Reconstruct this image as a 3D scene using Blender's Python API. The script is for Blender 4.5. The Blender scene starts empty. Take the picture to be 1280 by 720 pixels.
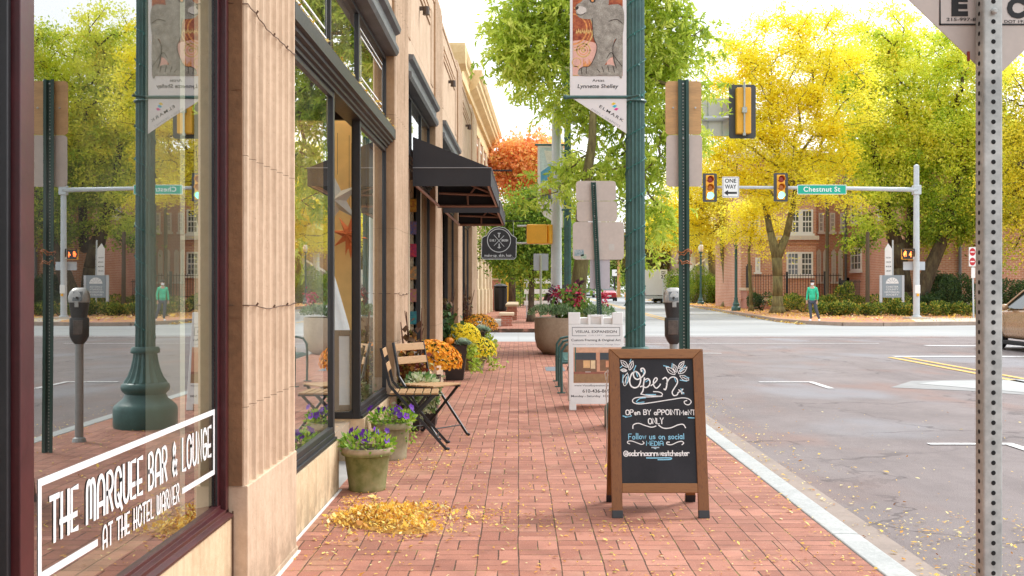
import bpy, bmesh, math, random
import numpy as np
from mathutils import Vector, Matrix
random.seed(7); RNG = np.random.default_rng(11)
R = math.radians; PI = math.pi
SC = bpy.context.scene; COL = SC.collection
F = 1360.0; VX, VY, H = 648.0, 360.0, 1.30
def W(px, py, d): return Vector(((px-VX)*d/F, d, H-(py-VY)*d/F))
def X(px, d): return (px-VX)*d/F
def Z(py, d): return H-(py-VY)*d/F
# ------------------------------------------------------------------ objects
def tag(o, label=None, cat=None, group=None, kind=None):
    if label: o['label'] = label
    if cat: o['category'] = cat
    if group: o['group'] = group
    if kind: o['kind'] = kind
    return o
def thing(name, label, cat, loc=(0,0,0), rz=0, group=None, kind=None):
    o = bpy.data.objects.new(name, None); COL.objects.link(o)
    o.location = loc; o.rotation_euler = (0,0,rz); o.empty_display_size = .1
    return tag(o, label, cat, group, kind)
def link(name, me, mat, parent=None, smooth=False):
    if mat is not None and not me.materials: me.materials.append(mat)
    if smooth: me.shade_smooth()
    o = bpy.data.objects.new(name, me); COL.objects.link(o)
    if parent is not None: o.parent = parent
    return o
def copy_tree(o, parent=None):
    c = o.copy(); COL.objects.link(c); c.parent = parent
    for ch in [x for x in o.children]: copy_tree(ch, c)
    return c
class MB:
    def __init__(s, off=(0,0,0), warp=None):
        s.v=[]; s.f=[]; s.off=Vector(off); s.warp=warp
    def add(s, vs, fs):
        n=len(s.v); s.v += [tuple(v) for v in vs]; s.f += [tuple(i+n for i in f) for f in fs]; return s
    def box(s, x0,x1,y0,y1,z0,z1):
        if x0>x1:x0,x1=x1,x0
        if y0>y1:y0,y1=y1,y0
        if z0>z1:z0,z1=z1,z0
        return s.add([(x0,y0,z0),(x1,y0,z0),(x1,y1,z0),(x0,y1,z0),(x0,y0,z1),(x1,y0,z1),(x1,y1,z1),(x0,y1,z1)],
              [(0,3,2,1),(4,5,6,7),(0,1,5,4),(1,2,6,5),(2,3,7,6),(3,0,4,7)])
    def frame(s, M, sx, sy, sz):   # box in a matrix frame, centred
        vs=[M@Vector((a*sx/2,b*sy/2,c*sz/2)) for c in(-1,1) for (a,b) in((-1,-1),(1,-1),(1,1),(-1,1))]
        return s.add(vs,[(0,3,2,1),(4,5,6,7),(0,1,5,4),(1,2,6,5),(2,3,7,6),(3,0,4,7)])
    def bar(s, a, b, w, t, up=(0,0,1)):
        a=Vector(a); b=Vector(b); d=(b-a); L=d.length; d.normalize(); u=Vector(up)
        x=d.cross(u)
        if x.length<1e-4: x=d.cross(Vector((1,0,0)))
        x.normalize(); y=x.cross(d).normalized()
        M=Matrix((x,y,d)).transposed().to_4x4(); M.translation=(a+b)/2
        return s.frame(M,w,t,L)
    def prism(s, poly, fn, h0, h1):   # poly of (a,b); fn(a,b,h)->xyz
        n=len(poly); vs=[fn(a,b,h0) for a,b in poly]+[fn(a,b,h1) for a,b in poly]
        fs=[tuple(range(n-1,-1,-1)),tuple(range(n,2*n))]+[(i,(i+1)%n,n+(i+1)%n,n+i) for i in range(n)]
        return s.add(vs,fs)
    def lathe(s, prof, c=(0,0,0), n=24, flute=0, fa=0.0, cap=True):
        cx,cy,cz=c; vs=[]
        for r,z in prof:
            for k in range(n):
                a=2*PI*k/n; rr=r*(1-fa*(.5+.5*math.cos(flute*a))) if flute else r
                vs.append((cx+rr*math.cos(a),cy+rr*math.sin(a),cz+z))
        m=len(prof); fs=[(i*n+k,i*n+(k+1)%n,(i+1)*n+(k+1)%n,(i+1)*n+k) for i in range(m-1) for k in range(n)]
        if cap: fs+= [tuple(range(n-1,-1,-1)),tuple(range((m-1)*n,m*n))]
        return s.add(vs,fs)
    def tube(s, pts, rad, n=8, cap=True):
        pts=[Vector(p) for p in pts]; m=len(pts)
        if not hasattr(rad,'__len__'): rad=[rad]*m
        vs=[]; px=None
        for i,p in enumerate(pts):
            d=(pts[min(i+1,m-1)]-pts[max(i-1,0)]).normalized()
            if px is None:
                px=d.cross(Vector((0,0,1)))
                if px.length<.05: px=d.cross(Vector((1,0,0)))
            px=(px-d*px.dot(d)).normalized(); py=d.cross(px)
            for k in range(n):
                a=2*PI*k/n; vs.append(p+(px*math.cos(a)+py*math.sin(a))*rad[i])
        fs=[(i*n+k,i*n+(k+1)%n,(i+1)*n+(k+1)%n,(i+1)*n+k) for i in range(m-1) for k in range(n)]
        if cap: fs+=[tuple(range(n-1,-1,-1)),tuple(range((m-1)*n,m*n))]
        return s.add(vs,fs)
    def ball(s, c, r, n=8, m=6, sc=(1,1,1)):
        c=Vector(c)
        prof=[(max(1e-4,r*math.sin(PI*i/m)),-r*math.cos(PI*i/m)) for i in range(m+1)]
        n0=len(s.v); s.lathe(prof,(0,0,0),n)
        for i in range(n0,len(s.v)):
            v=s.v[i]; s.v[i]=(c.x+v[0]*sc[0],c.y+v[1]*sc[1],c.z+v[2]*sc[2])
        return s
    def poly(s, pts): return s.add(pts,[tuple(range(len(pts)))])
    def build(s, name, mat, parent=None, smooth=False, bevel=0, seg=2, world=None, auto=None):
        vs=s.v
        if s.warp: vs=[s.warp(v) for v in vs]
        off=Vector(world.location) if world is not None else s.off
        me=bpy.data.meshes.new(name); me.from_pydata([(v[0]-off[0],v[1]-off[1],v[2]-off[2]) for v in vs],[],s.f)
        bm=bmesh.new(); bm.from_mesh(me); bmesh.ops.recalc_face_normals(bm,faces=bm.faces)
        bm.to_mesh(me); bm.free()
        o=link(name,me,mat,parent,smooth)
        if bevel:
            md=o.modifiers.new('bevel','BEVEL'); md.width=bevel; md.segments=seg; md.limit_method='ANGLE'; md.angle_limit=R(40)
            o.modifiers.new('wn','WEIGHTED_NORMAL')
            me.shade_smooth()
        if auto:
            me.shade_smooth()
            try: me.set_sharp_from_angle(angle=R(auto))
            except Exception: pass
        return o
# ------------------------------------------------------------------ node expressions
class E:
    def __init__(s, nt, v): s.nt=nt; s.v=v
    def m(s, op, *o, clamp=False):
        n=s.nt.nodes.new('ShaderNodeMath'); n.operation=op; n.use_clamp=clamp
        for i,a in enumerate((s,)+o):
            a=a.v if isinstance(a,E) else a
            if isinstance(a,(int,float)): n.inputs[i].default_value=a
            else: s.nt.links.new(a,n.inputs[i])
        return E(s.nt,n.outputs[0])
    def __add__(s,o): return s.m('ADD',o)
    def __sub__(s,o): return s.m('SUBTRACT',o)
    def __mul__(s,o): return s.m('MULTIPLY',o)
    def __truediv__(s,o): return s.m('DIVIDE',o)
    def rsub(s,o): return E(s.nt,o).m('SUBTRACT',s)
    def fract(s): return s.m('FRACT')
    def floor(s): return s.m('FLOOR')
    def abs(s): return s.m('ABSOLUTE')
    def gt(s,o): return s.m('GREATER_THAN',o)
    def lt(s,o): return s.m('LESS_THAN',o)
    def min(s,o): return s.m('MINIMUM',o)
    def max(s,o): return s.m('MAXIMUM',o)
    def mod(s,o): return s.m('FLOORED_MODULO',o)
    def sstep(s,a,b):
        n=s.nt.nodes.new('ShaderNodeMapRange'); n.interpolation_type='SMOOTHSTEP'
        s.nt.links.new(s.v,n.inputs[0]); n.inputs[1].default_value=a; n.inputs[2].default_value=b
        return E(s.nt,n.outputs[0])
def mixv(f,a,b): return a+(b-a)*f
class NT:
    def __init__(s, name):
        s.mat=bpy.data.materials.new(name); s.mat.use_nodes=True; s.nt=s.mat.node_tree
        s.b=s.nt.nodes['Principled BSDF']; s.out=s.nt.nodes['Material Output']
        s.tc=s.nt.nodes.new('ShaderNodeTexCoord'); s.obj=s.tc.outputs['Object']
    def link(s,a,b): s.nt.links.new(a.v if isinstance(a,E) else a,b)
    def E(s,v): return E(s.nt,v)
    def geo_pos(s): return s.nt.nodes.new('ShaderNodeNewGeometry').outputs['Position']
    def xyz(s,v=None):
        n=s.nt.nodes.new('ShaderNodeSeparateXYZ'); s.link(v or s.obj,n.inputs[0]); return [E(s.nt,o) for o in n.outputs]
    def comb(s,x,y,z=0):
        n=s.nt.nodes.new('ShaderNodeCombineXYZ')
        for i,a in enumerate((x,y,z)):
            if isinstance(a,(int,float)): n.inputs[i].default_value=a
            else: s.link(a,n.inputs[i])
        return n.outputs[0]
    def noise(s,scale,detail=4,rough=.6,vec=None,dist=0,stretch=None):
        n=s.nt.nodes.new('ShaderNodeTexNoise'); n.inputs['Scale'].default_value=scale; n.inputs['Detail'].default_value=detail
        n.inputs['Roughness'].default_value=rough; n.inputs['Distortion'].default_value=dist
        v=vec or s.obj
        if stretch:
            mp=s.nt.nodes.new('ShaderNodeMapping'); mp.inputs['Scale'].default_value=stretch; s.link(v,mp.inputs[0]); v=mp.outputs[0]
        s.link(v,n.inputs['Vector']); return E(s.nt,n.outputs[0])
    def voro(s,scale,feature='F1',vec=None,out='Distance'):
        n=s.nt.nodes.new('ShaderNodeTexVoronoi'); n.feature=feature; n.inputs['Scale'].default_value=scale
        s.link(vec or s.obj,n.inputs['Vector']); return E(s.nt,n.outputs[out])
    def white(s,vec):
        n=s.nt.nodes.new('ShaderNodeTexWhiteNoise'); n.noise_dimensions='3D'; s.link(vec,n.inputs['Vector']); return E(s.nt,n.outputs['Value'])
    def attr(s,name):
        n=s.nt.nodes.new('ShaderNodeAttribute'); n.attribute_name=name; return E(s.nt,n.outputs['Fac'])
    def ramp(s,f,stops,interp='LINEAR'):
        n=s.nt.nodes.new('ShaderNodeValToRGB'); cr=n.color_ramp; cr.interpolation=interp
        while len(cr.elements)<len(stops): cr.elements.new(.5)
        for e,(p,c) in zip(cr.elements,stops): e.position=p; e.color=(*c,1)
        s.link(f,n.inputs[0]); return n.outputs[0]
    def mix(s,f,a,b,mode='MIX'):
        n=s.nt.nodes.new('ShaderNodeMix'); n.data_type='RGBA'; n.blend_type=mode
        for i,x in ((0,f),(6,a),(7,b)):
            if isinstance(x,(int,float)): n.inputs[i].default_value=x
            elif isinstance(x,tuple): n.inputs[i].default_value=(*x,1)
            else: s.link(x,n.inputs[i])
        return n.outputs[2]
    def base(s,c):
        if isinstance(c,tuple): s.b.inputs['Base Color'].default_value=(*c,1)
        else: s.link(c,s.b.inputs['Base Color'])
        return s
    def set(s,**k):
        for a,v in k.items():
            i=s.b.inputs[a.replace('_',' ')]
            if isinstance(v,(int,float)): i.default_value=v
            elif isinstance(v,tuple): i.default_value=(*v,1)
            else: s.link(v,i)
        return s
    def bump(s,h,strength=.5,dist=.01):
        n=s.nt.nodes.new('ShaderNodeBump'); n.inputs['Strength'].default_value=strength; n.inputs['Distance'].default_value=dist
        s.link(h,n.inputs['Height']); s.link(n.outputs[0],s.b.inputs['Normal']); return s
MC={}
def sc(c,k): return tuple(min(1,x*k) for x in c)
def pm(name,c,var=.18,scale=6,rough=.6,metal=0,bump=.15,bs=60,bd=.003,c2=None,spec=.5,stretch=None,coat=0):
    """plain procedural material: colour broken by two noises, slight bump"""
    if name in MC: return MC[name]
    n=NT(name); a=n.noise(scale,5,.65,stretch=stretch); b=n.noise(scale*9,3,.6,stretch=stretch)
    f=(a*.65+b*.35).sstep(.32,.68)
    n.base(n.mix(f,sc(c,1-var),c2 or sc(c,1+var)))
    n.set(Roughness=mixv(b,rough-.08,min(1,rough+.1)) if False else (b*.18+(rough-.09)),Metallic=metal)
    n.b.inputs['Specular IOR Level'].default_value=spec
    if coat: n.b.inputs['Coat Weight'].default_value=coat; n.b.inputs['Coat Roughness'].default_value=.08
    if bump: n.bump(n.noise(bs,4,.6),bump,bd)
    MC[name]=n.mat; return n.mat
def leafmat(name,stops,trans=.35,rough=.55):
    if name in MC: return MC[name]
    n=NT(name); r=n.attr('rnd'); col=n.ramp(r,stops)
    n.base(col); n.set(Roughness=rough)
    tr=n.nt.nodes.new('ShaderNodeBsdfTranslucent'); n.link(col,tr.inputs[0])
    mx=n.nt.nodes.new('ShaderNodeMixShader'); mx.inputs[0].default_value=trans
    n.nt.links.new(n.b.outputs[0],mx.inputs[1]); n.nt.links.new(tr.outputs[0],mx.inputs[2]); n.nt.links.new(mx.outputs[0],n.out.inputs[0])
    MC[name]=n.mat; return n.mat
def emat(name,c,s):
    if name in MC: return MC[name]
    n=NT(name); n.base(c); n.b.inputs['Emission Color'].default_value=(*c,1); n.b.inputs['Emission Strength'].default_value=s
    n.set(Roughness=.3); MC[name]=n.mat; return n.mat
def glassmat(name,f0=.15,tint=(.86,.9,.88),haze=0.0):
    n=NT(name); g=n.nt.nodes.new('ShaderNodeNewGeometry'); d=n.nt.nodes.new('ShaderNodeVectorMath'); d.operation='DOT_PRODUCT'
    n.link(g.outputs['Incoming'],d.inputs[0]); n.link(g.outputs['Normal'],d.inputs[1])
    c=E(n.nt,d.outputs['Value']).abs(); fr=(c.rsub(1.0)).m('POWER',5)*(1-f0)+f0
    gl=n.nt.nodes.new('ShaderNodeBsdfGlossy'); gl.inputs['Roughness'].default_value=.0; gl.inputs['Color'].default_value=(.95,.97,.95,1)
    bp=n.nt.nodes.new('ShaderNodeBump'); bp.inputs['Strength'].default_value=.02; bp.inputs['Distance'].default_value=.02
    n.link(n.noise(1.3,1,.4),bp.inputs['Height']); n.link(bp.outputs[0],gl.inputs['Normal'])
    tr=n.nt.nodes.new('ShaderNodeBsdfTransparent'); tr.inputs[0].default_value=(*tint,1)
    last=tr
    if haze:
        df=n.nt.nodes.new('ShaderNodeBsdfDiffuse'); df.inputs[0].default_value=(.6,.62,.6,1)
        m0=n.nt.nodes.new('ShaderNodeMixShader'); n.link(n.noise(2.5,3,.6).sstep(.35,.75)*haze,m0.inputs[0])
        n.link(tr.outputs[0],m0.inputs[1]); n.link(df.outputs[0],m0.inputs[2]); last=m0
    mx=n.nt.nodes.new('ShaderNodeMixShader'); n.link(fr,mx.inputs[0]); n.link(last.outputs[0],mx.inputs[1]); n.link(gl.outputs[0],mx.inputs[2])
    n.link(mx.outputs[0],n.out.inputs[0]); return n.mat
def brickmat(name,c1,c2,mortar,bw=.21,bh=.076,ms=.01,rough=.85,axis='xy'):
    n=NT(name); x,y,z=n.xyz()
    u=(x+y); vec=n.comb(u,z,0)
    b=n.nt.nodes.new('ShaderNodeTexBrick'); b.inputs['Scale'].default_value=1; b.inputs['Brick Width'].default_value=bw
    b.inputs['Row Height'].default_value=bh; b.inputs['Mortar Size'].default_value=ms; b.inputs['Mortar Smooth'].default_value=.2
    b.inputs['Color1'].default_value=(*c1,1); b.inputs['Color2'].default_value=(*c2,1); b.inputs['Mortar'].default_value=(*mortar,1)
    n.link(vec,b.inputs['Vector'])
    col=n.mix(n.noise(.6,4,.6).sstep(.3,.7)*.45,b.outputs['Color'],sc(c2,.7))
    col=n.mix(n.noise(14,3,.6)*.3,col,sc(c1,1.3))
    n.base(col); n.set(Roughness=rough); n.bump(E(n.nt,b.outputs['Fac']).rsub(1.0)+n.noise(60,2,.5)*.3,.6,.006); return n.mat
# ------------------------------------------------------------------ leaves
def leaf_mesh(name,C,D,Wv,L,Wd,rnd,mat,parent=None,off=(0,0,0),fold=.12):
    C=np.asarray(C,float)-np.asarray(off,float); N=len(C)
    D=D/np.linalg.norm(D,axis=1,keepdims=True); Wv=Wv-D*(Wv*D).sum(1,keepdims=True); Wv/=np.linalg.norm(Wv,axis=1,keepdims=True)+1e-9
    Nn=np.cross(D,Wv); L=np.broadcast_to(L,(N,))[:,None]; Wd=np.broadcast_to(Wd,(N,))[:,None]
    V=np.stack([C, C+D*L*.45+Wv*Wd*.5+Nn*Wd*fold, C+D*L, C+D*L*.45-Wv*Wd*.5+Nn*Wd*fold],1).reshape(-1,3)
    me=bpy.data.meshes.new(name); me.vertices.add(4*N); me.vertices.foreach_set('co',V.ravel().astype(np.float32))
    me.loops.add(4*N); me.loops.foreach_set('vertex_index',np.arange(4*N,dtype=np.int32))
    me.polygons.add(N); me.polygons.foreach_set('loop_start',np.arange(0,4*N,4,dtype=np.int32))
    me.update(calc_edges=True)
    a=me.attributes.new('rnd','FLOAT','FACE'); a.data.foreach_set('value',np.clip(rnd,0,1).astype(np.float32))
    return link(name,me,mat,parent)
def rdir(n):
    v=RNG.normal(size=(n,3)); return v/np.linalg.norm(v,axis=1,keepdims=True)
# ------------------------------------------------------------------ text and strokes
def plane(o,U,V):
    o=Vector(o);U=Vector(U).normalized();V=Vector(V).normalized();N=U.cross(V)
    def f(u,v,h=0): return o+U*u+V*v+N*h
    f.o=o;f.U=U;f.V=V;f.N=N
    def inv(px,py):
        r=Vector(((px-VX)/F,1,-(py-VY)/F)); c=Vector((0,0,H)); t=(o-c).dot(N)/r.dot(N); p=c+r*t-o
        return p.dot(U),p.dot(V)
    f.inv=inv
    return f
def text(name,body,pl,u,v,w,h,mat,parent,hgt=.0015,bold=0.0,align='L',shear=0,base=None,spacing=1.0):
    """lettering fitted to width w (0 = natural) and cap height h, left baseline at (u,v) on plane pl"""
    cu=bpy.data.curves.new(name,'FONT'); cu.body=body; cu.size=1; cu.offset=bold; cu.shear=shear; cu.space_character=spacing; cu.resolution_u=3
    ob=bpy.data.objects.new('tmp',cu); COL.objects.link(ob); dg=bpy.context.evaluated_depsgraph_get(); dg.update()
    me=bpy.data.meshes.new_from_object(ob.evaluated_get(dg)); COL.objects.unlink(ob); bpy.data.objects.remove(ob)
    co=np.empty(len(me.vertices)*3,np.float32); me.vertices.foreach_get('co',co); co=co.reshape(-1,3)
    x0,x1=co[:,0].min(),co[:,0].max(); k=h/.7; kx=w/(x1-x0) if w else k
    ww=(x1-x0)*kx; uo=u-(ww/2 if align=='C' else 0)
    out=[pl(uo+(a-x0)*kx,v+b*k,hgt) for a,b,_ in co]
    off=Vector(base) if base is not None else (parent_world(parent) if parent is not None else Vector((0,0,0)))
    me.vertices.foreach_set('co',np.array([tuple(p-off) for p in out],np.float32).ravel()); me.update()
    me.materials.clear()
    return link(name,me,mat,parent)
def parent_world(p):
    v=Vector((0,0,0))
    while p is not None: v+=p.location; p=p.parent
    return v
def smooth_pts(pts,k=4):
    P=[Vector((a,b,0)) for a,b in pts]
    if len(P)<3: return [(p.x,p.y) for p in P]
    out=[]
    for i in range(len(P)-1):
        a=P[max(i-1,0)];b=P[i];c=P[i+1];d=P[min(i+2,len(P)-1)]
        for j in range(k):
            t=j/k; q=.5*((2*b)+(c-a)*t+(2*a-5*b+4*c-d)*t*t+(3*b-a-3*c+d)*t**3); out.append((q.x,q.y))
    out.append((P[-1].x,P[-1].y)); return out
def ribbon(mb,pl,pts,w,hgt=.001,taper=False):
    n=len(pts); vs=[]
    for i,(a,b) in enumerate(pts):
        p=pts[max(i-1,0)];q=pts[min(i+1,n-1)]; dx,dy=q[0]-p[0],q[1]-p[1]; l=math.hypot(dx,dy) or 1
        nx,ny=-dy/l*w/2,dx/l*w/2
        k=1 if not taper else .45+.55*math.sin(PI*min(1,max(0,(i+.6)/n)))
        ex,ey=(0,0)
        if i==0: ex,ey=-dx/l*w*.4,-dy/l*w*.4
        if i==n-1: ex,ey=dx/l*w*.4,dy/l*w*.4
        vs+= [pl(a+nx*k+ex,b+ny*k+ey,hgt),pl(a-nx*k+ex,b-ny*k+ey,hgt)]
    mb.add(vs,[(2*i,2*i+1,2*i+3,2*i+2) for i in range(n-1)])
def arc(cx,cy,rx,ry,a0,a1,n=10): return [(cx+rx*math.cos(R(a0+(a1-a0)*i/n)),cy+ry*math.sin(R(a0+(a1-a0)*i/n))) for i in range(n+1)]
def glyphs(m=.5):
    g={}
    g['A']=(.7,[[(0,0),(.0,.6)]+arc(.35,.6,.35,.4,180,0)+[(.7,0)],[(0,m*.8),(.7,m*.8)]])
    g['B']=(.6,[[(0,0),(0,1),(.3,1)]+arc(.3,.75,.25,.25,90,-90)+[(0,.5)],[(.3,.5)]+arc(.3,.25,.3,.25,90,-90)+[(0,0)]])
    g['D']=(.65,[[(0,0),(0,1),(.2,1)]+arc(.2,.5,.45,.5,90,-90)+[(0,0)]])
    g['E']=(.55,[[(.55,1),(0,1),(0,0),(.55,0)],[(-.1 if m<.5 else 0,m),(.45,m)]])
    g['F']=(.55,[[(.55,1),(0,1),(0,0)],[(0,.5),(.42,.5)]])
    g['G']=(.65,[arc(.33,.66,.32,.34,30,180)+arc(.33,.34,.32,.34,180,360)+[(.65,.45),(.3,.45)]])
    g['H']=(.6,[[(0,0),(0,1)],[(.6,0),(.6,1)],[(-.1 if m<.5 else 0,m),(.7 if m<.5 else .6,m)]])
    g['I']=(.1,[[(.05,0),(.05,1)]])
    g['L']=(.5,[[(0,1),(0,0),(.5,0)]])
    g['M']=(.8,[[(0,0),(0,.75)]+arc(.2,.75,.2,.25,180,0)+[(.4,.1)],[(.4,.75)]+arc(.6,.75,.2,.25,180,0)+[(.8,0)]]) if m<.5 else (.8,[[(0,0),(.05,1),(.4,.3),(.75,1),(.8,0)]])
    g['N']=(.6,[[(0,0),(0,1),(.6,0),(.6,1)]])
    g['O']=(.66,[arc(.33,.66,.33,.34,0,180)+arc(.33,.34,.33,.34,180,360)+[(.66,.66)]])
    g['P']=(.6,[[(0,0),(0,1),(.3,1)]+arc(.3,.74,.3,.26,90,-90)+[(0,.48)]])
    g['Q']=(.66,[arc(.33,.66,.33,.34,0,180)+arc(.33,.34,.33,.34,180,360)+[(.66,.66)],[(.35,.3),(.75,-.12)]])
    g['R']=(.6,[[(0,0),(0,1),(.3,1)]+arc(.3,.74,.3,.26,90,-90)+[(0,.48)],[(.25,.48),(.6,0)]])
    g['S']=(.6,[arc(.3,.75,.27,.25,20,270)+arc(.3,.25,.3,.25,90,-160)])
    g['T']=(.6,[[(-.05,1),(.65,1)],[(.3,0),(.3,1)]])
    g['U']=(.6,[[(0,1),(0,.3)]+arc(.3,.3,.3,.3,180,360)+[(.6,1)]])
    g['W']=(.8,[[(0,1),(0,.25)]+arc(.2,.25,.2,.25,180,360)+[(.4,.9)],[(.4,.25)]+arc(.6,.25,.2,.25,180,360)+[(.8,1)]])
    g['Y']=(.6,[[(0,1),(.3,.5),(.6,1)],[(.3,.5),(.3,0)]])
    g['&']=(.65,[[(.62,.0),(.14,.66),(.10,.82),(.25,1),(.42,.84),(.34,.66),(.08,.42),(.03,.2),(.2,0),(.42,.10),(.6,.42)]])
    x=.55
    g['a']=(.5,[arc(.22,x/2,.22,x/2,20,340),[(.44,x),(.44,0),(.5,0)]])
    g['b']=(.5,[[(0,1),(0,0)],arc(.23,x/2,.23,x/2,180,-180)])
    g['c']=(.42,[arc(.25,x/2,.23,x/2,50,310)])
    g['e']=(.48,[[(.02,x*.5),(.44,x*.55)]+arc(.24,x/2,.22,x/2,10,310)])
    g['h']=(.48,[[(0,1),(0,0)],[(0,.3)]+arc(.22,.32,.22,x-.32,180,0)+[(.44,0)]])
    g['i']=(.12,[[(.06,x),(.06,0)],[(.06,.78),(.07,.84)]])
    g['l']=(.12,[[(.06,1),(.06,0)]])
    g['n']=(.48,[[(0,x),(0,0)],[(0,.3)]+arc(.22,.32,.22,x-.32,180,0)+[(.44,0)]])
    g['m']=(.75,[[(0,x),(0,0)],[(0,.3)]+arc(.18,.32,.18,x-.32,180,0)+[(.36,0)],[(.36,.3)]+arc(.54,.32,.18,x-.32,180,0)+[(.72,0)]])
    g['o']=(.48,[arc(.24,x/2,.23,x/2,90,450)])
    g['r']=(.35,[[(0,x),(0,0)],[(0,.3)]+arc(.2,.35,.2,x-.35,180,40)])
    g['s']=(.42,[arc(.22,x*.74,.18,x*.26,30,270,8)+arc(.2,x*.25,.2,x*.25,90,-150,8)])
    g['t']=(.35,[[(.15,.9),(.15,.1),(.3,0)],[(0,x),(.32,x)]])
    g['u']=(.48,[[(0,x),(0,.2)]+arc(.22,.2,.22,.2,180,360)+[(.44,x)],[(.44,.2),(.46,0)]])
    g['w']=(.62,[[(0,x),(.15,0),(.3,x),(.45,0),(.6,x)]])
    g['@']=(.85,[arc(.42,.35,.16,.2,0,360),[(.6,.55),(.6,.2),(.75,.2)]+arc(.42,.38,.4,.5,-20,330,16)])
    g[' ']=(.3,[])
    return g
def stroke_text(mb,pl,body,u,v,w,h,sw,G,hgt=.001,gap=.22,jit=0,shear=0,round_=False):
    tot=sum(G[c][0]+gap for c in body)-gap; k=w/tot; x=0; q=0
    for c in body:
        jw,ls=G[c]; jy=random.uniform(-1,1)*jit*h; js=1+random.uniform(-1,1)*jit
        for l in ls:
            pts=[(u+(x+a)*k+shear*b*h, v+jy+b*h*js) for a,b in l]
            ribbon(mb,pl,pts,sw,hgt+q%4*.00022); q+=1
        x+=jw+gap
# ================================================================== camera, world, light
cam=bpy.data.cameras.new('camera'); co=bpy.data.objects.new('camera',cam); COL.objects.link(co); SC.camera=co
co.location=(0,0,H); co.rotation_euler=(R(90),0,0); cam.sensor_width=36; cam.lens=36*F/1280; cam.shift_x=-8/1280; cam.clip_start=.05; cam.clip_end=2000
w=bpy.data.worlds.new("World"); SC.world=w; w.use_nodes=True; nt=w.node_tree
bg=nt.nodes['Background']; sky=nt.nodes.new('ShaderNodeTexSky'); sky.sky_type='NISHITA'; sky.sun_disc=False
SUN_EL,SUN_AZ=R(48),R(200)
sky.sun_elevation=SUN_EL; sky.sun_rotation=R(55); sky.air_density=1.0; sky.dust_density=4.0; sky.ozone_density=1
hs=nt.nodes.new('ShaderNodeHueSaturation'); hs.inputs['Saturation'].default_value=.12; nt.links.new(sky.outputs[0],hs.inputs['Color'])
mxw=nt.nodes.new('ShaderNodeMix'); mxw.data_type='RGBA'; mxw.inputs[0].default_value=.6; nt.links.new(hs.outputs[0],mxw.inputs[6]); mxw.inputs[7].default_value=(9.3,9.6,10.2,1)
nt.links.new(mxw.outputs[2],bg.inputs[0]); bg.inputs[1].default_value=.142
sl=bpy.data.lights.new('sun','SUN'); sl.energy=1.3; sl.angle=R(11); sl.color=(1,.97,.93)
so=bpy.data.objects.new('sun',sl); COL.objects.link(so)
az=R(55); sd=Vector((math.sin(az)*math.cos(SUN_EL),math.cos(az)*math.cos(SUN_EL),math.sin(SUN_EL)))   # direction to the sun
so.rotation_euler=sd.to_track_quat('Z','Y').to_euler(); so.location=sd*60+Vector((0,20,0))
SC.view_settings.view_transform='Standard'; SC.view_settings.look='None'; SC.view_settings.exposure=.82; SC.view_settings.gamma=1
SC.render.engine='CYCLES'; cy=SC.cycles; cy.use_denoising=True; cy.max_bounces=12; cy.transparent_max_bounces=16; cy.diffuse_bounces=7; cy.glossy_bounces=4
cy.transmission_bounces=8; cy.caustics_reflective=False; cy.caustics_refractive=False; cy.sample_clamp_indirect=8
try: cy.denoiser='OPENIMAGEDENOISE'
except Exception: pass
# ================================================================== materials
def stonemat(name,c1,c2,joint=1.02,off=.2):
    n=NT(name); x,y,z=n.xyz(n.geo_pos()); gp=n.geo_pos()
    a=n.noise(2.6,5,.65,vec=gp); b=n.noise(26,4,.65,vec=gp); st=n.noise(5,5,.65,vec=gp,stretch=(3,3,.18))
    col=n.mix((a*.6+b*.4).sstep(.36,.64),c1,c2); col=n.mix(st.sstep(.50,.70)*.38,col,sc(c1,.52)); col=n.mix(st.sstep(.46,.30)*.3,col,sc(c2,1.18))
    pit=n.voro(70,vec=gp).sstep(.18,.07)*n.noise(9,3,.6,vec=gp).sstep(.48,.62); col=n.mix(pit*.5,col,sc(c1,.45))
    j=((z/joint+off).fract()-.5).abs().sstep(.4975,.4995); col=n.mix(j*.65,col,sc(c1,.35))
    gr=z.sstep(.30,.0)*n.noise(7,4,.65,vec=gp).sstep(.35,.6); col=n.mix(gr*.55,col,(.19,.14,.085))
    n.base(col); n.set(Roughness=.88); n.b.inputs['Specular IOR Level'].default_value=.3; n.bump(b*.6+pit*-.6+j*-1.2,.55,.006); return n.mat
STONE=stonemat('stone',(.52,.375,.255),(.63,.47,.33))
STONE2=stonemat('stone_sill',(.56,.41,.25),(.68,.53,.34),9,.33)
STONE3=stonemat('stone_side_shade_dirt',(.40,.24,.13),(.48,.31,.18))  # pilaster sides: shade and dirt put into the stone colour
BLACKM=pm('black_metal',(.018,.018,.02),.2,5,.42,bump=.06)
DKMET=pm('grey_metal_cornice',(.11,.115,.12),.25,4,.5,bump=.15)
BURG=pm('burgundy_paint',(.055,.008,.010),.25,6,.35,bump=.08)
GALV=None
def galv():
    n=NT('galvanized'); v=n.voro(38,out='Color'); a=n.noise(9,5,.65)
    n.base(n.ramp((a*.7+n.noise(60,3,.6)*.3),[(.3,(.27,.29,.28)),(.52,(.46,.48,.46)),(.72,(.62,.64,.61))])); n.set(Roughness=.55,Metallic=.12); n.bump(n.noise(80,3,.6),.25,.002); return n.mat
GALV=galv()
GREYP=pm('grey_pole',(.50,.54,.56),.08,3,.5,bump=.06)
LGREEN=pm('lamp_green',(.035,.105,.095),.2,8,.36,bump=.12,c2=(.05,.14,.125))
POSTG=pm('post_green',(.008,.05,.035),.3,10,.4,bump=.08)
SIGNBK=pm('sign_back',(.58,.50,.44),.07,3,.6,bump=.03)
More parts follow.
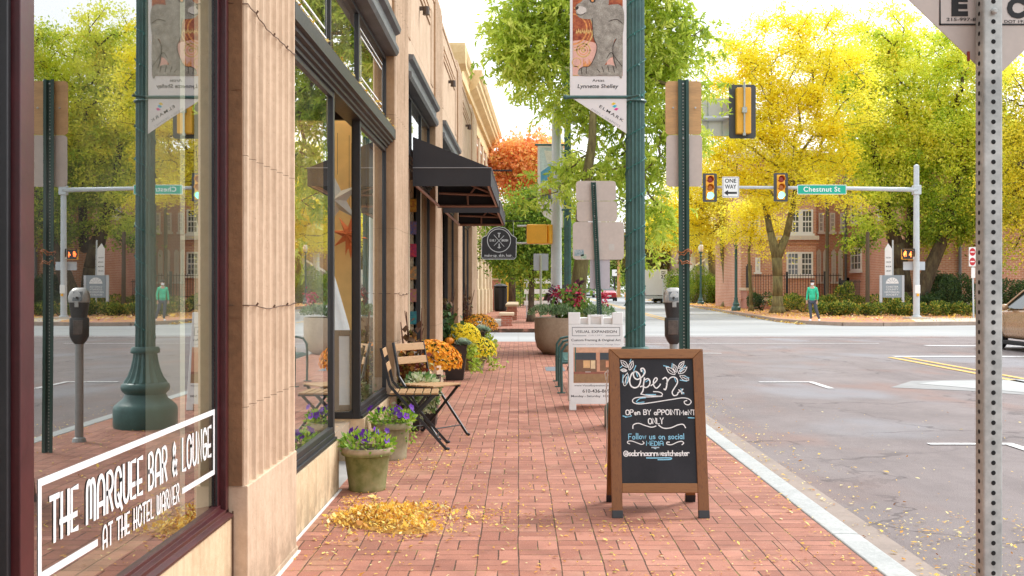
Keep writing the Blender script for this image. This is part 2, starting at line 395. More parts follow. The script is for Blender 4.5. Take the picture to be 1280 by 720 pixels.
SIGNTAN=pm('sign_back_tan',(.55,.32,.13),.16,3,.45,bump=.03,stretch=(1,1,6))
WHITEP=pm('white_plastic',(.80,.79,.76),.04,3,.45,bump=.03)
WHITE=pm('white_paint',(.78,.78,.76),.04,3,.6,bump=.03)
BLACK=pm('black_ink',(.02,.02,.022),.1,3,.7,bump=0)
GREYINK=pm('grey_ink',(.35,.35,.36),.1,3,.7,bump=0)
YELSIG=pm('signal_yellow',(.85,.42,.02),.08,4,.4,bump=.03)
SIGGRN=pm('street_sign_green',(.0,.38,.25),.04,4,.4,bump=0)
WOODF=NT('frame_wood')
def wood(name,c1,c2,st=(6,6,.6),rough=.5):
    n=NT(name); a=n.noise(9,6,.7,stretch=st,dist=.6); b=n.noise(40,3,.6,stretch=st)
    n.base(n.ramp(a*.7+b*.3,[(.3,c1),(.5,c2),(.72,sc(c1,1.4))])); n.set(Roughness=rough); n.bump(b,.25,.002); return n.mat
WOODF=wood('frame_wood',(.085,.026,.006),(.22,.082,.016))
WOODC=wood('chair_wood',(.27,.14,.055),(.45,.27,.125),(5,1,5),.55)
WOODY=wood('grey_wood',(.25,.18,.12),(.38,.3,.22))
BLACKC=pm('black_canvas',(.022,.022,.026),.12,6,.75,bump=.2,bs=300,bd=.001)
PINKFR=pm('awning_frame_tan',(.40,.22,.16),.08,6,.5,bump=.03)
CREAM=pm('cream_stone',(.66,.55,.37),.1,1.5,.8,bump=.2)
CORN=pm('cornice_stone',(.72,.50,.24),.1,1.2,.8,bump=.15,c2=(.78,.60,.33))
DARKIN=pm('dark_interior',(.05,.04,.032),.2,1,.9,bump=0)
WARMIN=pm('warm_interior',(.80,.56,.24),.12,1,.9,bump=0)
CREAMIN=pm('pale_interior',(.80,.74,.58),.08,1,.9,bump=0)
OLIVE=pm('olive_casing',(.80,.70,.48),.1,2,.7,bump=.05)
CONC=pm('planter_concrete',(.38,.29,.20),.14,3,.85,bump=.6,bs=90,bd=.006,c2=(.46,.37,.26))
BRICKR=brickmat('historic_brick',(.60,.28,.175),(.48,.20,.12),(.66,.52,.42),.30,.105,.020)
BRICKD=brickmat('low_wall_brick',(.44,.16,.09),(.32,.10,.06),(.42,.33,.27),.215,.075,.012)
IRON=pm('black_iron',(.012,.012,.013),.2,5,.5,bump=.05)
GLASS1=glassmat('shop_glass',.42,(.80,.84,.80),.05)
GLASS2=glassmat('shop_glass_bright',.55,(.96,.98,.96),.12)
PANE=NT('house_pane'); PANE.base((.10,.11,.11)); PANE.set(Roughness=.08); PANE.b.inputs['Specular IOR Level'].default_value=.8; PANE=PANE.mat
# ---- paving
def paving():
    n=NT('brick_paving'); x,y,z=n.xyz(n.geo_pos()); nt_=n.nt
    wob=(n.noise(1.7,2,.5,vec=n.geo_pos())-.5)*.02; x=x+wob; y=y+(n.noise(2.3,2,.5,vec=n.geo_pos())-.5)*.02
    def edge(f,size): return f.min(f.rsub(1.0))*size
    # basket weave
    u=x*5+100; v=y*5+100; par=(u.floor()+v.floor()).mod(2.0); fu=u.fract(); fv=v.fract()
    fv2=(fv*2).fract(); fu2=(fu*2).fract()
    eA=edge(fu,.2).min(edge(fv2,.1)); eB=edge(fv,.2).min(edge(fu2,.1))
    e1=mixv(par,eA,eB); sub=mixv(par,(fv*2).floor(),(fu*2).floor()+2); id1=[u.floor(),v.floor(),sub]
    # running bond, long way up the street
    u2=x*10+100; v2=y*5+100+(u2.floor().mod(2.0))*.5
    e2=edge(u2.fract(),.1).min(edge(v2.fract(),.2)); id2=[u2.floor()+500,v2.floor(),v2.floor()*0+7]
    # soldier course against the kerb, one stretcher beside it
    v3=y*10+100; e3=edge(v3.fract(),.1).min((x-1.43).abs()); id3=[v3.floor()*0+900,v3.floor(),v3.floor()*0+3]
    v4=y*5+100; e4=edge(v4.fract(),.2).min((x-1.43).abs()).min((x-1.33).abs()); id4=[v4.floor()*0+950,v4.floor(),v4.floor()*0+5]
    v5=v3; 
    far=y.gt(10.3); near26=y.lt(27.0); far=far*near26
    e=mixv(far,e1,e2); ids=[mixv(far,a,b) for a,b in zip(id1,id2)]
    # cross band where the pattern changes
    xb=x*5+100; band=(y-10.25).abs().lt(.05); eb=edge(xb.fract(),.2).min(((y-10.25).abs()-.05).abs()); idb=[xb.floor()+40,xb.floor()*0,xb.floor()*0+9]
    e=mixv(band,e,eb); ids=[mixv(band,a,b) for a,b in zip(ids,idb)]
    m4=x.gt(1.33)*x.lt(1.65)*near26; e=mixv(m4,e,e4); ids=[mixv(m4,a,b) for a,b in zip(ids,id4)]
    m3=x.gt(1.43)*x.lt(1.65)*near26; e=mixv(m3,e,e3); ids=[mixv(m3,a,b) for a,b in zip(ids,id3)]
    rnd=n.white(n.comb(*ids)); rnd2=n.white(n.comb(ids[0]+31,ids[1]+17,ids[2]))
    joint=(e+(n.noise(60,3,.6,vec=n.geo_pos())-.5)*.008+(n.noise(3.1,3,.6,vec=n.geo_pos())-.5)*.006).sstep(.0008,.0050)      # 0 in the joint
    gp=n.geo_pos(); g=n.noise(150,5,.8,vec=gp); l=n.noise(.55,3,.6,vec=gp); mid=n.noise(5,4,.6,vec=gp)
    brick=n.ramp(rnd*.75+mid*.25,[(.05,(.27,.102,.068)),(.3,(.35,.140,.092)),(.6,(.40,.168,.112)),(.85,(.46,.205,.142)),(1,(.31,.132,.096))])
    brick=n.mix(g.sstep(.52,.68)*.7,brick,(.62,.37,.29)); brick=n.mix(g.sstep(.48,.32)*.7,brick,(.22,.08,.055)); dk=n.noise(11,5,.7,vec=gp).sstep(.56,.70)*.35; brick=n.mix(dk,brick,(.24,.10,.075)); wh=n.voro(16,vec=gp).sstep(.10,.05)*n.noise(4,2,.5,vec=gp).sstep(.52,.62); brick=n.mix(wh*.5,brick,(.60,.50,.44))
    brick=n.mix(l.sstep(.5,.75)*.25,brick,(.58,.34,.25)); 
    stain=(mid*.5+l*.5).sstep(.54,.38)*.55; brick=n.mix(stain,brick,(.23,.10,.07)); m2=n.noise(1.6,6,.75,vec=gp).sstep(.53,.66)*.35; brick=n.mix(m2,brick,(.52,.30,.21)); chip=n.voro(7.3,vec=gp).sstep(.075,.05)*n.noise(2.2,2,.5,vec=gp).sstep(.45,.55); brick=n.mix(chip*.6,brick,(.13,.085,.07))
    wall=x.lt(-.62)*near26; moss=(n.noise(3.2,4,.6,vec=gp).sstep(.48,.66))*(x*-1).sstep(.2,1.2)
    brick=n.mix(moss*.22,brick,(.28,.20,.06))
    jc=n.mix(n.noise(4.5,4,.6,vec=gp).sstep(.5,.68),(.075,.042,.026),(.19,.16,.04))
    n.base(n.mix(joint,jc,brick)); n.set(Roughness=g*.2+.68)
    n.b.inputs['Specular IOR Level'].default_value=.35
    n.bump(joint*.7+rnd2*.3+g*.14,.7,.007); return n.mat
PAVE=paving()
def asphalt():
    n=NT('mauve_asphalt'); gp=n.geo_pos(); x,y,z=n.xyz(gp)
    f=n.noise(190,3,.7,vec=gp); c=n.voro(95,vec=gp,out='Distance'); m=n.noise(1.1,5,.6,vec=gp); l=n.noise(.28,4,.55,vec=gp,stretch=(1,.45,1)); mm=n.noise(7,5,.65,vec=gp)
    col=n.ramp(m*.4+l*.35+mm*.25,[(.3,(.15,.130,.127)),(.48,(.21,.180,.175)),(.62,(.255,.222,.215)),(.8,(.31,.28,.27))])
    reda=n.noise(.6,3,.6,vec=gp,stretch=(1,.5,1)).sstep(.52,.72); col=n.mix(reda*.6,col,(.27,.155,.12)); ty=n.noise(.9,4,.6,vec=gp,stretch=(1.6,.10,1)).sstep(.54,.68); col=n.mix(ty*.35,col,(.12,.10,.10)); oil=n.voro(.55,vec=gp).sstep(.16,.05)*n.noise(5,4,.6,vec=gp).sstep(.4,.6); col=n.mix(oil*.5,col,(.07,.06,.06))
    col=n.mix(n.noise(.35,3,.5,vec=gp,stretch=(1,.6,1)).sstep(.54,.66)*.55,col,(.27,.285,.31))
    col=n.mix(f.sstep(.52,.72)*.55,col,(.42,.35,.32)); col=n.mix(f.sstep(.46,.3)*.6,col,(.055,.045,.045))
    col=n.mix(c.sstep(.16,.06)*.35,col,(.40,.33,.30))
    near=y.sstep(9.0,3.5); col=n.mix(near*mm.sstep(.4,.6)*.35,col,(.13,.105,.105))
    crk=n.voro(.33,'DISTANCE_TO_EDGE',vec=n.comb(x+(n.noise(1.4,4,.6,vec=gp)-.5)*1.6,y*.8+(n.noise(1.1,4,.6,vec=gp)-.5)*1.4,0)); crack=crk.sstep(.011,.003)*n.noise(.5,2,.5,vec=gp).sstep(.42,.55)
    col=n.mix(crack*.5,col,(.06,.05,.05))
    n.base(col); n.set(Roughness=.9); n.b.inputs['Specular IOR Level'].default_value=.3
    n.bump(f*.8+c*.5+crack*-1,.6,.006); return n.mat
ASPH=asphalt()
def lightroad():
    n=NT('pale_concrete_road'); gp=n.geo_pos(); x,y,z=n.xyz(gp)
    l=n.noise(.25,4,.6,vec=gp,stretch=(.35,1,1)); f=n.noise(30,3,.6,vec=gp); 
    col=n.ramp(l*.8+f*.2,[(.3,(.24,.245,.245)),(.5,(.33,.34,.335)),(.72,(.42,.425,.42))])
    j=(((x*.28).fract()-.5).abs().gt(.493)).max(((y*.22).fract()-.5).abs().gt(.494)); col=n.mix(j*.4,col,(.25,.25,.24))
    n.base(col); n.set(Roughness=.85); return n.mat
LROAD=lightroad()
n=NT('kerb_concrete'); gp=n.geo_pos(); a_=n.noise(2.2,6,.75,vec=gp); b_=n.noise(45,4,.7,vec=gp); col=n.mix((a_*.6+b_*.4).sstep(.35,.62),(.33,.345,.335),(.47,.485,.47)); col=n.mix(n.noise(1.1,6,.8,vec=gp).sstep(.52,.66)*.5,col,(.27,.25,.22)); col=n.mix(n.voro(13,vec=gp).sstep(.12,.05)*.5,col,(.22,.20,.18)); n.base(col); n.set(Roughness=.85); n.bump(b_+a_,.5,.006); KERB=n.mat
GUTT=pm('gutter',(.29,.235,.20),.15,3,.85,bump=.5,bs=90,bd=.004)
PAINTW=NT('road_paint_white'); g_=PAINTW.noise(25,5,.7,vec=PAINTW.geo_pos()); PAINTW.base(PAINTW.mix(g_.sstep(.35,.5),(.32,.28,.27),(.66,.66,.65))); PAINTW.set(Roughness=.75); PAINTW=PAINTW.mat
PAINTY=NT('road_paint_yellow'); g_=PAINTY.noise(25,5,.7,vec=PAINTY.geo_pos()); PAINTY.base(PAINTY.mix(g_.sstep(.36,.5),(.30,.24,.18),(.70,.44,.10))); PAINTY.set(Roughness=.75); PAINTY=PAINTY.mat
PATCH=pm('pale_patch',(.38,.39,.38),.1,1.3,.85,bump=.3)
PATCH2=pm('patch_edge',(.27,.27,.265),.12,2,.85,bump=.3)
def leafground():
    n=NT('leafy_ground'); gp=n.geo_pos(); a=n.noise(1.1,5,.7,vec=gp); b=n.voro(9,vec=gp,out='Color'); c=n.noise(9,3,.6,vec=gp)
    col=n.ramp(c,[(.3,(.30,.12,.05)),(.5,(.52,.27,.05)),(.62,(.66,.42,.08)),(.8,(.5,.22,.06))]); brick=n.mix(n.noise(14,2,.5,vec=gp),(.42,.17,.11),(.52,.26,.19))
    n.base(n.mix(a.sstep(.46,.60),brick,col)); n.set(Roughness=.9); return n.mat
LGROUND=leafground()
GRASS=pm('lawn',(.10,.20,.035),.35,4,.9,bump=.5,c2=(.20,.32,.05))
SOIL=pm('soil',(.035,.022,.014),.3,20,.95,bump=.6)
# ================================================================== ground
def slab(name,poly,z0,z1,mat,kind='structure'):
    mb=MB(); mb.prism(poly,lambda a,b,h:(a,b,h),z0,z1); o=mb.build(name,mat); tag(o,kind=kind); return o
def sheet(name,poly,z,mat):
    mb=MB(); mb.poly([(a,b,z) for a,b in poly]); o=mb.build(name,mat); tag(o,kind='structure'); return o
GND=pm('ground_soil',(.20,.19,.10),.3,1.2,.95,bump=.3)
sheet('ground',[(-700,-200),(700,-200),(700,1100),(-700,1100)],-.20,GND)
slab('pavement',[(-1.35,-4),(1.65,-4),(1.65,26.4),(-1.35,26.4)],-.18,0,PAVE)
far_l=[(-40,34.8),(1.3,34.8),(1.75,35.6),(2.0,60),(4.0,120),(10,300),(-60,300)]
slab('pavement',far_l,-.18,0,PAVE)
KR=[(60,43),(19,42),(13.6,40.6),(12.2,40.9),(11.35,42.6),(11.0,46),(11.5,55),(12.6,72),(14,100),(18,160),(28,300),(60,300)]
slab('far_pavement',KR,-.18,0.0,LGROUND)
sheet('cross_street',[(-60,26.4),(90,26.4),(90,44),(-60,44)],-.124,LROAD)
sheet('far_street',[(1,43.9),(30,43.9),(60,320),(1,320)],-.128,LROAD)
sheet('road',[(1.75,-8),(1.75,32.4),(40,32.0),(40,26.4),(14.2,26.4),(14.2,-8)],-.120,ASPH)
mb=MB()
yy=-3.4; L=3.05
while yy<25.4:
    mb.box(1.656,1.80,yy+.004,min(yy+L,25.6)-.004,-.17,.004); yy+=L
mb.build('kerb',KERB,bevel=.012)['kind']='structure'
sheet('gutter',[(1.80,-8),(2.10,-8),(2.10,25.8),(1.80,25.8)],-.115,GUTT)
# far kerb stones following the corner
mb=MB()
for i in range(len(KR)-2):
    a=Vector((*KR[i],0));b=Vector((*KR[i+1],0)); mb.bar(a+Vector((0,0,-.07)),b+Vector((0,0,-.07)),.16,.17)
tag(mb.build('far_kerb',pm('far_kerb_stone',(.36,.27,.21),.2,2,.85)),kind='structure')
# concrete ramp at the far corner
sheet('ramp_pad',[(15.2,41.6),(24,43.2),(26,47.5),(17.0,47.5)],.006,pm('pad_concrete',(.52,.45,.37),.08,1,.85))
# paint
def strip(mb,pts,z): mb.poly([(a,b,z) for a,b in pts])
mb=MB()
for a,b in ((7.52,7.64),(7.82,7.94)): strip(mb,[(a,-4),(b,-4),(b,22.2),(a,22.2)],-.112)
tag(mb.build('centre_line',PAINTY),kind='structure')
mb=MB()
strip(mb,[(3.72,9.82),(4.50,9.82),(4.50,9.92),(3.72,9.92)],-.112); strip(mb,[(4.40,8.6),(4.50,8.6),(4.50,9.815),(4.40,9.815)],-.112)
strip(mb,[(3.62,16.3),(4.45,16.3),(4.45,16.42),(3.62,16.42)],-.112); strip(mb,[(4.35,15.3),(4.45,15.3),(4.45,16.295),(4.35,16.295)],-.112)
strip(mb,[(3.2,23.5),(4.4,23.5),(4.4,23.62),(3.2,23.62)],-.112)
strip(mb,[(7.75,22.3),(13.9,22.3),(13.9,22.62),(7.75,22.62)],-.112)
strip(mb,[(2.2,31.5),(13.9,31.5),(13.9,31.66),(2.2,31.66)],-.112); strip(mb,[(10.0,26.6),(13.9,25.9),(13.9,26.3),(10.0,26.9)],-.112)
strip(mb,[(2.2,27.7),(9.2,27.7),(9.2,27.82),(2.2,27.82)],-.112)
tag(mb.build('white_marking',PAINTW),kind='structure')
mb=MB()
for a in (6.3,6.6): strip(mb,[(a,44.5),(a+.14,44.5),(a+3.14,150),(a+3,150)],-.118)
tag(mb.build('far_centre_line',PAINTY),kind='structure')
def blob(cx,cy,rx,ry,n=28,j=.1): return [(cx+rx*math.cos(2*PI*k/n)*(1+random.uniform(-j,j)),cy+ry*math.sin(2*PI*k/n)*(1+random.uniform(-j,j))) for k in range(n)]
sheet('road_patch',[(5.3,15.5),(6.2,15.0),(7.0,14.1),(8.6,13.6),(12.4,13.8),(12.5,17.1),(7.6,16.9),(6.0,16.6)],-.116,PATCH2)
sheet('road_patch',[(5.9,16.1),(6.5,15.2),(7.2,14.3),(8.6,13.8),(12.3,14.0),(12.3,16.9),(7.6,16.7),(6.4,16.5)],-.112,PATCH)
sheet('grey_drain_cover',[(X(682,17.3),17.0),(X(706,17.3),17.0),(X(706,17.3),17.9),(X(682,17.3),17.9)],.004,pm('drain_grey',(.16,.18,.2),.1,4,.7))
# lawns and rising ground beyond
mb=MB(); N=14
for (x0,x1,y0,y1,z1) in ((15.5,70,118,175,5.5),(-60,3,150,200,3)):
    vs=[];
    for j in range(N+1):
        for i in range(N+1):
            a=i/N;b=j/N; vs.append((x0+(x1-x0)*a+b*6,y0+(y1-y0)*b,.01+z1*(b*b*(3-2*b))*(min(1,a*5))))
    mb.add(vs,[(j*(N+1)+i,j*(N+1)+i+1,(j+1)*(N+1)+i+1,(j+1)*(N+1)+i) for j in range(N) for i in range(N)])
o=mb.build('grass_hill',GRASS,smooth=True); tag(o,kind='structure')
sheet('lawn',[(-30,78),(-.6,78),(.4,96),(-30,110)],.012,GRASS)
# ================================================================== fallen leaves
LITTER=leafmat('fallen_leaf',[(0,(.30,.11,.03)),(.12,(.62,.28,.05)),(.3,(.85,.50,.06)),(.6,(.92,.64,.10)),(.82,(.95,.78,.24)),(.95,(.93,.84,.46)),(1,(.40,.42,.05))],.3,.7)
def scatter(name,P,size,lift=.25,mat=LITTER,z=0.005,asp=.45):
    P=np.asarray(P); n=len(P); a=RNG.uniform(0,2*PI,n); el=RNG.normal(0,lift,n)
    D=np.stack([np.cos(a)*np.cos(el),np.sin(a)*np.cos(el),np.abs(np.sin(el))],1); Wd=np.stack([-np.sin(a),np.cos(a),RNG.normal(0,lift,n)],1)
    L=size*RNG.uniform(.55,1.25,n)*np.exp(RNG.normal(0,.28,n)); return leaf_mesh(name,P+np.array([0,0,z]),D,Wd,L,L*asp*RNG.uniform(.7,1.3,n),RNG.random(n),mat)
P=[]
def addp(n,x0,x1,y0,y1,z=0,pw=1):
    for _ in range(n): P.append((random.uniform(x0,x1),y0+(y1-y0)*random.random()**pw,z))
addp(1500,-1.05,1.62,3.2,10,0); addp(450,-1.0,1.62,10,25,0)
for _ in range(320): P.append((min(1.66,random.gauss(1.60,.035)),random.uniform(3.5,16),.004))
for _ in range(260): P.append((-1.05+abs(random.gauss(0,.09)),random.uniform(5.2,10.5),0))
for cx,cy,n,s in ((-.15,6.1,160,.22),(.35,5.9,90,.25),(-.72,7.9,170,.2),(.7,5.9,60,.2),(-.3,6.9,70,.3),(-.6,8.6,110,.18),(1.2,5.2,50,.15),(-.95,6.65,130,.10),(.55,5.0,60,.25),(-.78,5.35,60,.2)):
    for _ in range(n): P.append((max(-1.07,random.gauss(cx,s)),random.gauss(cy,s*.8),0))
o=scatter('fallen_leaves',[p for p in P if p[0]<1.66],.021); tag(o,'scattered small yellow fallen leaves on the brick pavement','fallen leaves',kind='stuff')
P=[]
for _ in range(900):
    y=random.uniform(3.5,17); P.append((1.83+abs(random.gauss(0,.30))+random.random()*.15,y,-.113))
for _ in range(220): P.append((random.uniform(1.9,5.5),random.uniform(4,13),-.113))
for _ in range(330): P.append((random.uniform(2.1,3.2),random.gauss(6.3,.35),-.113))
for _ in range(200): P.append((random.uniform(2.1,2.9),random.gauss(5.2,.2),-.113))
o=scatter('fallen_leaves',P,.026); tag(o,'fallen leaves blown along the gutter and road edge','fallen leaves',kind='stuff')
# pile
P=[];n=5200
for _ in range(n):
    a=random.uniform(0,2*PI); r=abs(random.gauss(0,.55)); r=min(r,1.7)
    x=-.70+math.cos(a)*r*.27; y=6.08+math.sin(a)*r*.36; x+=.10*math.sin(y*9); h=.06*max(0,1-r*r*.8); P.append((x,y,h*random.uniform(.4,1.05)))
for _ in range(230): P.append((random.gauss(-.42,.2),random.gauss(6.2,.14),.002))
for _ in range(260): P.append((random.gauss(-.95,.08),random.gauss(6.2,.25),.002))
P=[p for p in P if p[0]>-1.08]
o=scatter('leaf_pile',P,.024,lift=.6,z=.004,asp=.5); tag(o,'small heap of yellow leaves swept onto the brick pavement','leaf pile',kind='stuff')
mb=MB(); k=24; vs=[(-.71,6.02,.048)]
for rr,hh in ((.35,.040),(.7,.022),(.95,.0015)):
    for i in range(k):
        a=2*PI*i/k; vs.append((-.70+math.cos(a)*rr*.27+.10*math.sin((6.08+math.sin(a)*rr*.36)*9),6.08+math.sin(a)*rr*.36,hh))
fs=[(0,1+i,1+(i+1)%k) for i in range(k)]+[(1+r*k+i,1+(r+1)*k+i,1+(r+1)*k+(i+1)%k,1+r*k+(i+1)%k) for r in range(2) for i in range(k)]
mb.add(vs,fs); o2=mb.build('leaf_mulch',pm('mulch',(.40,.22,.05),.4,40,.9,bump=.5),o,smooth=True)
P=[(random.uniform(11.2,30),random.uniform(41.5,75),0.0) for _ in range(8000)]; P=[p for p in P if p[1]>46 or random.random()<.35]
P=[p for p in P if p[0]>11.3+max(0,(p[1]-44))*.05 and (p[1]>44 or p[0]>13)]
P+=[(random.uniform(12.8,17),random.uniform(70,120),0) for _ in range(2500)]
P+=[(11.1-abs(random.gauss(0,.15))+max(0,y-46)*.06,y,-.12) for y in [random.uniform(42,95) for _ in range(1500)]]
o=scatter('fallen_leaves',P,.13,lift=.3); tag(o,'orange and yellow leaf litter under the trees of the far corner','fallen leaves',kind='stuff')
# ================================================================== the stone shop building on the left
def FX(v):
    x,y,z=v
    return (x+(.01*(y-9.78) if y>9.78 else 0),y,z)
BL=thing('shop_building','long tan stone shop building with fluted pilasters and plate glass windows along the brick pavement','building',(-1.1,4.4,0))
def B(name,mb,mat,parent=None,**k):
    mb.warp=FX; k.setdefault('world',BL)
    return mb.build(name,mat,parent or BL,**k)
PIL=[(4.405,5.365),(9.78,10.80),(14.05,15.05),(18.5,19.5),(23.0,24.9)]
def pilaster(y0,y1,zt=5.22,nf=7):
    prof=[(-1.5,y0),(-1.112,y0)]; e=.03; wf=(y1-y0-2*e)/nf; prof.append((-1.10,y0+.012)); 
    for k in range(nf):
        a=y0+e+k*wf
        prof.append((-1.10,a+.006))
        for t in (.12,.3,.5,.7,.88): prof.append((-1.10-.026*math.sin(PI*t)**.6,a+.006+(wf-.012)*t))
        prof.append((-1.10,a+wf-.006))
    prof+= [(-1.10,y1-.012),(-1.112,y1),(-1.5,y1)]
    mb=MB(); mb.prism([(b,a) for a,b in prof],lambda a,b,h:(b,a,h),.50,zt-.16)
    p=B('pilaster',mb,STONE)
    mb=MB(); mb.box(-1.5,-1.094,y0-.004,y1+.004,-.02,.50); mb.box(-1.52,-1.088,y0-.01,y1+.01,-.02,.03); B('pilaster_base',mb,STONE,p,bevel=.006)
    mb=MB(); mb.box(-1.5,-1.11,y0+.01,y1-.01,zt-.16,zt-.08); mb.box(-1.5,-1.13,y0+.05,y1-.05,zt-.08,zt-.03);mb.box(-1.5,-1.16,y0+.12,y1-.12,zt-.03,zt); B('pilaster_cap',mb,STONE,p,bevel=.02,seg=3)
    # return on the side that faces down the street, its shade and dirt painted darker, proud by 3 mm
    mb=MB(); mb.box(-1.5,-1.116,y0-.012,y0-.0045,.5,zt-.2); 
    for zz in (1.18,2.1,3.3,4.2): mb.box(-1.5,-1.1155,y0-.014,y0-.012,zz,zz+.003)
    B('pilaster_return',mb,STONE3 if y0>5 else pm('stone_side_deep_shade_dirt',(.24,.125,.06),.25,2.5,.9,bump=.5,bs=40,bd=.006),p)  # first pilaster gets deeper painted shade and dirt
    for zz in (1.23,2.45) if y0<5 else ((1.25,) if y0<11 else ()):
        mb=MB(); pts=[(-1.2,y0-.02,zz)]+[(-1.094-.006*(i%2),y0+(y1-y0)*i/14,zz+.004*math.sin(i*.9)-.018*math.sin(PI*i/14)) for i in range(15)]
        mb.tube(pts,.0024,5)
        for i in (3,8,12): mb.tube([pts[i],(pts[i][0]+.006,pts[i][1]+.004,pts[i][2]+.012)],.0045,5)
        B('light_wire',mb,pm('old_wire',(.10,.05,.025),.2,8,.6),p)
    return p
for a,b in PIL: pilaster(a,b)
def pane(y0,y1,z0,z1,mat=GLASS1,x=-1.2):
    mb=MB(); mb.poly([(x,y0,z0),(x,y1,z0),(x,y1,z1),(x,y0,z1)]); return mb
def window(name,y0,y1,z0,z1,mat,fmat,x=-1.2,fw=.03,muls=(),depth=.05,lab=None):
    mb=MB(); xo=x+.014; xi=x-depth
    mb.box(xi,xo,y0,y0+fw,z0,z1); mb.box(xi,xo,y1-fw,y1,z0,z1); mb.box(xi,xo-.001,y0+fw,y1-fw,z0,z0+fw); mb.box(xi,xo-.001,y0+fw,y1-fw,z1-fw,z1)
    for m in muls: mb.box(xi,xo,m-fw/2,m+fw/2,z0+fw,z1-fw)
    o=B(name,mb,fmat,bevel=.003)
    if lab: o['label']=lab
    B('pane',pane(y0+fw*.5,y1-fw*.5,z0+fw*.5,z1-fw*.5,x=x-.004),mat,o)
    return o
# upper works: parapet, metal cornice, clerestory, transom, sill for every bay
bays=[(-3.0,4.44),(5.365,9.78),(10.80,14.05),(15.05,18.5),(19.5,23.0)]
for i,(a,b) in enumerate(bays):
    mb=MB(); mb.box(-1.45,-1.135,a,b,3.62,4.98); mb.box(-1.5,-1.12,a,b,4.98,5.04)
    ya=a+.16; yb=b-.16
    for q in (0,1):    # narrow sunk panels near the pilasters read as grooves
        yy=ya if q==0 else yb-.3
        for k in range(5): mb.box(-1.14,-1.122,yy+k*.06,yy+k*.06+.035,3.85,4.8)
    for k in range(3): mb.box(-1.14,-1.118,a+.6,b-.6,4.55+k*.09,4.55+k*.09+.05)
    w_=B('parapet_wall',mb,STONE,bevel=.006)
    if i>0:
        mb=MB(); c=(a+b)/2-.2; mb.box(-1.135,-1.05,c-.02,c+.02,4.42,4.46); mb.tube([(-1.06,c,4.46),(-1.06,c,4.37)],[.035,.042],10); B('wall_light',mb,pm('bronze',(.06,.035,.02),.2,6,.5),w_)
    mb=MB(); prof=[(-1.3,3.38),(-1.09,3.38),(-1.07,3.41),(-1.07,3.45),(-1.10,3.46),(-1.10,3.56),(-1.06,3.58),(-1.05,3.62),(-1.3,3.64)]
    mb.prism(prof,lambda p,q,h:(p,h,q),a,b-.02); B('metal_cornice',mb,DKMET,w_)
    mb=MB(); prof=[(-1.3,2.555),(-1.17,2.555),(-1.17,2.575),(-1.15,2.58),(-1.15,2.60),(-1.125,2.605),(-1.125,2.625),(-1.10,2.63),(-1.10,2.715),(-1.3,2.725)]
    mb.prism(prof,lambda p,q,h:(p,h,q),a,b-.03 if i else b-.0); t_=B('transom_bar',mb,BLACKM if i else BURG)
    if i==1: 
        P=[(random.uniform(-1.17,-1.1),random.uniform(a,b),2.722) for _ in range(420)]
        o=scatter('leaf_debris',[FX(p) for p in P],.03,lift=.5); o.parent=t_; off=parent_world(t_); o.location=-off; o['kind']='stuff'
    ms=[a+(b-a)*t for t in ((.345,.62) if i==1 else (.33,.66))]
    window('clerestory_window',a+.0,b,2.73,3.375,GLASS2 if i==1 else GLASS1,BLACKM,muls=ms,fw=.035)
# wall under the first window and the burgundy window itself
mb=MB(); mb.box(-1.5,-1.155,-3,4.385,-.02,.375); s_=B('sill_wall',mb,STONE2,bevel=.006)
mb=MB(); mb.box(-1.154,-1.150,4.386,4.394,-.0,.40); B('joint',mb,pm('dirty_joint',(.12,.07,.04),.2,9,.9),s_)
mb=MB()
for (y0,y1,xo) in ((2.545,2.615,-1.165),(2.615,2.665,-1.185)): mb.box(-1.26,xo,y0,y1,.40,2.56)
for (y0,y1,xo) in ((4.30,4.335,-1.19),(4.335,4.375,-1.165)): mb.box(-1.27,xo,y0,y1,.40,2.56)
prof=[(-1.27,.376),(-1.15,.376),(-1.145,.39),(-1.165,.40),(-1.165,.415),(-1.185,.42),(-1.185,.435),(-1.27,.44)]
mb.prism(prof,lambda p,q,h:(p,h,q),.2,4.38)
wf=B('shop_window',mb,BURG,bevel=.003); wf['label']='large plate glass window in a burgundy frame with white bar lettering'
B('pane',pane(2.655,4.31,.43,2.56),GLASS1,wf)
mb=MB(); mb.box(-1.27,-1.20,4.30,4.345,.44,2.55); mb.prism([(-1.212,4.298),(-1.262,4.235),(-1.262,4.298)],lambda p,q,h:(p,q,h),.44,2.55); B('casing',mb,OLIVE,wf)
mb=MB(); mb.box(-1.197,-1.19,4.298,4.302,.44,2.55); B('weatherstrip',mb,BLACKM,wf)
o=window('shop_window',.2,2.545,.40,2.56,GLASS1,BLACKM,fw=.02); o['label']='dark plate glass window at the left edge'
# lettering on the glass
PLG=plane((-1.1995,0,0),(0,1,0),(0,0,1))
G1=glyphs(.36); G2=glyphs(.5)
LET=pm('vinyl_white',(.80,.80,.79),.02,3,.5,bump=0)
mb=MB(); sw=.013
def seg(y0,z0,y1,z1): ribbon(mb,PLG,[(y0,z0),(y1,z1)],sw*1.5,.0)
B4=[(2.73,.57),(2.73,.812),(4.285,.812),(4.285,.575)]
mb.box(-1.1992,-1.1984,2.715,4.295,.802,.822); mb.box(-1.1992,-1.1984,2.715,2.735,.565,.802); mb.box(-1.1992,-1.1984,4.275,4.295,.565,.802)
mb.box(-1.1992,-1.1984,2.735,3.10,.565,.585); mb.box(-1.1992,-1.1984,3.88,4.275,.565,.585)
B('lettering',mb,LET,wf)
mb=MB(); stroke_text(mb,PLG,'THE MARQUEE BAR & LOUNGE',2.79,.648,1.45,.112,.0155,G1,.0012,gap=.30); B('lettering',mb,LET,wf)
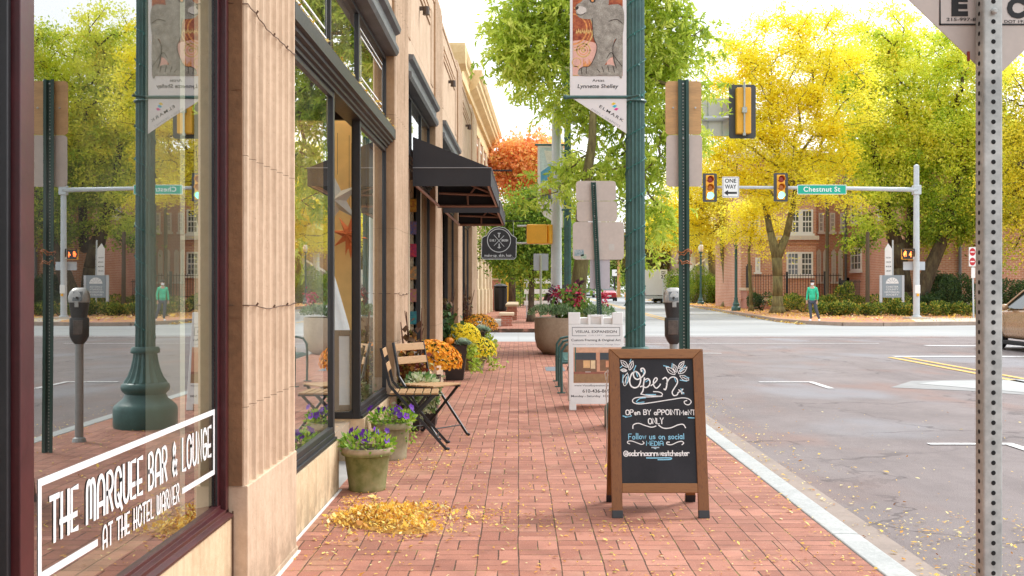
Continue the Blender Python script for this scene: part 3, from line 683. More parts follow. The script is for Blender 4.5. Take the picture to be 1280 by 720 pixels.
mb=MB(); stroke_text(mb,PLG,'AT THE HOTEL WARNER',3.14,.548,.70,.062,.0092,G1,.0012,gap=.34); B('lettering',mb,LET,wf)
mb=MB()
for a,b in ((5.5,6.8),(8.25,9.6)):
    for q in (0,.05):
        ribbon(mb,PLG,[(a+q,2.86+q),(b-q,2.86+q),(b-q,3.27-q),(a+q,3.27-q),(a+q,2.86+q)],.012,.0)
B('window_decal',mb,LET)
# interiors
def room(y0,y1,wall,floor,xb=-4.2,z1=3.3):
    mb=MB(); mb.box(xb-.1,xb,y0,y1,.25,z1); mb.box(xb,-1.26,y0-.03,y0,.25,z1); mb.box(xb,-1.26,y1,y1+.03,.25,z1); r=B('interior_wall',mb,wall)
    mb=MB(); mb.box(xb,-1.26,y0,y1,.22,.30); B('interior_floor',mb,floor,r)
    mb=MB(); mb.box(xb,-1.26,y0,y1,z1,z1+.05); B('interior_ceiling',mb,CREAMIN,r); return r
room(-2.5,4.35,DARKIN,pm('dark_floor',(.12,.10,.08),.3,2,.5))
mb=MB(); mb.box(-2.1,-1.78,5.15,5.35,.3,3.3)
mb=MB(); mb.box(-1.405,-1.275,4.10,4.16,.3,2.9); B('interior_post',mb,pm('pale_post',(.80,.78,.60),.05,3,.7))
mb=MB()    # patterned chair back seen through the left window
for k in range(7):
    for j in range(3): mb.tube([(-1.35+.0,2.25+k*.05+.025*math.sin(t*.7),.86+j*.055+.024*math.cos(t*.7)) for t in range(10)],.006,5)
B('patterned_cushion',mb,WHITE)
room(5.37,9.7,WARMIN,WOODY)
LAMPM=emat('added_lamp_glow',(1,.86,.66),14)  # glow for unseen lamps, added to brighten the second bay's interior
for lx_,ly_ in ((-2.0,6.3),(-2.0,8.5)):
    mb=MB(); mb.lathe([(.16,3.28),(.20,3.24),(.16,3.20)],(lx_,ly_,0),16); B('added_ceiling_lamp',mb,LAMPM)
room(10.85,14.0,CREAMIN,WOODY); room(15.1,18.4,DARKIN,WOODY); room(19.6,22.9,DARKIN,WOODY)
mb=MB(); mb.box(-9,-1.45,-3,24.85,4.85,4.95); mb.box(-9,-8.8,-3,24.85,-.1,4.85); mb.box(-8.8,-1.5,24.7,24.88,-.1,4.9); mb.box(-8.8,-1.3,-3.1,-2.9,-.1,4.9)
B('rear_wall',mb,STONE)
# bay two: window, recessed door, window
for (a,b) in ((5.365,7.0),(8.15,9.78)):
    mb=MB(); mb.box(-1.45,-1.155,a-.002,b,-.02,.32); mb.box(-1.148,-1.1475,(a+b)/2,(a+b)/2+.004,0,.31); s_=B('sill_wall',mb,STONE2,bevel=.012,seg=3)
    mb=MB(); mb.box(-1.27,-1.165,a,b,.322,.345); mb.box(-1.27,-1.18,a,b,.345,.375); B('sill_frame',mb,BLACKM,s_,bevel=.003)
    window('shop_window',a,b,.375,2.555,GLASS2,BLACKM,fw=.035)
for yy,s in ((7.0,-1),(8.15,1)):   # returns of the door recess
    y0,y1=(yy-.25,yy) if s<0 else (yy,yy+.25)
    mb=MB(); mb.box(-2.4,-1.16,y0,y1,-.02,.318); B('recess_wall',mb,STONE2,bevel=.01)
    mb=MB(); yc=yy+(-.01 if s<0 else .01)
    mb.box(-1.24,-1.185,yc-.02,yc+.03,.32,2.64); mb.box(-2.4,-1.24,yc-.02,yc+.03,.32,.37); mb.box(-2.4,-1.24,yc-.02,yc+.03,2.56,2.64); mb.box(-2.42,-2.36,yc-.02,yc+.03,.37,2.56)
    o=B('shop_window',mb,BLACKM,bevel=.003)
    mb=MB(); mb.poly([(-2.36,yc,.37),(-1.24,yc,.37),(-1.24,yc,2.56),(-2.36,yc,2.56)]); B('pane',mb,glassmat('clear_glass',.04,(.95,.96,.95)),o)
mb=MB(); mb.box(-2.4,-1.17,7.0,8.15,2.64,2.70); B('recess_soffit',mb,BLACKM)
mb=MB(); mb.box(-2.40,-2.34,7.02,7.10,.02,2.64); mb.box(-2.40,-2.34,8.05,8.13,.02,2.64); mb.box(-2.40,-2.34,7.1,8.05,2.5,2.64); mb.box(-2.4,-2.35,7.1,8.05,.02,.25)
dr=B('door',mb,BLACKM,bevel=.004); mb=MB(); mb.poly([(-2.37,7.1,.25),(-2.37,8.05,.25),(-2.37,8.05,2.5),(-2.37,7.1,2.5)]); B('pane',mb,GLASS1,dr)
mb=MB(); mb.tube([(-2.30,7.2,.95),(-2.30,7.2,1.25)],.012,8); B('handle',mb,GALV,dr)
mb=MB(); 
for k in range(4): mb.box(-2.4+k*.31,-2.4+k*.31+.305,6.99,8.16,-.02,.003)
B('threshold',mb,pm('grey_tile',(.40,.39,.36),.12,3,.7))
mb=MB(); mb.box(-3.2,-1.27,9.15,9.20,.3,2.9); B('partition',mb,WARMIN)
mb=MB(); mb.box(-1.34,-1.25,9.10,9.13,.3,2.9); B('casing',mb,pm('pale_casing',(.70,.55,.30),.06,3,.6))
mb=MB(); mb.box(-1.275,-1.27,9.1,9.62,.38,2.5); B('blind',mb,CREAMIN)
# bays three to five
for bi,(a,b) in enumerate(bays[2:]):
    r0,r1=a+.75,a+1.85
    for (p,q) in ((a,r0),(r1,b)):
        mb=MB(); mb.box(-1.45,-1.155,p,q,-.02,.32); s_=B('sill_wall',mb,STONE2,bevel=.01)
        window('shop_window',p,q,.322,2.555,GLASS1,BLACKM,fw=.04)
    mb=MB(); mb.box(-1.7,-1.17,r0-.06,r0-.0,0,2.56); mb.box(-1.7,-1.17,r1,r1+.06,0,2.56); B('recess_wall',mb,CREAM)
    mb=MB(); mb.box(-1.22,-1.165,r1-.035,r1-.002,.3,2.55); mb.box(-1.345,-1.325,r1-.035,r1-.002,.3,2.55); B('mullion',mb,BLACKM)
    mb=MB(); mb.box(-1.74,-1.70,r0,r1,0,.12); mb.box(-1.74,-1.70,r0,r0+.1,.12,2.56); mb.box(-1.74,-1.70,r1-.1,r1,.12,2.56); mb.box(-1.74,-1.70,r0+.1,r1-.1,2.4,2.56); d=B('door',mb,BLACKM)
    mb=MB(); mb.poly([(-1.72,r0+.1,.12),(-1.72,r1-.1,.12),(-1.72,r1-.1,2.4),(-1.72,r0+.1,2.4)]); B('pane',mb,GLASS1,d)
    mb=MB(); mb.box(-1.7,-1.17,r0,r1,2.56,2.62); B('recess_soffit',mb,CREAMIN)
    mb=MB(); mb.tube([(-1.155,a+.25,.35),(-1.155,a+.25,2.55)],.022,8); B('downpipe',mb,BLACKM)
# ---- colourful quilt squares hung in the third bay's recess
qs=thing('quilt_hanging','narrow strip of colourful patchwork squares hanging in the recess of the third shop bay','hanging',FX((-1.27,12.6,.5)))
cols=[(.6,.05,.05),(.02,.10,.35),(.7,.5,.05),(.05,.30,.25),(.35,.05,.25),(.65,.25,.05)]
y=r1_=bays[2][0]+1.85-.05
for k in range(7):
    z=.62+k*.26; mb=MB(off=qs.location); x0,x1=-1.31+.02,-1.20+.02
    mb.box(x0,x1,y-.012,y-.004,z,z+.15); sq=mb.build('square',pm('patch%d'%(k%6),cols[k%6],.5,40,.8,c2=cols[(k+2)%6]),qs)
    mb=MB(off=qs.location); mb.tube([(x0,y-.008,z+.15),((x0+x1)/2,y-.008,z+.25),(x1,y-.008,z+.15)],.003,4); mb.build('cord',BLACKM,sq)
# ---- window display things of bay two
def star(name,lab,c,r,mat,n=7,rz=0,tilt=.3,grp=None):
    o=thing(name,lab,'paper star',c,rz,grp); mb=MB()
    pts=[]
    for k in range(2*n):
        a=PI*k/n+tilt; rr=r if k%2==0 else r*.36
        pts.append((0+.0,rr*math.cos(a),rr*math.sin(a)))
    f=mb.add(pts+[(r*.28,0,0),(-r*.28,0,0)],[(k,(k+1)%(2*n),2*n) for k in range(2*n)]+[((k+1)%(2*n),k,2*n+1) for k in range(2*n)])
    p=mb.build('points',mat,o); mb=MB(); mb.tube([(0,0,r*.9),(0,0,2.5-c[2])],.002,4); mb.build('cord',BLACKM,o); return o
PAPW=pm('white_paper',(.74,.72,.66),.05,5,.8); PAPO=pm('orange_paper',(.75,.20,.06),.1,5,.8)
star('paper_star','white paper star lantern hanging inside the window nearest the fluted pilaster',(-1.42,6.45,2.0),.26,PAPW,5,.7)
star('paper_star','orange paper star beside the larger white star in the first shop window',(-1.5,6.8,2.12),.20,PAPO,9,.5)
star('paper_star','white paper star hanging by the recessed door',(-1.40,8.42,1.98),.22,PAPW,5,1.2,.1)
star('paper_star','orange paper star low beside the recessed door',(-1.33,8.55,1.72),.17,PAPO,8,1.2,.2)
star('paper_star','small orange star in the window past the recessed door',(-1.38,9.0,1.70),.16,PAPO,8,.6,.1)
star('paper_star','pale star in the window past the recessed door',(-1.42,9.3,1.62),.16,PAPW,6,.6,.1)
dt=thing('wedding_dress','white wedding dress with a long full skirt displayed in the shop window','dress',(-1.60,8.66,.3)); mb=MB()
prof=[(.36,0),(.34,.25),(.25,.7),(.15,1.05),(.09,1.25),(.10,1.4),(.08,1.5)]
mb.lathe(prof,(0,0,0),44,flute=11,fa=.10); mb.build('skirt',pm('dress_white',(.92,.93,.94),.05,5,.7),dt,smooth=True)
mb=MB(); mb.tube([(0,0,1.5),(0,0,1.62)],[.04,.045],10); mb.ball((0,0,1.68),.07); mb.build('mannequin_neck',PAPW,dt,smooth=True)
def picframe(name,lab,loc,w,h,rz,tilt,inner,fmat=WOODC):
    o=thing(name,lab,'picture frame',loc,rz); M=Matrix.Rotation(tilt,4,'X'); fw=.045
    def q(x0,x1,z0,z1,y0=-.012,y1=.012):
        mb=MB(); mb.box(x0,x1,y0,y1,z0,z1); mb.v=[tuple(M@Vector(v)) for v in mb.v]; return mb
    mb=q(-w/2,-w/2+fw,0,h)
    for a in ((w/2-fw,w/2,0,h),(-w/2+fw,w/2-fw,0,fw),(-w/2+fw,w/2-fw,h-fw,h)):
        m2=q(*a); mb.add(m2.v,m2.f)
    mb.build('frame',fmat,o,bevel=.003); q(-w/2+fw,w/2-fw,fw,h-fw,-.004,.004).build('picture',inner,o); return o
picframe('picture_frame','framed certificate leaning inside the first shop window',(-1.34,6.15,.38),.34,.42,R(72),R(-14),PAPW)
picframe('picture_frame','tall empty wooden frame leaning beside the recessed door',(-1.33,8.32,.36),.17,.62,R(10),R(-8),pm('dress_white',(.92,.93,.94),.05,5,.7),WOODY)
# ---- awnings
def awning(lab,y0,y1,xf,zb=2.25,zf=2.45,zt=2.86):
    o=thing('awning',lab,'awning',FX((-1.1,y0,zb)),0,'black awnings over the shop fronts')
    def b(n,mb,m,p=o,**k): mb.warp=FX; return mb.build(n,m,p,world=o,**k)
    xw=-1.08; t=.01
    mb=MB(); mb.add([(xw,y0,zt),(xf,y0,zf),(xf,y1,zf),(xw,y1,zt),(xw,y0,zt-t),(xf-t,y0,zf-t),(xf-t,y1,zf-t),(xw,y1,zt-t)],[(0,1,2,3),(7,6,5,4),(0,4,5,1),(2,6,7,3),(1,5,6,2),(0,3,7,4)])
    mb.box(xf-t,xf,y0,y1,zb,zf-.001)
    for yy in (y0,y1):
        y2=yy+t if yy==y0 else yy-t
        mb.prism([(xw,zb),(xf-t,zb),(xf-t,zf-t),(xw,zt-t)],lambda p,q,h:(p,h,q),yy,y2)
    b('canopy',mb,BLACKC)
    mb=MB(); mb.tube([(xw,y0-.004,zf),(xf,y0-.004,zf)],.005,6); mb.tube([(xf+.004,y0,zf),(xf+.004,y1,zf)],.005,6); b('piping',mb,pm('grey_piping',(.25,.26,.27),.1,5,.6))
    mb=MB(); r=.018; A=(xw+.02,zb+.0); Bp=(xf-.03,zb+.0)
    for yy in (y1-.05,):
        mb.tube([(A[0],yy,zf-.0),(Bp[0],yy,zf-.03)],r,6); mb.tube([((A[0]*.45+Bp[0]*.55),yy,zf),(A[0]*.35+Bp[0]*.65,yy,(zt*.4+zf*.6)-.03)],r*.8,6)
        mb.tube([(A[0],yy,zb+.02),(Bp[0],yy,zb+.02)],r,6)
        mb.tube([(Bp[0],yy,zb+.02),(Bp[0],yy,zf-.03)],r,6); mb.tube([(xw+.02,yy,zt-.04),(Bp[0],yy,zf-.03)],r,6)
        mb.tube([((A[0]+Bp[0])/2,yy,zb+.02),((A[0]+Bp[0])/2+.0,yy,zf-.01)],r*.8,6)
    for xx,q in ((A[0],0),(Bp[0],0)): mb.tube([(xx,y0+.03+(y1-y0)*q,zb+.02),(xx,y1-.03,zb+.02)],r,6)
    b('frame',mb,PINKFR); return o
awning('nearest and largest black canvas awning, its tan tube frame showing underneath',11.0,14.0,-.29,2.33,2.515,2.83)
awning('second black canvas awning, tucked behind the nearest awning',14.9,18.1,-.305,2.33,2.50,2.78)
# ---- brackets and hanging sign
def bracket(lab,y,z,x1):
    o=thing('sign_bracket',lab,'bracket',FX((-1.05,y,z)))
    mb=MB(warp=FX); n=26
    mb.tube([(-1.1,y,z),(x1,y,z)],.012,6); 
    for k in range(n): xx=-1.08+(x1+1.08)*k/n; mb.tube([(xx,y-.016,z+.016),(xx+(x1+1.08)/n*.6,y+.016,z-.016)],.006,4)
    mb.build('twisted_bar',IRON,o,world=o); mb=MB(warp=FX); mb.box(-1.1,-1.085,y-.04,y+.04,z-.12,z+.05); mb.tube([(-1.09,y,z-.1),(-.9,y,z-.05),(-.8,y,z)],.008,5); mb.build('wall_plate',IRON,o,world=o); return o
bracket('twisted iron sign bracket poking out above the nearest awning',15.1,2.93,-.14)
bracket('twisted iron bracket that carries the hanging black shop sign',23.4,2.74,.10)
SD=23.3
sg=thing('hanging_sign','black hanging shop sign with an arched top, white ring and crossed brushes','sign',W(624,283,SD))
def spx(px,py): return (X(px,SD)-sg.location.x,Z(py,SD)-sg.location.z)
out=[(596+a/11.617,268+b/11.617) for a,b in [(65,610),(82,350),(125,320)]]+[]
outl=[(68,620),(75,350),(100,325),(140,312)]+[(325-190*math.cos(R(t)),370-190*math.sin(R(t))) for t in (25,45,65,90,115,135,155)]+[(520,312),(545,320),(575,345),(570,620),(545,650),(95,650)]
pts=[spx(596+a/11.617,268+b/11.617) for a,b in outl]
mb=MB(); mb.prism(pts,lambda a,b,h:(a,h,b),-.02,.02); mb.build('board',pm('sign_black',(.02,.02,.022),.1,5,.5),sg)
SPL=plane(sg.location+Vector((0,-.022,0)),(1,0,0),(0,0,1))
def sloc(mb,name,mat,par): mb.off=Vector(par.location) ; return mb.build(name,mat,par)
SW=pm('sign_silver',(.72,.74,.74),.03,5,.5,bump=0)
mb=MB(); ribbon(mb,SPL,pts+[pts[0]],.012,.001); c0=spx(596+323/11.617,268+380/11.617); rr=168/11.617*SD/F
ribbon(mb,SPL,[(c0[0]+rr*math.cos(t*PI/24),c0[1]+rr*math.sin(t*PI/24)) for t in range(49)],.014,.001)
def s2(a,b): return spx(596+a/11.617,268+b/11.617)
ribbon(mb,SPL,[s2(250,300),s2(395,465)],.010,.001); ribbon(mb,SPL,[s2(395,310),s2(250,455)],.010,.001)
for a,b,c,d in ((325,275,325,300),(310,275,340,275),(325,430,325,490),(308,480,342,480),(322,300,322,330)): ribbon(mb,SPL,[s2(a,b),s2(c,d)],.02,.0012)
ribbon(mb,SPL,[s2(85,632),s2(560,632)],.004,.001)
sloc(mb,'emblem',SW,sg)
G3=glyphs(.5); G3.update({'k':(.45,[[(0,1),(0,0)],[(.4,.55),(0,.22),(.42,0)]]),'p':(.5,[[(0,.55),(0,-.3)],arc(.23,.275,.22,.275,180,-180)]),'-':(.3,[[(0,.3),(.28,.3)]]),'.':(.1,[[(.03,0),(.08,.05)]])})
mb=MB(); a=s2(115,612); b=s2(515,612); stroke_text(mb,SPL,'make-up. skin. hair.',a[0],a[1],b[0]-a[0],.055,.0085,G3,.0012,gap=.14)
a=s2(190,392); stroke_text(mb,SPL,'EMILY',a[0],a[1],s2(278,0)[0]-a[0],.042,.008,G3,.0012,gap=.2); a=s2(362,392); stroke_text(mb,SPL,'BRUSH',a[0],a[1],s2(452,0)[0]-a[0],.042,.008,G3,.0012,gap=.2)
sloc(mb,'lettering',SW,sg)
mb=MB(); 
for a in (125,530): p=s2(a,318); mb.tube([(p[0],0,p[1]),(p[0],.05,2.74-sg.location.z)],.005,5)
mb.build('hanger',GALV,sg)
# ================================================================== corniced building across the side street
B2=thing('corniced_building','cream and brick corner building with a deep yellow stone cornice, beyond the side street','building',(-2.0,39,0))
def FX2(v): return (v[0]+.0286*(v[1]-39),v[1],v[2])
def C2(name,mb,mat,par=None,**k): mb.warp=FX2; return mb.build(name,mat,par or B2,world=B2,**k)
x0=-2.25
mb=MB(); mb.box(-14,x0,39.4,61,4.3,8.6); C2('brick_wall',mb,BRICKR)
mb=MB(); mb.box(-14,x0+.04,39.35,61.05,0,4.3)
g=C2('ground_floor',mb,CREAM)
mb=MB()
for k in range(8):
    ya=39.6+k*2.8; mb.box(x0+.04,x0+.20,ya,ya+.7,0,4.0); mb.box(x0+.04,x0+.24,ya-.05,ya+.75,0,1.25); mb.box(x0+.04,x0+.26,ya-.07,ya+.77,4.0,4.3)
mb.box(x0+.04,x0+.3,39.3,61.1,4.3,4.5); C2('pier',mb,CREAM,bevel=.02)
for k in range(7):
    ya=40.6+k*2.8
    mb=MB(); mb.box(x0+.045,x0+.08,ya,ya+1.5,.9,3.7); w1=C2('window',mb,CREAM); mb=MB(); mb.box(x0+.08,x0+.09,ya+.1,ya+1.4,1.0,3.6); C2('pane',mb,PANE,w1)
    mb=MB(); mb.box(x0,x0+.05,ya+.2,ya+1.3,5.1,7.9); w1=C2('window',mb,WHITE); mb=MB(); mb.box(x0+.05,x0+.06,ya+.3,ya+1.2,5.2,7.8); C2('pane',mb,PANE,w1)
    mb=MB(); mb.box(x0,x0+.10,ya-.95,ya-.5,4.5,8.3); C2('pilaster',mb,CREAM)
mb=MB(); mb.box(-14,x0+.06,39.2,61.2,8.3,8.9); C2('frieze',mb,CORN)
def cprof(xe): return [(-8,8.9),(x0+.2,8.9),(x0+.2,9.15),(xe-.12,9.3),(xe-.10,9.42),(xe-.02,9.5),(xe-.02,9.68),(xe+.04,9.74),(xe+.10,9.9),(xe+.10,10.0),(-8,10.0)]
for (a,b,xe) in ((39.41,43.4,-1.98),(43.4,61.6,-1.68)):
    mb=MB(); mb.prism(cprof(xe),lambda p,q,h:(p,h,q),a,b); C2('cornice',mb,CORN)
mb=MB(); mb.prism([(a,b) for a,b in [(39.4,9.15),(38.78,9.3),(38.7,9.5),(38.62,9.68),(38.55,9.9),(38.55,10.0),(39.4,10.0)]],lambda p,q,h:(h,p,q),-14,-1.88); C2('cornice',mb,CORN)
mb=MB(); mb.box(-1.97,-1.2,48,48.6,.0,.0+.01)
mb=MB(); mb.box(x0+.06,x0+.22,47.4,47.7,1.7,2.1); C2('mail_slot_box',mb,pm('rust_brown',(.30,.17,.11),.2,4,.6))
mb=MB(); mb.box(X(598,38),X(627,38),36.9,40.5,0,.16); tag(mb.build('stone_step',pm('step_stone',(.45,.41,.34),.1,1,.85),bevel=.02),'low stone step in front of the corniced building','step')
def lowwall(lab,x0,x1,y0,y1,h,cap=.09):
    o=thing('brick_pier',lab,'wall',((x0+x1)/2,(y0+y1)/2,0)); mb=MB(); mb.box(x0,x1,y0,y1,0,h); mb.build('brickwork',BRICKD,o,world=o)
    mb=MB(); mb.box(x0-.07,x1+.07,y0-.07,y1+.07,h,h+cap); mb.build('cap',pm('cap_stone',(.55,.44,.30),.1,2,.85),o,world=o,bevel=.01); return o
lowwall('short brick pier with a stone cap beside the low stone step',X(626.5,37),X(640,37),37,38.2,.36)
lowwall('low brick seat wall behind the first brick pier',X(634,44),X(646,44),44,52,.55)
lowwall('tall brick wall at the end of the corniced building',-2.1,-1.05,62.5,64,1.75)
bn=thing('litter_bin','black litter bin between the brick walls','bin',(-1.0,60.8,0)); mb=MB(); mb.lathe([(.3,0),(.36,.1),(.38,1.3),(.34,1.35)],(0,0,0),14); mb.build('drum',IRON,bn); mb=MB(); mb.lathe([(.4,1.35),(.4,1.42),(.2,1.52),(.05,1.54)],(0,0,0),14); mb.build('lid',IRON,bn)

mb=MB()
for (a,b,x) in ((4.2,4.43,-1.15),(4.43,5.37,-1.088),(5.37,7.0,-1.15)): mb.box(x,x+.014,a,b,.0,.007)
B('white_sealant',mb,pm('sealant',(.72,.70,.66),.15,20,.8,bump=.3))
# ================================================================== chalkboard A-frame
CB=thing('chalkboard_sign','wooden framed chalkboard easel with white chalk lettering standing on the brick pavement','sandwich board',(.53,6.14,0))
sf,cf=.24,.9707
def cb(u,v,h=0):   # along width, up the board, out of the board
    return Vector((u, v*sf-h*cf, v*cf+h*sf))
def cbox(u0,u1,v0,v1,h0,h1,mb=None):
    mb=mb or MB(); vs=[cb(u,v,h) for h in (h0,h1) for u,v in ((u0,v0),(u1,v0),(u1,v1),(u0,v1))]
    return mb.add(vs,[(0,3,2,1),(4,5,6,7),(0,1,5,4),(1,2,6,5),(2,3,7,6),(3,0,4,7)])
for u0 in (0,.49): 
    mb=MB(); q=((u0,.04),(u0+.06,.04),(u0+.06,.916 if u0==0 else .972),(u0,.972 if u0==0 else .916)); vs=[cb(u,v,h) for h in (-.03,0) for u,v in q]
    mb.add(vs,[(0,3,2,1),(4,5,6,7),(0,1,5,4),(1,2,6,5),(2,3,7,6),(3,0,4,7)]); f=mb.build('stile',WOODF,CB,bevel=.002)
    cbox(u0-.001,u0+.061,.0,.045,-.032,.001).build('rubber_foot',BLACKM,f,bevel=.003)
mb=MB(); vs=[cb(u,v,h) for h in (-.03,0.0005) for u,v in ((.002,.972),(.062,.916),(.488,.916),(.548,.972))]; mb.add(vs,[(0,3,2,1),(4,5,6,7),(0,1,5,4),(1,2,6,5),(2,3,7,6),(3,0,4,7)]); 
mb.build('top_rail',wood('frame_wood_across',(.14,.05,.013),(.27,.115,.03),(.6,6,6)),CB,bevel=.003)
cbox(.06,.49,.142,.196,-.028,-.002).build('bottom_rail',bpy.data.materials['frame_wood_across'],CB,bevel=.003)
n=NT('slate'); a=n.noise(3,5,.65,stretch=(1,1,.6)); b=n.noise(90,3,.7); sp=n.voro(55).sstep(.12,.05)*n.noise(6,2,.5).sstep(.55,.68)
n.base(n.mix(sp*.5,n.mix(b*.15,n.ramp(a,[(.3,(.012,.0125,.015)),(.7,(.028,.029,.034))]),(.08,.08,.09)),(.30,.30,.31))); n.set(Roughness=.6); n.b.inputs['Specular IOR Level'].default_value=.25; SLATE=n.mat
cbox(.055,.495,.19,.92,-.022,-.012).build('board',SLATE,CB)
CPL=plane(CB.location+cb(0,0,-.012),(1,0,0),(0,sf,cf))
def chalkmat(nm,c):
    n=NT(nm); g=n.noise(260,3,.7); n.base(n.mix(g.sstep(.3,.5),sc(c,.6),c)); n.set(Roughness=.95); return n.mat
CW=chalkmat('chalk_white',(.88,.88,.86)); CBU=chalkmat('chalk_blue',(.28,.62,.80))
def cp(a,b): return CPL.inv(760+a/5.54,430+b/5.54)
def chalk(lines,w,mat,h=.0008,k=5,name='chalk_drawing',conv=cp):
    mb=MB(off=CB.location)
    for l in lines: ribbon(mb,CPL,smooth_pts([conv(*p) for p in l],k),1.2*w*random.uniform(.85,1.15),h)
    return mb.build(name,mat,CB)
chalk([[(190,190),(165,205),(150,250),(158,288),(185,303),(212,290),(226,250),(215,208),(190,190),(176,205),(182,232),(205,245),(238,225),(256,195),(246,170),(228,172),(232,190)],
 [(252,235),(246,280),(243,320),(228,347)],[(250,252),(275,240),(290,255),(286,285),(262,302),(240,292),(224,296)],
 [(298,288),(322,270),(341,245),(330,234),(315,255),(317,288),(335,306),(356,290),(362,278)],
 [(380,243),(398,232),(410,250),(406,290),(398,316),(388,312)],[(405,275),(425,240),(450,228),(476,240),(480,270),(458,308),(444,335),(456,357),(478,352),(486,335)]],.0062,CW,name='chalk_lettering')
chalk([[(232,347),(262,354),(330,360),(368,360),(376,345),(352,332),(315,330)],
 [(374,362),(300,366),(230,368),(188,374),(170,390),(180,408),(220,415),(300,406),(440,384),(520,373),(562,383),(576,402),(558,421),(534,415),(528,398),(545,392)],
 [(172,585),(176,560),(210,549),(250,562),(300,576),(332,568)],[(350,562),(385,583),(435,580),(485,560),(520,557),(537,580)],
 [(150,692),(135,685),(140,673),(165,672),(200,684),(232,695),(250,686),(240,675)],[(425,680),(408,680),(410,694),(440,697),(480,680),(510,674),(524,686),(512,697)]],.0046,CW)
def leafs(a,b,w):
    dx,dy=b[0]-a[0],b[1]-a[1]; m=(a[0]+dx*.5,a[1]+dy*.5); nx,ny=-dy*w,dx*w
    return [[a,(m[0]+nx,m[1]+ny),b,(m[0]-nx,m[1]-ny),a],[(a[0]+dx*.3,a[1]+dy*.3),(a[0]+dx*.8,a[1]+dy*.8)]]
LV=[((88,112),(136,160)),((172,117),(148,180)),((86,180),(130,185)),((134,200),(114,290)),((402,160),(464,210)),((452,140),(477,195)),((527,120),(487,168)),((547,160),(488,205)),((496,220),(560,250))]
chalk([l for a,b in LV for l in leafs(a,b,.22)],.0036,CW)
chalk([[(100,150),(84,165)],[(160,105),(152,125)],[(192,150),(178,185)],[(105,215),(100,265)],[(140,212),(128,280)],[(385,150),(420,158)],[(445,135),(440,165)],[(535,150),(500,190)],[(560,235),(530,222)],[(545,258),(500,250)],[(262,350),(330,350)],[(196,400),(220,378),(260,372)],[(200,408),(250,402)],[(262,262),(280,250)],[(196,200),(205,225)],[(460,235),(470,262)],[(240,180),(246,205)]],.0042,CBU)
chalk([[(104,498),(135,505),(162,497)],[(120,508),(150,502)],[(556,510),(590,512),(608,512)],[(505,310),(515,335),(525,345)]],.0042,CBU)
chalk([[(490,318),(505,328),(512,345)],[(518,312),(508,330),(524,338)],[(492,332),(512,326)]],.0048,CW)
GC=glyphs(.5)
def chtext(body,a,b,a2,h,sw,mat,conv=cp,gap=.2,jit=.05,yo=0):
    u,v=conv(a,b); u2,_=conv(a2,b); _,v2=conv(a,b-h); mb=MB(off=CB.location); stroke_text(mb,CPL,body,u,v,u2-u,v2-v,sw*1.15,GC,.0008,gap=gap,jit=jit); return mb.build('chalk_lettering',mat,CB)
chtext('OPen BY aPPOINTMeNT',124,490,604,34,.0046,CW); chtext('ONLY',280,553,383,38,.0050,CW)
chtext('Follow us on social',143,658,527,38,.0040,CBU); chtext('MEDIA',266,702,382,30,.0036,CBU)
cp2=lambda a,b: CPL.inv(770+a/11.636,540+b/11.636)
chtext('@sabrinaannwestchester',110,345,1065,78,.0046,CW,cp2,gap=.06,jit=.03)
chalk([[(445,378),(600,378),(790,376),(795,396),(700,402),(612,402)],[(520,228),(620,228)],[(560,235),(575,245)]],.0046,CBU,conv=cp2)
chalk([[(522,226),(622,226)],[(555,234),(580,240)]],.0050,CW,conv=cp2)
mb=MB(); 
def rb(u,t,h=0): return Vector((u, .49-.265*t*1.0+0-h, 0)) 
for u0 in (0.005,.485):
    mb=MB(); mb.bar((u0+.03,.475,.04),(u0+.03,.252,.93),.026,.058,up=(1,0,0)); f=mb.build('rear_leg',WOODF,CB,bevel=.003); mb=MB(); mb.bar((u0+.03,.485,.0),(u0+.03,.4735,.046),.03,.061,up=(1,0,0)); mb.build('rubber_foot',BLACKM,f)
mb=MB(); mb.bar((.275,.437,.19),(.275,.265,.88),.012,.44,up=(1,0,0)); mb.build('rear_board',SLATE,CB)
mb=MB(); mb.tube([(-.006,.22,.82),(-.014,.26,.70),(-.010,.25,.45),(-.006,.34,.30),(-.004,.42,.25)],.003,5); mb.tube([(-.006,.22,.82),(-.022,.24,.80),(-.016,.26,.76),(-.004,.25,.79)],.004,5); mb.build('stay_cord',WHITEP,CB)
# ================================================================== white gallery A-frame
d0=11.56; wx0=X(711.5,d0); ww=X(779,11.75)-wx0
WF=thing('gallery_sign','white plastic sandwich board with a shop photograph on it, behind the chalkboard','sandwich board',(wx0,d0,0))
sw_,cw_=.225,.974; Lh=1.065
def wbx(u0,u1,v0,v1,h0,h1,mb=None):
    mb=mb or MB(); vs=[Vector((u,v*sw_-h*cw_,v*cw_+h*sw_)) for h in (h0,h1) for u,v in ((u0,v0),(u1,v0),(u1,v1),(u0,v1))]
    return mb.add(vs,[(0,3,2,1),(4,5,6,7),(0,1,5,4),(1,2,6,5),(2,3,7,6),(3,0,4,7)])
mb=wbx(0,ww,.10,.93,-.03,0)
wbx(0,.13,.93,Lh,-.03,0,mb); wbx(ww-.115,ww,.93,Lh,-.03,0,mb); wbx(.0,.075,0,.10,-.03,0,mb); wbx(ww-.075,ww,0,.10,-.03,0,mb)
wbx(.21,.24,.93,1.04,-.025,-.005,mb); wbx(ww-.24,ww-.21,.93,1.04,-.025,-.005,mb); wbx(.24,ww-.24,1.01,1.04,-.025,-.005,mb)
mb.build('front_panel',WHITEP,WF,bevel=.006)
mb=MB(); mb.bar((ww/2,.50,.05),(ww/2,.255,.98),.03,ww-.01,up=(1,0,0)); mb.build('rear_panel',WHITEP,WF,bevel=.006)
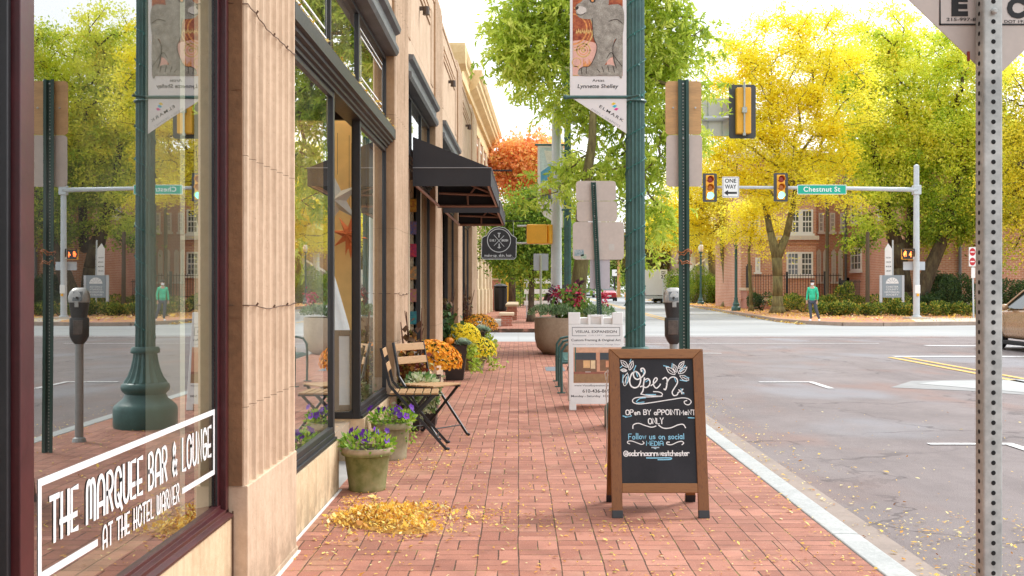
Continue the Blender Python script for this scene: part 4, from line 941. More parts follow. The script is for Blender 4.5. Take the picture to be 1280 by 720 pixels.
mb=MB(); mb.tube([(-.004,.2,.45),(-.008,.33,.40)],.006,5); mb.build('stay',BLACKM,WF)
WPL=plane(WF.location+Vector((0,-.0*cw_,0)),(1,0,0),(0,sw_,cw_))
def wp(a,b): return WPL.inv(700+a/5.333,385+b/5.333)
def wquad(a,b,c,d_,h,mat,name,par=WF,mb=None):
    q=[WPL(*wp(a,b),h),WPL(*wp(c,b),h),WPL(*wp(c,d_),h),WPL(*wp(a,d_),h)]
    m=mb or MB(); m.off=Vector(WF.location); m.add(q,[(0,1,2,3)])
    return m if mb else m.build(name,mat,par)
po=wquad(72,115,415,640,.0015,WHITE,'poster')
mb=MB(off=WF.location)
for (a,b,c,d_) in ((80,128,400,131),(80,184,175,187),(305,184,400,187),(80,128,83,187),(397,128,400,187)): wquad(a,b,c,d_,.0022,BLACK,'',mb=mb)
mb.build('rule',BLACK,po)
def wtext(body,a,b,c,h,mat=BLACK,bold=.0):
    u,v=wp(a,b); u2,_=wp(c,b); _,v2=wp(a,b-h); t=text('lettering',body,WPL,u,v,u2-u,v2-v,mat,po,.0024,bold,base=WF.location); return t
wtext('VISUAL EXPANSION',102,166,378,17,BLACK,.01); wtext('GALLERY',190,187,285,9,GREYINK)
wtext('Custom Framing & Original Art',75,221,405,15,BLACK,.012); wtext('Restoration | Local Artists | Vintage Maps',85,247,400,9,GREYINK)
wtext('www.VisualExpansionGallery.com',95,522,408,11,BLACK,.005); wtext('610-436-8697',150,564,350,22,BLACK,.012); wtext('Monday - Saturday  10:00 - 5:00',75,594,408,14,BLACK,.01)
ph=[]; 
def wr(a,b,c,d_,col,h,nm='p'): wquad(a,b,c,d_,h,pm('ph_%d_%d_%d'%tuple(int(x*99) for x in col),col,.15,30,.5,bump=0),nm,photo)
photo=wquad(90,262,410,500,.0022,pm('photo_wall',(.62,.30,.18),.15,20,.5,bump=0),'photograph',po)
for r in ((90,262,410,296,(.66,.38,.24)),(104,298,240,345,(.04,.05,.06)),(266,298,340,345,(.04,.05,.06)),(104,345,245,425,(.20,.10,.05)),(266,345,335,420,(.22,.11,.05)),(110,350,150,372,(.05,.45,.38)),(112,385,145,410,(.05,.4,.35)),(155,350,200,400,(.75,.45,.2)),(205,350,235,405,(.8,.6,.35)),(275,350,300,400,(.75,.5,.3)),(305,352,325,395,(.7,.3,.15)),(90,425,410,440,(.30,.10,.06)),(90,440,410,498,(.32,.18,.08)),(98,262,106,430,(.02,.14,.10)),(125,445,150,495,(.6,.42,.12)),(170,445,190,495,(.65,.35,.1)),(215,445,240,498,(.08,.30,.2)),(255,442,290,498,(.55,.30,.1)),(168,395,205,428,(.75,.72,.68))):
    wr(*r[:4],r[4],.0026+.0002*random.random(),'picture_patch')
wtext('VISUAL EXPANSION',120,322,228,8,WHITE)
# ================================================================== bench
bt=thing('bench','dark green metal bench with looped arms standing side on behind the white sandwich board','bench',(.78,14.3,0))
mb=MB()
for y in np.linspace(-.82,.82,44): mb.tube([(.22,y,.46),(.14,y,.40),(0,y,.395),(-.2,y,.40),(-.25,y,.37)],.009,5)
mb.build('seat',LGREEN,bt)
mb=MB()
for y in np.linspace(-.82,.82,44): mb.tube([(.22,y,.46),(.26,y,.60),(.31,y,.82),(.35,y,.84)],.009,5)
mb.build('backrest',LGREEN,bt)
for y in (-.86,.86,0):
    mb=MB()
    arm=[(-.245,y,.0),(-.25,y,.3),(-.245,y,.52),(-.19,y,.60),(-.1,y,.62),(.12,y,.62),(.28,y,.60)]
    mb.tube(smooth3(arm) if 'smooth3' in globals() else arm,.017,8); mb.tube([(.22,y,0),(.22,y,.42),(.31,y,.84)],.017,8); mb.tube([(-.25,y,.375),(.22,y,.40)],.017,8)
    mb.box(-.30,-.20,y-.03,y+.03,0,.012); mb.box(.17,.27,y-.03,y+.03,0,.012); mb.build('end_frame',LGREEN,bt)
# ================================================================== lamp posts
def helix(mb,r,z0,z1,pitch,rt=.005,ph=0,n=16,bul=True):
    N=int((z1-z0)/pitch*n); pts=[(r*math.cos(2*PI*i/n+ph),r*math.sin(2*PI*i/n+ph),z0+(z1-z0)*i/N) for i in range(N+1)]
    mb.tube(pts,rt,5)
    for i in range(0,N,3):
        p=Vector(pts[i]); q=p*1.0; q.x*=1.1; q.y*=1.1; q.z+=random.uniform(-.03,.02); mb.tube([p,q],[rt*1.2,rt*1.8],5)
def lamp_post(lab,loc,hgt=5.1,r=.088,wire=True,grp='green fluted lamp posts'):
    o=thing('lamp_post',lab,'lamp post',loc,0,grp); k=r/.088
    mb=MB(); mb.lathe([(.285*k,0),(.29*k,.02),(.29*k,.17),(.28*k,.20),(.26*k,.22),(.20*k,.27),(.185*k,.31),(.215*k,.34),(.222*k,.37),(.215*k,.40),(.19*k,.42)],(0,0,0),40)
    mb.lathe([(.20*k,.42),(.165*k,.47),(.135*k,.55),(.118*k,.63),(.11*k,.69)],(0,0,0),64,flute=16,fa=.09)
    mb.lathe([(.13*k,.69),(.135*k,.70),(.135*k,.73),(.12*k,.75)],(0,0,0),32); mb.build('base',LGREEN,o,auto=40)
    mb=MB(); mb.lathe([(r*1.06,.75),(r*1.03,2),(r*.97,hgt-.6)],(0,0,0),84,flute=14,fa=.14); mb.build('shaft',LGREEN,o,auto=50)
    mb=MB(); mb.lathe([(r*1.2,hgt-.6),(r*1.4,hgt-.55),(r*.8,hgt-.5),(r*.8,hgt-.4),(r*2,hgt-.3),(r*2.1,hgt-.25)],(0,0,0),24); mb.build('capital',LGREEN,o,auto=40)
    g=MB(); g.lathe([(r*1.7,hgt-.25),(r*2.6,hgt),(r*2.4,hgt+.2),(r*1.5,hgt+.35)],(0,0,0),20); lm=g.build('globe',pm('lamp_glass',(.75,.70,.55),.04,2,.3,bump=0),o,smooth=True)
    g=MB(); g.lathe([(r*1.8,hgt+.33),(r*1.0,hgt+.5),(.02,hgt+.56),(.015,hgt+.7)],(0,0,0),20); g.build('finial',LGREEN,o,smooth=True)
    if wire:
        mb=MB(); helix(mb,r*1.07,.80,hgt-.65,.305,.0042,ph=2.2); mb.build('light_string',pm('string_green',(.02,.16,.14),.15,9,.5),o)
    return o
LP1=lamp_post('nearest dark green fluted lamp post, wrapped in tiny lights and carrying the animal banner',(1.095,10.2,0),5.2)
LP2=lamp_post('second green lamp post, standing behind the round concrete planter',(X(709.5,25.5),25.5,0),6.6,.082)
# ---- banner one
def banner(lab,d,x0,x1,zt,zb,zp,post):
    o=thing('street_banner',lab,'banner',(x0,d,zb)); t=.004
    mb=MB(); mb.box(x0,x1,d-t,d+t,zb,zt); mb.build('cloth',pm('banner_white',(.76,.73,.72),.03,2,.7,bump=.05,bs=8,bd=.01),o,world=o)
    return o
bd=9.96; bx0=X(712.5,bd); bx1=X(783,bd)
zb=Z(121,bd)
BN=banner('white street banner with a grey animal painting, hung from the nearest green lamp post',bd,bx0,bx1,4.62,zb,0,LP1)
for z in (zb-.004,4.64):
    mb=MB(off=BN.location); mb.tube([(bx0-.035,bd,z),(1.03,bd,z)],.016,10); mb.ball((bx0-.04,bd,z),.024); mb.tube([(.99,bd-.0,z),(1.1,bd-.1,z)],.012,6); mb.box(1.0,1.15,bd-.06,bd+.2,z-.02,z+.02) if False else None
    mb.tube([(1.095+.098*math.cos(k*PI/8),10.2+.098*math.sin(k*PI/8),z) for k in range(17)],.012,5); mb.build('banner_arm',LGREEN,BN)
mb=MB(off=BN.location); pz=[(bx0+.02,zb-.012),(bx1-.0,zb-.012),(bx1,Z(167,bd))]; mb.prism(pz,lambda a,b,h:(a,h,b),bd-.004,bd+.004); mb.build('pennant',bpy.data.materials['banner_white'],BN)
BPL=plane((0,bd-.0045,0),(1,0,0),(0,0,1))
def bp(a,b): return BPL.inv(700+a/4.11,b/4.11)
def bshape(name,pts,mat,h,smooth=True,par=BN):
    P_=[bp(*p) for p in pts]; 
    if smooth: P_=smooth_pts(P_+[P_[0]],4)[:-1]
    mb=MB(off=BN.location); mb.poly([BPL(a,b,h) for a,b in P_]); return mb.build(name,mat,par)
ART=bshape('artwork',[(65,-235),(322,-235),(322,390),(65,390)],pm('art_deep_red',(.36,.03,.02),.5,25,.7,bump=0,c2=(.55,.16,.05)),.0008,False)
FURn=NT('art_grey_fur'); v_=FURn.noise(120,4,.8); v2_=FURn.noise(16,3,.6); FURn.base(FURn.ramp(v_*.55+v2_*.45,[(.3,(.10,.085,.07)),(.48,(.28,.25,.21)),(.66,(.52,.49,.42))])); FURn.set(Roughness=.7); FUR=FURn.mat
PNK=pm('art_pink',(.74,.42,.34),.15,14,.7,bump=0); GLD=pm('art_gold',(.62,.40,.14),.3,60,.7,bump=0); ORG=pm('art_orange',(.70,.28,.08),.4,50,.7,bump=0); INK=pm('art_dark_line',(.05,.035,.03),.1,5,.8,bump=0)
bshape('artwork_pink',[(66,210),(120,205),(200,225),(200,300),(150,389),(66,389)],PNK,.0013,False)
bshape('artwork_pink',[(240,300),(300,290),(318,389),(240,389)],PNK,.0013,False)
def ring(cx,cy,r,w,mat,h,par=BN):
    mb=MB(off=BN.location); ribbon(mb,BPL,[bp(cx+r*math.cos(t*PI/16),cy+r*math.sin(t*PI/16)) for t in range(33)],w,h); return mb.build('artwork_ring',mat,par)
for (cx,cy,r,wd,m) in ((120,258,34,.012,GLD),(120,258,22,.006,ORG),(120,258,9,.012,GLD),(60,150,110,.012,GLD),(60,150,95,.006,ORG),(60,150,78,.014,ORG),(85,320,22,.008,GLD),(78,365,24,.008,GLD)):
    if cx-r<62:
        mb=MB(off=BN.location); pts=[(cx+r*math.cos(t*PI/24),cy+r*math.sin(t*PI/24)) for t in range(49)]
        seg_=[p for p in pts if 68<p[0]<200 and p[1]<388]
        if len(seg_)>2:
            seg_.sort(key=lambda p:math.atan2(p[1]-cy,p[0]-cx)); ribbon(mb,BPL,[bp(*p) for p in seg_],wd,.0018); mb.build('artwork_ring',m,BN)
    else: ring(cx,cy,r,wd,m,.0018)
for k in range(9): bshape('artwork_petal',[(80+k*10,172-k%2*6),(86+k*10,150-k%2*6),(92+k*10,172-k%2*6)],GLD,.0021,False)
for k in range(7): bshape('artwork_flame',[(118+k*9,345),(122+k*9,300+(k%3)*12),(128+k*9,345)],ORG,.0021)
body=[(150,30),(200,35),(320,32),(320,190),(285,200),(272,240),(278,285),(255,300),(232,330),(222,360),(206,388),(100,388),(96,360),(115,345),(150,340),(175,300),(190,240),(172,190),(165,120),(150,85)]
bshape('artwork_body',body,FUR,.0026)
bshape('artwork_haunch',[(290,200),(320,180),(320,388),(300,388),(285,350),(272,300),(274,240)],FUR,.0030)
bshape('artwork_paw',[(180,388),(190,355),(225,335),(270,335),(300,355),(305,388)],FUR,.0034)
bshape('artwork_head',[(80,40),(85,25),(110,8),(130,-20),(150,-60),(205,-70),(240,-40),(250,20),(215,60),(165,95),(130,98),(100,90),(84,70)],FUR,.0036)
bshape('artwork_muzzle',[(80,45),(100,32),(130,40),(135,60),(118,72),(95,70)],pm('art_pale',(.60,.55,.50),.15,60,.7,bump=0),.0040)
bshape('artwork_eye',[(150,2),(164,-8),(182,-2),(178,12),(160,14)],INK,.0042); bshape('artwork_eye_shine',[(160,0),(172,-3),(172,8),(162,8)],ORG,.0045); bshape('artwork_nose',[(78,40),(92,32),(96,42),(84,52)],INK,.0044)
mb=MB(off=BN.location)
for l in ([(165,95),(172,190),(190,240),(175,300),(150,340),(115,345),(96,362)],[(84,72),(108,78),(130,66)],[(290,200),(272,240),(276,300),(290,350)],[(240,300),(262,270),(285,298),(318,340)],[(190,355),(205,372)],[(215,342),(225,370)],[(245,338),(252,370)],[(272,340),(280,372)],[(110,350),(112,380)],[(135,345),(135,378)],[(320,120),(290,100),(250,110)]): ribbon(mb,BPL,smooth_pts([bp(*p) for p in l],4),.006,.0050)
mb.build('artwork_line',INK,BN)
def btext(body,a,b,c,h,mat=BLACK,bold=0,sh=0,pl=None):
    u,v=bp(a,b); u2,_=bp(c,b); _,v2=bp(a,b-h); return text('lettering',body,pl or BPL,u,v,u2-u,v2-v,mat,BN,.001,bold,shear=sh,base=BN.location)
btext('Artist',166,420,228,14,BLACK,.005); btext('Lynnette Shelley',90,452,300,20,BLACK,.012,.15)
p0=BPL(*bp(203,546),0); p1=BPL(*bp(325,622),0); U_=(p1-p0).normalized(); PPL=plane(p0,U_,Vector((0,-1,0)).cross(U_)*-1 if False else U_.cross(Vector((0,1,0)))*-1)
PPL=plane(p0,U_,Vector((-U_.z,0,U_.x)))
def ptext(body,du,dv,w_,h,mat): return text('lettering',body,PPL,du,dv,w_,h,mat,BN,.001,.005,base=BN.location,spacing=1.3)
L_=(p1-p0).length; ptext('ELMARK',0,-.01,L_*1.0,.026,BLACK); ptext('SIGNS + GRAPHICS',-.05,-.065,L_*1.2,.017,GREYINK)
for k,(c,a,b) in enumerate((((.8,.55,.02),270,532),((.0,.45,.65),276,545),((.75,.02,.3),284,560))):
    bshape('logo_bar',[(a-8,b+4),(a+4,b-6),(a+18,b-2),(a+6,b+8)],pm('logo%d'%k,c,.02,3,.5,bump=0),.001,False)
# ---- banner two
d2=25.3; x0=X(672,d2); x1=X(704.5,d2)
B2N=banner('white street banner with an abstract blue and orange picture on the second lamp post',d2,x0,x1,Z(182,d2),Z(262,d2),0,LP2)
P2=plane((0,d2-.0045,0),(1,0,0),(0,0,1))
def q2(nm,pts,mat,h):
    mb=MB(off=B2N.location); mb.poly([P2(X(a,d2),Z(b,d2),h) for a,b in pts]); mb.build(nm,mat,B2N)
q2('artwork',[(674.5,184.5),(702.5,184.5),(702.5,249),(675.5,249)],pm('a2sky',(.55,.66,.68),.2,3,.7,bump=0),.001)
for nm,pts,c,h in (('shape',[(676,215),(690,205),(694,222),(676,228)],(.10,.35,.55),.002),('shape',[(690,200),(702,207),(700,214),(688,212)],(.0,.45,.36),.003),('shape',[(684,222),(697,216),(699,232),(688,234)],(.8,.45,.05),.004),('shape',[(676,235),(702,238),(702,249),(676,249)],(.45,.16,.07),.002),('shape',[(675.6,240),(688,244),(696,249),(675.6,249)],(.10,.14,.2),.005),('shape',[(680,188),(700,190),(700,198),(684,204)],(.75,.74,.66),.0025)): q2('artwork_'+nm,pts,pm('a2_%d'%int(c[0]*100+c[2]*10),c,.15,6,.7,bump=0),h)
for bdy,b_,hh in (('Artist',252.5,.045),('Cynthia Swanger',257.8,.07)):
    text('lettering',bdy,P2,X(688.5,d2),Z(b_,d2),0 if hh<.05 else X(702,d2)-X(677.5,d2),hh,BLACK,B2N,.001,.01,'C',base=B2N.location)
mb=MB(off=B2N.location); mb.prism([(X(675,d2),Z(262.5,d2)),(X(704,d2),Z(262.5,d2)),(X(704,d2),Z(285,d2)),(X(680,d2),Z(270,d2))],lambda a,b,h:(a,h,b),d2-.004,d2+.004); mb.build('pennant',WHITE,B2N)
for z in (Z(181,d2),Z(262.3,d2)): mb=MB(off=B2N.location); mb.tube([(x0-.06,d2,z),(X(709,d2),d2,z)],.025,8); mb.build('banner_arm',LGREEN,B2N)
# ================================================================== sign posts
def uchan(o,p0,p1,mat,w=.055,dp=.03,holes=True,face=(0,-1,0),hm=None,n=None,dy=-.0):
    p0=Vector(p0);p1=Vector(p1); d=(p1-p0).normalized(); L=(p1-p0).length
    fx=Vector((1,0,0)); 
    mb=MB()
    def b(x0,x1,y0,y1,nm=None):
        vs=[]
        for t in (0,L):
            c=p0+d*t
            vs+= [c+Vector((x0,y0,0)),c+Vector((x1,y0,0)),c+Vector((x1,y1,0)),c+Vector((x0,y1,0))]
        mb.add(vs,[(0,3,2,1),(4,5,6,7),(0,1,5,4),(1,2,6,5),(2,3,7,6),(3,0,4,7)])
    b(-w*.5,-w*.32,-.0,.006); b(w*.32,w*.5,0,.006); b(-w*.32,-w*.22,0,dp); b(w*.22,w*.32,0,dp); b(-w*.22,w*.22,dp-.006,dp)
    s=mb.build('post',mat,o)
    mb=MB()
    if holes:
        for k in range(int(L/.0254)):
            c=p0+d*(k*.0254+.01); r=.0045; y=c.y+dp-.0075
            mb.add([(c.x+r*math.cos(a*PI/4),y,c.z+r*math.sin(a*PI/4)) for a in range(8)],[tuple(range(8))])
        mb.build('bolt_hole',hm or pm('hole_light',(.50,.50,.42),.1,6,.8,bump=0),s)
    return s
def plate(o,x0,x1,z0,z1,y,mat,name='sign_plate',r=.03,t=.003):
    pts=[]
    for cx,cz,a0 in ((x1-r,z1-r,0),(x0+r,z1-r,90),(x0+r,z0+r,180),(x1-r,z0+r,270)):
        for k in range(5): a=R(a0+k*22.5); pts.append((cx+r*math.cos(a),cz+r*math.sin(a)))
    mb=MB(); mb.prism(pts,lambda a,b,h:(a,h,b),y,y+t); return mb.build(name,mat,o)
def bolts(o,pts,y,r=.008):
    for a,b in pts: mb=MB(); mb.lathe([(r,0),(r,.006),(r*.5,.009)],(0,0,0),8); mb.v=[(a+v[0],y-v[2],b+v[1]) for v in mb.v]; mb.build('bolt',GALV,o)
# dark green post with two plates, in front
d=8.6; o=thing('sign_post','dark green perforated sign post with a tan plate above a pinkish grey one','sign post',(X(855.5,d),d,0))
uchan(o,(0,-.03,0),(-.012,-.03,Z(100,d)),POSTG,w=.085,dp=.035)
lx=o.location.x
plate(o,X(832,d)-lx,X(877,d)-lx,Z(168,d),Z(101,d),.012,SIGNTAN); plate(o,X(833,d)-lx,X(878,d)-lx,Z(233,d),Z(168.6,d),.012,SIGNBK)
bolts(o,[(-.012,Z(105,d)),(-.012,Z(162,d)),(-.011,Z(173,d)),(-.01,Z(227,d)),(-.09,Z(135,d)),(.085,Z(135,d))],-.005)
mb=MB(); z=Z(322,d)
for k in range(60): pass
pts=[(.05*math.cos(t*.7)+random.uniform(-.012,.012),.0+.05*math.sin(t*.7)-.02,z+.05*math.sin(t*.31)+random.uniform(-.02,.03)) for t in range(46)]; mb.tube(pts,.0035,5); mb.build('wire_tangle',pm('copper_wire',(.45,.16,.05),.15,20,.4),o)
# leaning post with pale backs
d=13.0; o=thing('sign_post','leaning green sign post carrying four pale sign backs behind the white sandwich board','sign post',(X(754,d),d,0)); lx=o.location.x
uchan(o,(.0,-.03,0),(X(741.5,d)-lx,-.03,Z(228,d)),POSTG,w=.06,dp=.03)
stk=pm('sticker_teal',(.15,.45,.5),.5,30,.6,bump=0,c2=(.6,.6,.6))
plate(o,X(720,d)-lx,X(770,d)-lx,Z(251,d),Z(226,d),.010,SIGNBK,r=.04); plate(o,X(721,d)-lx,X(771.5,d)-lx,Z(277,d),Z(251.4,d),.012,SIGNBK,r=.04)
p_=plate(o,X(716,d)-lx,X(780,d)-lx,Z(324.5,d),Z(277.4,d),.010,SIGNBK,r=.045)
p2_=plate(o,X(737.5,d)-lx,X(762.5,d)-lx,Z(361,d),Z(300,d),.022,pm('sign_back_lilac',(.50,.47,.50),.05,3,.6,bump=0),r=.02)
for (a,b,c,e,m) in ((718,312,730,320,stk),(726,318,733,323.5,pm('sticker_green',(.1,.45,.2),.4,60,.6,bump=0,c2=(.7,.7,.6))),(761,305,768,313,pm('sticker_pale',(.58,.55,.50),.05,9,.6,bump=0))):
    mb=MB(); mb.box(X(a,d)-lx,X(c,d)-lx,.0085,.0098,Z(e,d),Z(b,d)); mb.build('sticker',m,p_)
bolts(o,[(X(742,d)-lx,Z(232,d)),(X(743,d)-lx,Z(270,d)),(X(746,d)-lx,Z(300,d))],-.005,.01)
# thin post with small square back
d=24.2; o=thing('sign_post','thin pale post with a small square grey sign back beside the grey traffic signal pole','sign post',(X(676,d),d,0)); lx=o.location.x
mb=MB(); mb.tube([(0,0,0),(0,0,Z(319,d))],.03,6); mb.build('post',pm('pale_green_post',(.42,.46,.36),.08,4,.6),o); plate(o,X(667,d)-lx,X(685.5,d)-lx,Z(338,d),Z(317,d),.03,pm('sign_grey',(.46,.50,.54),.05,3,.5,bump=0),r=.015)
# foreground galvanised post with the back of a diamond sign
d=2.78; px_=1236; o=thing('sign_post','galvanised square perforated post nearest the camera, holding the back of a diamond sign','sign post',(X(px_,d),d,-.12)); lx=o.location.x
hw=.0248; th=R(2)
def rot(v): c,s=math.cos(th),math.sin(th); return (v[0]*c-v[1]*s,v[0]*s+v[1]*c,v[2])
mb=MB(); Ht=2.75
prof=[]; r_=.006
for cx,cy,a0 in ((hw-r_,hw-r_,0),(-hw+r_,hw-r_,90),(-hw+r_,-hw+r_,180),(hw-r_,-hw+r_,270)):
    for k in range(4): a=R(a0+k*30); prof.append((cx+r_*math.cos(a),cy+r_*math.sin(a)))
mb.prism(prof,lambda a,b,h:rot((a,b,h)),0,Ht); ps=mb.build('post',GALV,o,auto=50)
mb=MB()
for k in range(int(Ht/.0254)):
    zc=k*.0254+.012
    for f in range(4):
        vs=[]
        for a in range(12):
            u=.0060*math.cos(a*PI/6); vv=.0060*math.sin(a*PI/6); e=-hw-.0006
            p=[(u,e,zc+vv),(e,-u,zc+vv),(u,-e,zc+vv),(-e,u,zc+vv)][f]; vs.append(rot(p))
        mb.add(vs,[tuple(range(12))])
mb.build('bolt_hole',pm('hole_dark',(.012,.012,.012),.1,5,.9,bump=0),ps)
# diamond plate
yp=.045; L_=X(1222,d+yp)-X(1135,d+yp); zc0=Z(101,d+yp)+.12; xc=X(1241,d+yp)-lx; hd=.43
mb=MB(); 
pts=[(xc,zc0),(xc+hd,zc0+hd*.96),(xc,zc0+2*hd*.96),(xc-hd,zc0+hd*.96)]
mb.prism(pts,lambda a,b,h:(a,h,b),yp,yp+.003); dp_=mb.build('diamond_plate',pm('plate_back',(.56,.49,.44),.08,3,.5,bump=.04),o,bevel=.004)
DPL=plane(Vector(o.location)+Vector((0,yp-.001,0)),(1,0,0),(0,0,1))
def dq(px,py): return DPL.inv(1120+px/6.544,py/6.544)
STK=pm('sticker_silver',(.60,.54,.50),.08,6,.45,bump=0)
mb=MB(off=o.location); a=dq(360,200); b=dq(1230,-190); mb.add([DPL(a[0],a[1]),DPL(b[0],a[1]),DPL(b[0],b[1]),DPL(a[0],b[1])],[(0,1,2,3)]); s_=mb.build('maker_sticker',STK,dp_)
mb=MB(off=o.location); ribbon(mb,DPL,[(a[0],a[1]),(b[0],a[1]),(b[0],b[1]),(a[0],b[1]),(a[0],a[1])],.0045,.0006); mb.build('sticker_border',BLACK,s_)
def dtext(body,px,py,px2,h,bold=.0):
    u,v=dq(px,py); u2,_=dq(px2,py); text('lettering',body,DPL,u,v,u2-u,h/6.544*d/F,BLACK,s_,.0012,bold,base=o.location)
dtext('215-997-8801',412,172,730,26,.01); dtext('DOT 1910',885,188,1080,24,.01); dtext('E',452,122,588,140,.06); dtext('CO',905,138,1220,150,.06)
bolts(o,[(0.0,Z(18,d)+.12)],-.03,.008)
for xx in (-.035,.035): mb=MB(); mb.box(xx-.003,xx+.003,yp-.006,yp-.001,zc0+.05,zc0+.075); mb.build('red_clip',pm('clip_red',(.35,.06,.03),.1,6,.6,bump=0),o)
# ================================================================== parking meter
d=9.2; o=thing('parking_meter','double cased parking meter with a silver dome beside the dark green sign post','parking meter',(X(842,d),d,0)); 
mb=MB(); mb.lathe([(.034,0),(.034,Z(428,d))],(0,0,0),14); mb.lathe([(.06,0),(.05,.03),(.036,.04)],(0,0,0),14); mb.build('pole',pm('meter_pole',(.30,.31,.30),.12,6,.5,metal=.3),o)
def loft(mb,secs,n=16,e=.55):
    vs=[]
    for z,hx,hy,cy in secs:
        for k in range(n):
            a=2*PI*k/n; c,s=math.cos(a),math.sin(a); vs.append((hx*math.copysign(abs(c)**e,c),cy+hy*math.copysign(abs(s)**e,s),z))
    m=len(secs); mb.add(vs,[(i*n+k,i*n+(k+1)%n,(i+1)*n+(k+1)%n,(i+1)*n+k) for i in range(m-1) for k in range(n)]+[tuple(range(n-1,-1,-1)),tuple(range((m-1)*n,m*n))])
METD=pm('meter_dark',(.035,.033,.032),.2,12,.42); METS=pm('meter_silver',(.42,.41,.39),.15,8,.32,metal=.6,bump=.1)
mb=MB(); loft(mb,[(Z(430,d),.035,.035,0),(Z(426,d),.055,.05,0),(Z(420,d),.074,.06,0),(Z(399,d),.076,.06,0),(Z(397,d),.07,.055,0)]); mb.build('lower_case',METD,o,auto=50)
mb=MB(); mb.box(-.055,.028,-.066,-.058,Z(418,d),Z(400,d)); mb.build('coin_door',pm('meter_door',(.10,.075,.06),.4,20,.3),o,bevel=.008)
mb=MB(); loft(mb,[(Z(397,d),.06,.05,0),(Z(392,d),.066,.052,0),(Z(378,d),.080,.06,0)]); mb.build('upper_case',METD,o,auto=50)
mb=MB(); loft(mb,[(Z(378,d),.085,.064,0),(Z(371,d),.088,.066,0),(Z(365,d),.078,.055,.005),(Z(361,d),.058,.038,.012),(Z(359.5,d),.035,.02,.015)],20,.7); dm=mb.build('dome',METS,o,auto=60)
mb=MB(); mb.box(-.05,.03,-.075,-.0705,Z(376,d)+.0,Z(364.5,d)); mb.v=[(v[0],v[1]+(v[2]-Z(376,d))*.35,v[2]) for v in mb.v]; mb.build('display_window',PANE,dm)
mb=MB(); mb.box(-.022,.014,-.072,-.064,Z(384,d),Z(377,d)); mb.build('coin_slot',METS,o,bevel=.003)
mb=MB(); mb.tube([(-.01,-.068,Z(372,d)),(-.01,-.085,Z(372,d))],.009,8); mb.build('knob',METD,o)
# ================================================================== potted plants
def pot(name,lab,loc,r,h,mat,grp=None):
    o=thing(name,lab,'flower pot',loc,0,grp); mb=MB(); k=r
    mb.lathe([(.70*k,0),(.73*k,.012),(.72*k,.03),(.88*k,h-.055),(.90*k,h-.05),(k,h-.045),(1.02*k,h-.03),(1.02*k,h-.01),(.99*k,h),(.88*k,h),(.86*k,h-.03)],(0,0,0),36,cap=False); p=mb.build('pot',mat,o,auto=35)
    mb=MB(); mb.lathe([(.86*k,h-.032),(.5*k,h-.02),(.01,h-.01)],(0,0,0),24,cap=False); mb.lathe([(.70*k,0.001),(.01,0.001)],(0,0,0),20,cap=False); mb.build('soil',SOIL,p); return o
n=NT('mossy_pot'); a=n.noise(3.5,5,.65); b=n.noise(16,4,.6); x,y,z=n.xyz()
col=n.ramp(a*.6+b*.4,[(.32,(.07,.085,.02)),(.46,(.17,.18,.055)),(.6,(.27,.25,.11)),(.78,(.38,.32,.19))]); col=n.mix(z.sstep(.235,.26),col,n.ramp(b,[(.3,(.28,.20,.12)),(.7,(.46,.36,.25))]))
n.base(col); n.set(Roughness=.85); n.bump(b,.4,.006); POTM=n.mat
n=NT('pale_pot'); a=n.noise(4,5,.65); n.base(n.ramp(a,[(.35,(.15,.15,.07)),(.5,(.29,.26,.15)),(.7,(.42,.35,.24))])); n.set(Roughness=.85); n.bump(a,.3,.006); POTM2=n.mat
PETL=leafmat('petunia_leaf',[(0,(.12,.26,.02)),(.5,(.26,.46,.04)),(1,(.50,.62,.09))],.4)
PURP=leafmat('petunia_purple',[(0,(.08,.008,.22)),(.6,(.18,.02,.48)),(1,(.30,.06,.62))],.3)
def foliage(name,o,c,rx,ry,rz,n,L,Wd,mat,up=.4,flat=0):
    p=rdir(n)*np.cbrt(RNG.uniform(.25,1,n))[:,None]; p[:,2]=np.abs(p[:,2]) if flat else p[:,2]
    D=p*1.0+rdir(n)*.6+np.array([0,0,up]); C=np.array(c)+p*np.array([rx,ry,rz]); LL=L*RNG.uniform(.6,1.3,n)
    return leaf_mesh(name,C,D,rdir(n),LL,LL*Wd,RNG.random(n),mat,o)
def blooms(name,o,C,N_,r,mat,petals=5,cup=.35):
    """many petals: each bloom is a fan of rhombic petals round a centre"""
    C=np.repeat(np.asarray(C,float),petals,0); Nv=np.repeat(N_,petals,0); n=len(C)
    a=np.tile(np.arange(petals)*2*PI/petals,n//petals)+np.repeat(RNG.uniform(0,6,n//petals),petals)
    T=np.cross(Nv,np.array([.3,.5,.81])); T/=np.linalg.norm(T,axis=1,keepdims=True); Bt=np.cross(Nv,T)
    D=T*np.cos(a)[:,None]+Bt*np.sin(a)[:,None]; Wv=np.cross(Nv,D); D=D+Nv*cup
    rn=np.repeat(RNG.random(n//petals),petals)*.7+RNG.random(n)*.3
    rr=r*np.repeat(RNG.uniform(.75,1.2,n//petals),petals)
    return leaf_mesh(name,C,D,Wv,rr,rr*1.05*5/petals*1.1,rn,mat,o,fold=.1)
def petunias(o,r,h,n,nb):
    foliage('foliage',o,(0,0,h+.02),r*1.1,r*1.1,.07,n,.038,.55,PETL,.5)
    P_=[];Nv=[]
    for _ in range(nb):
        a=random.uniform(0,2*PI); q=random.uniform(.3,1.2)*r; P_.append((q*math.cos(a),q*math.sin(a),h+.07+random.uniform(-.03,.05)-.09*max(0,q/r-.9))); v=Vector((math.cos(a)*.7,math.sin(a)*.7-.5,.5)).normalized(); Nv.append(tuple(v))
    blooms('flowers',o,P_,np.array(Nv),.030,PURP,5,.25)
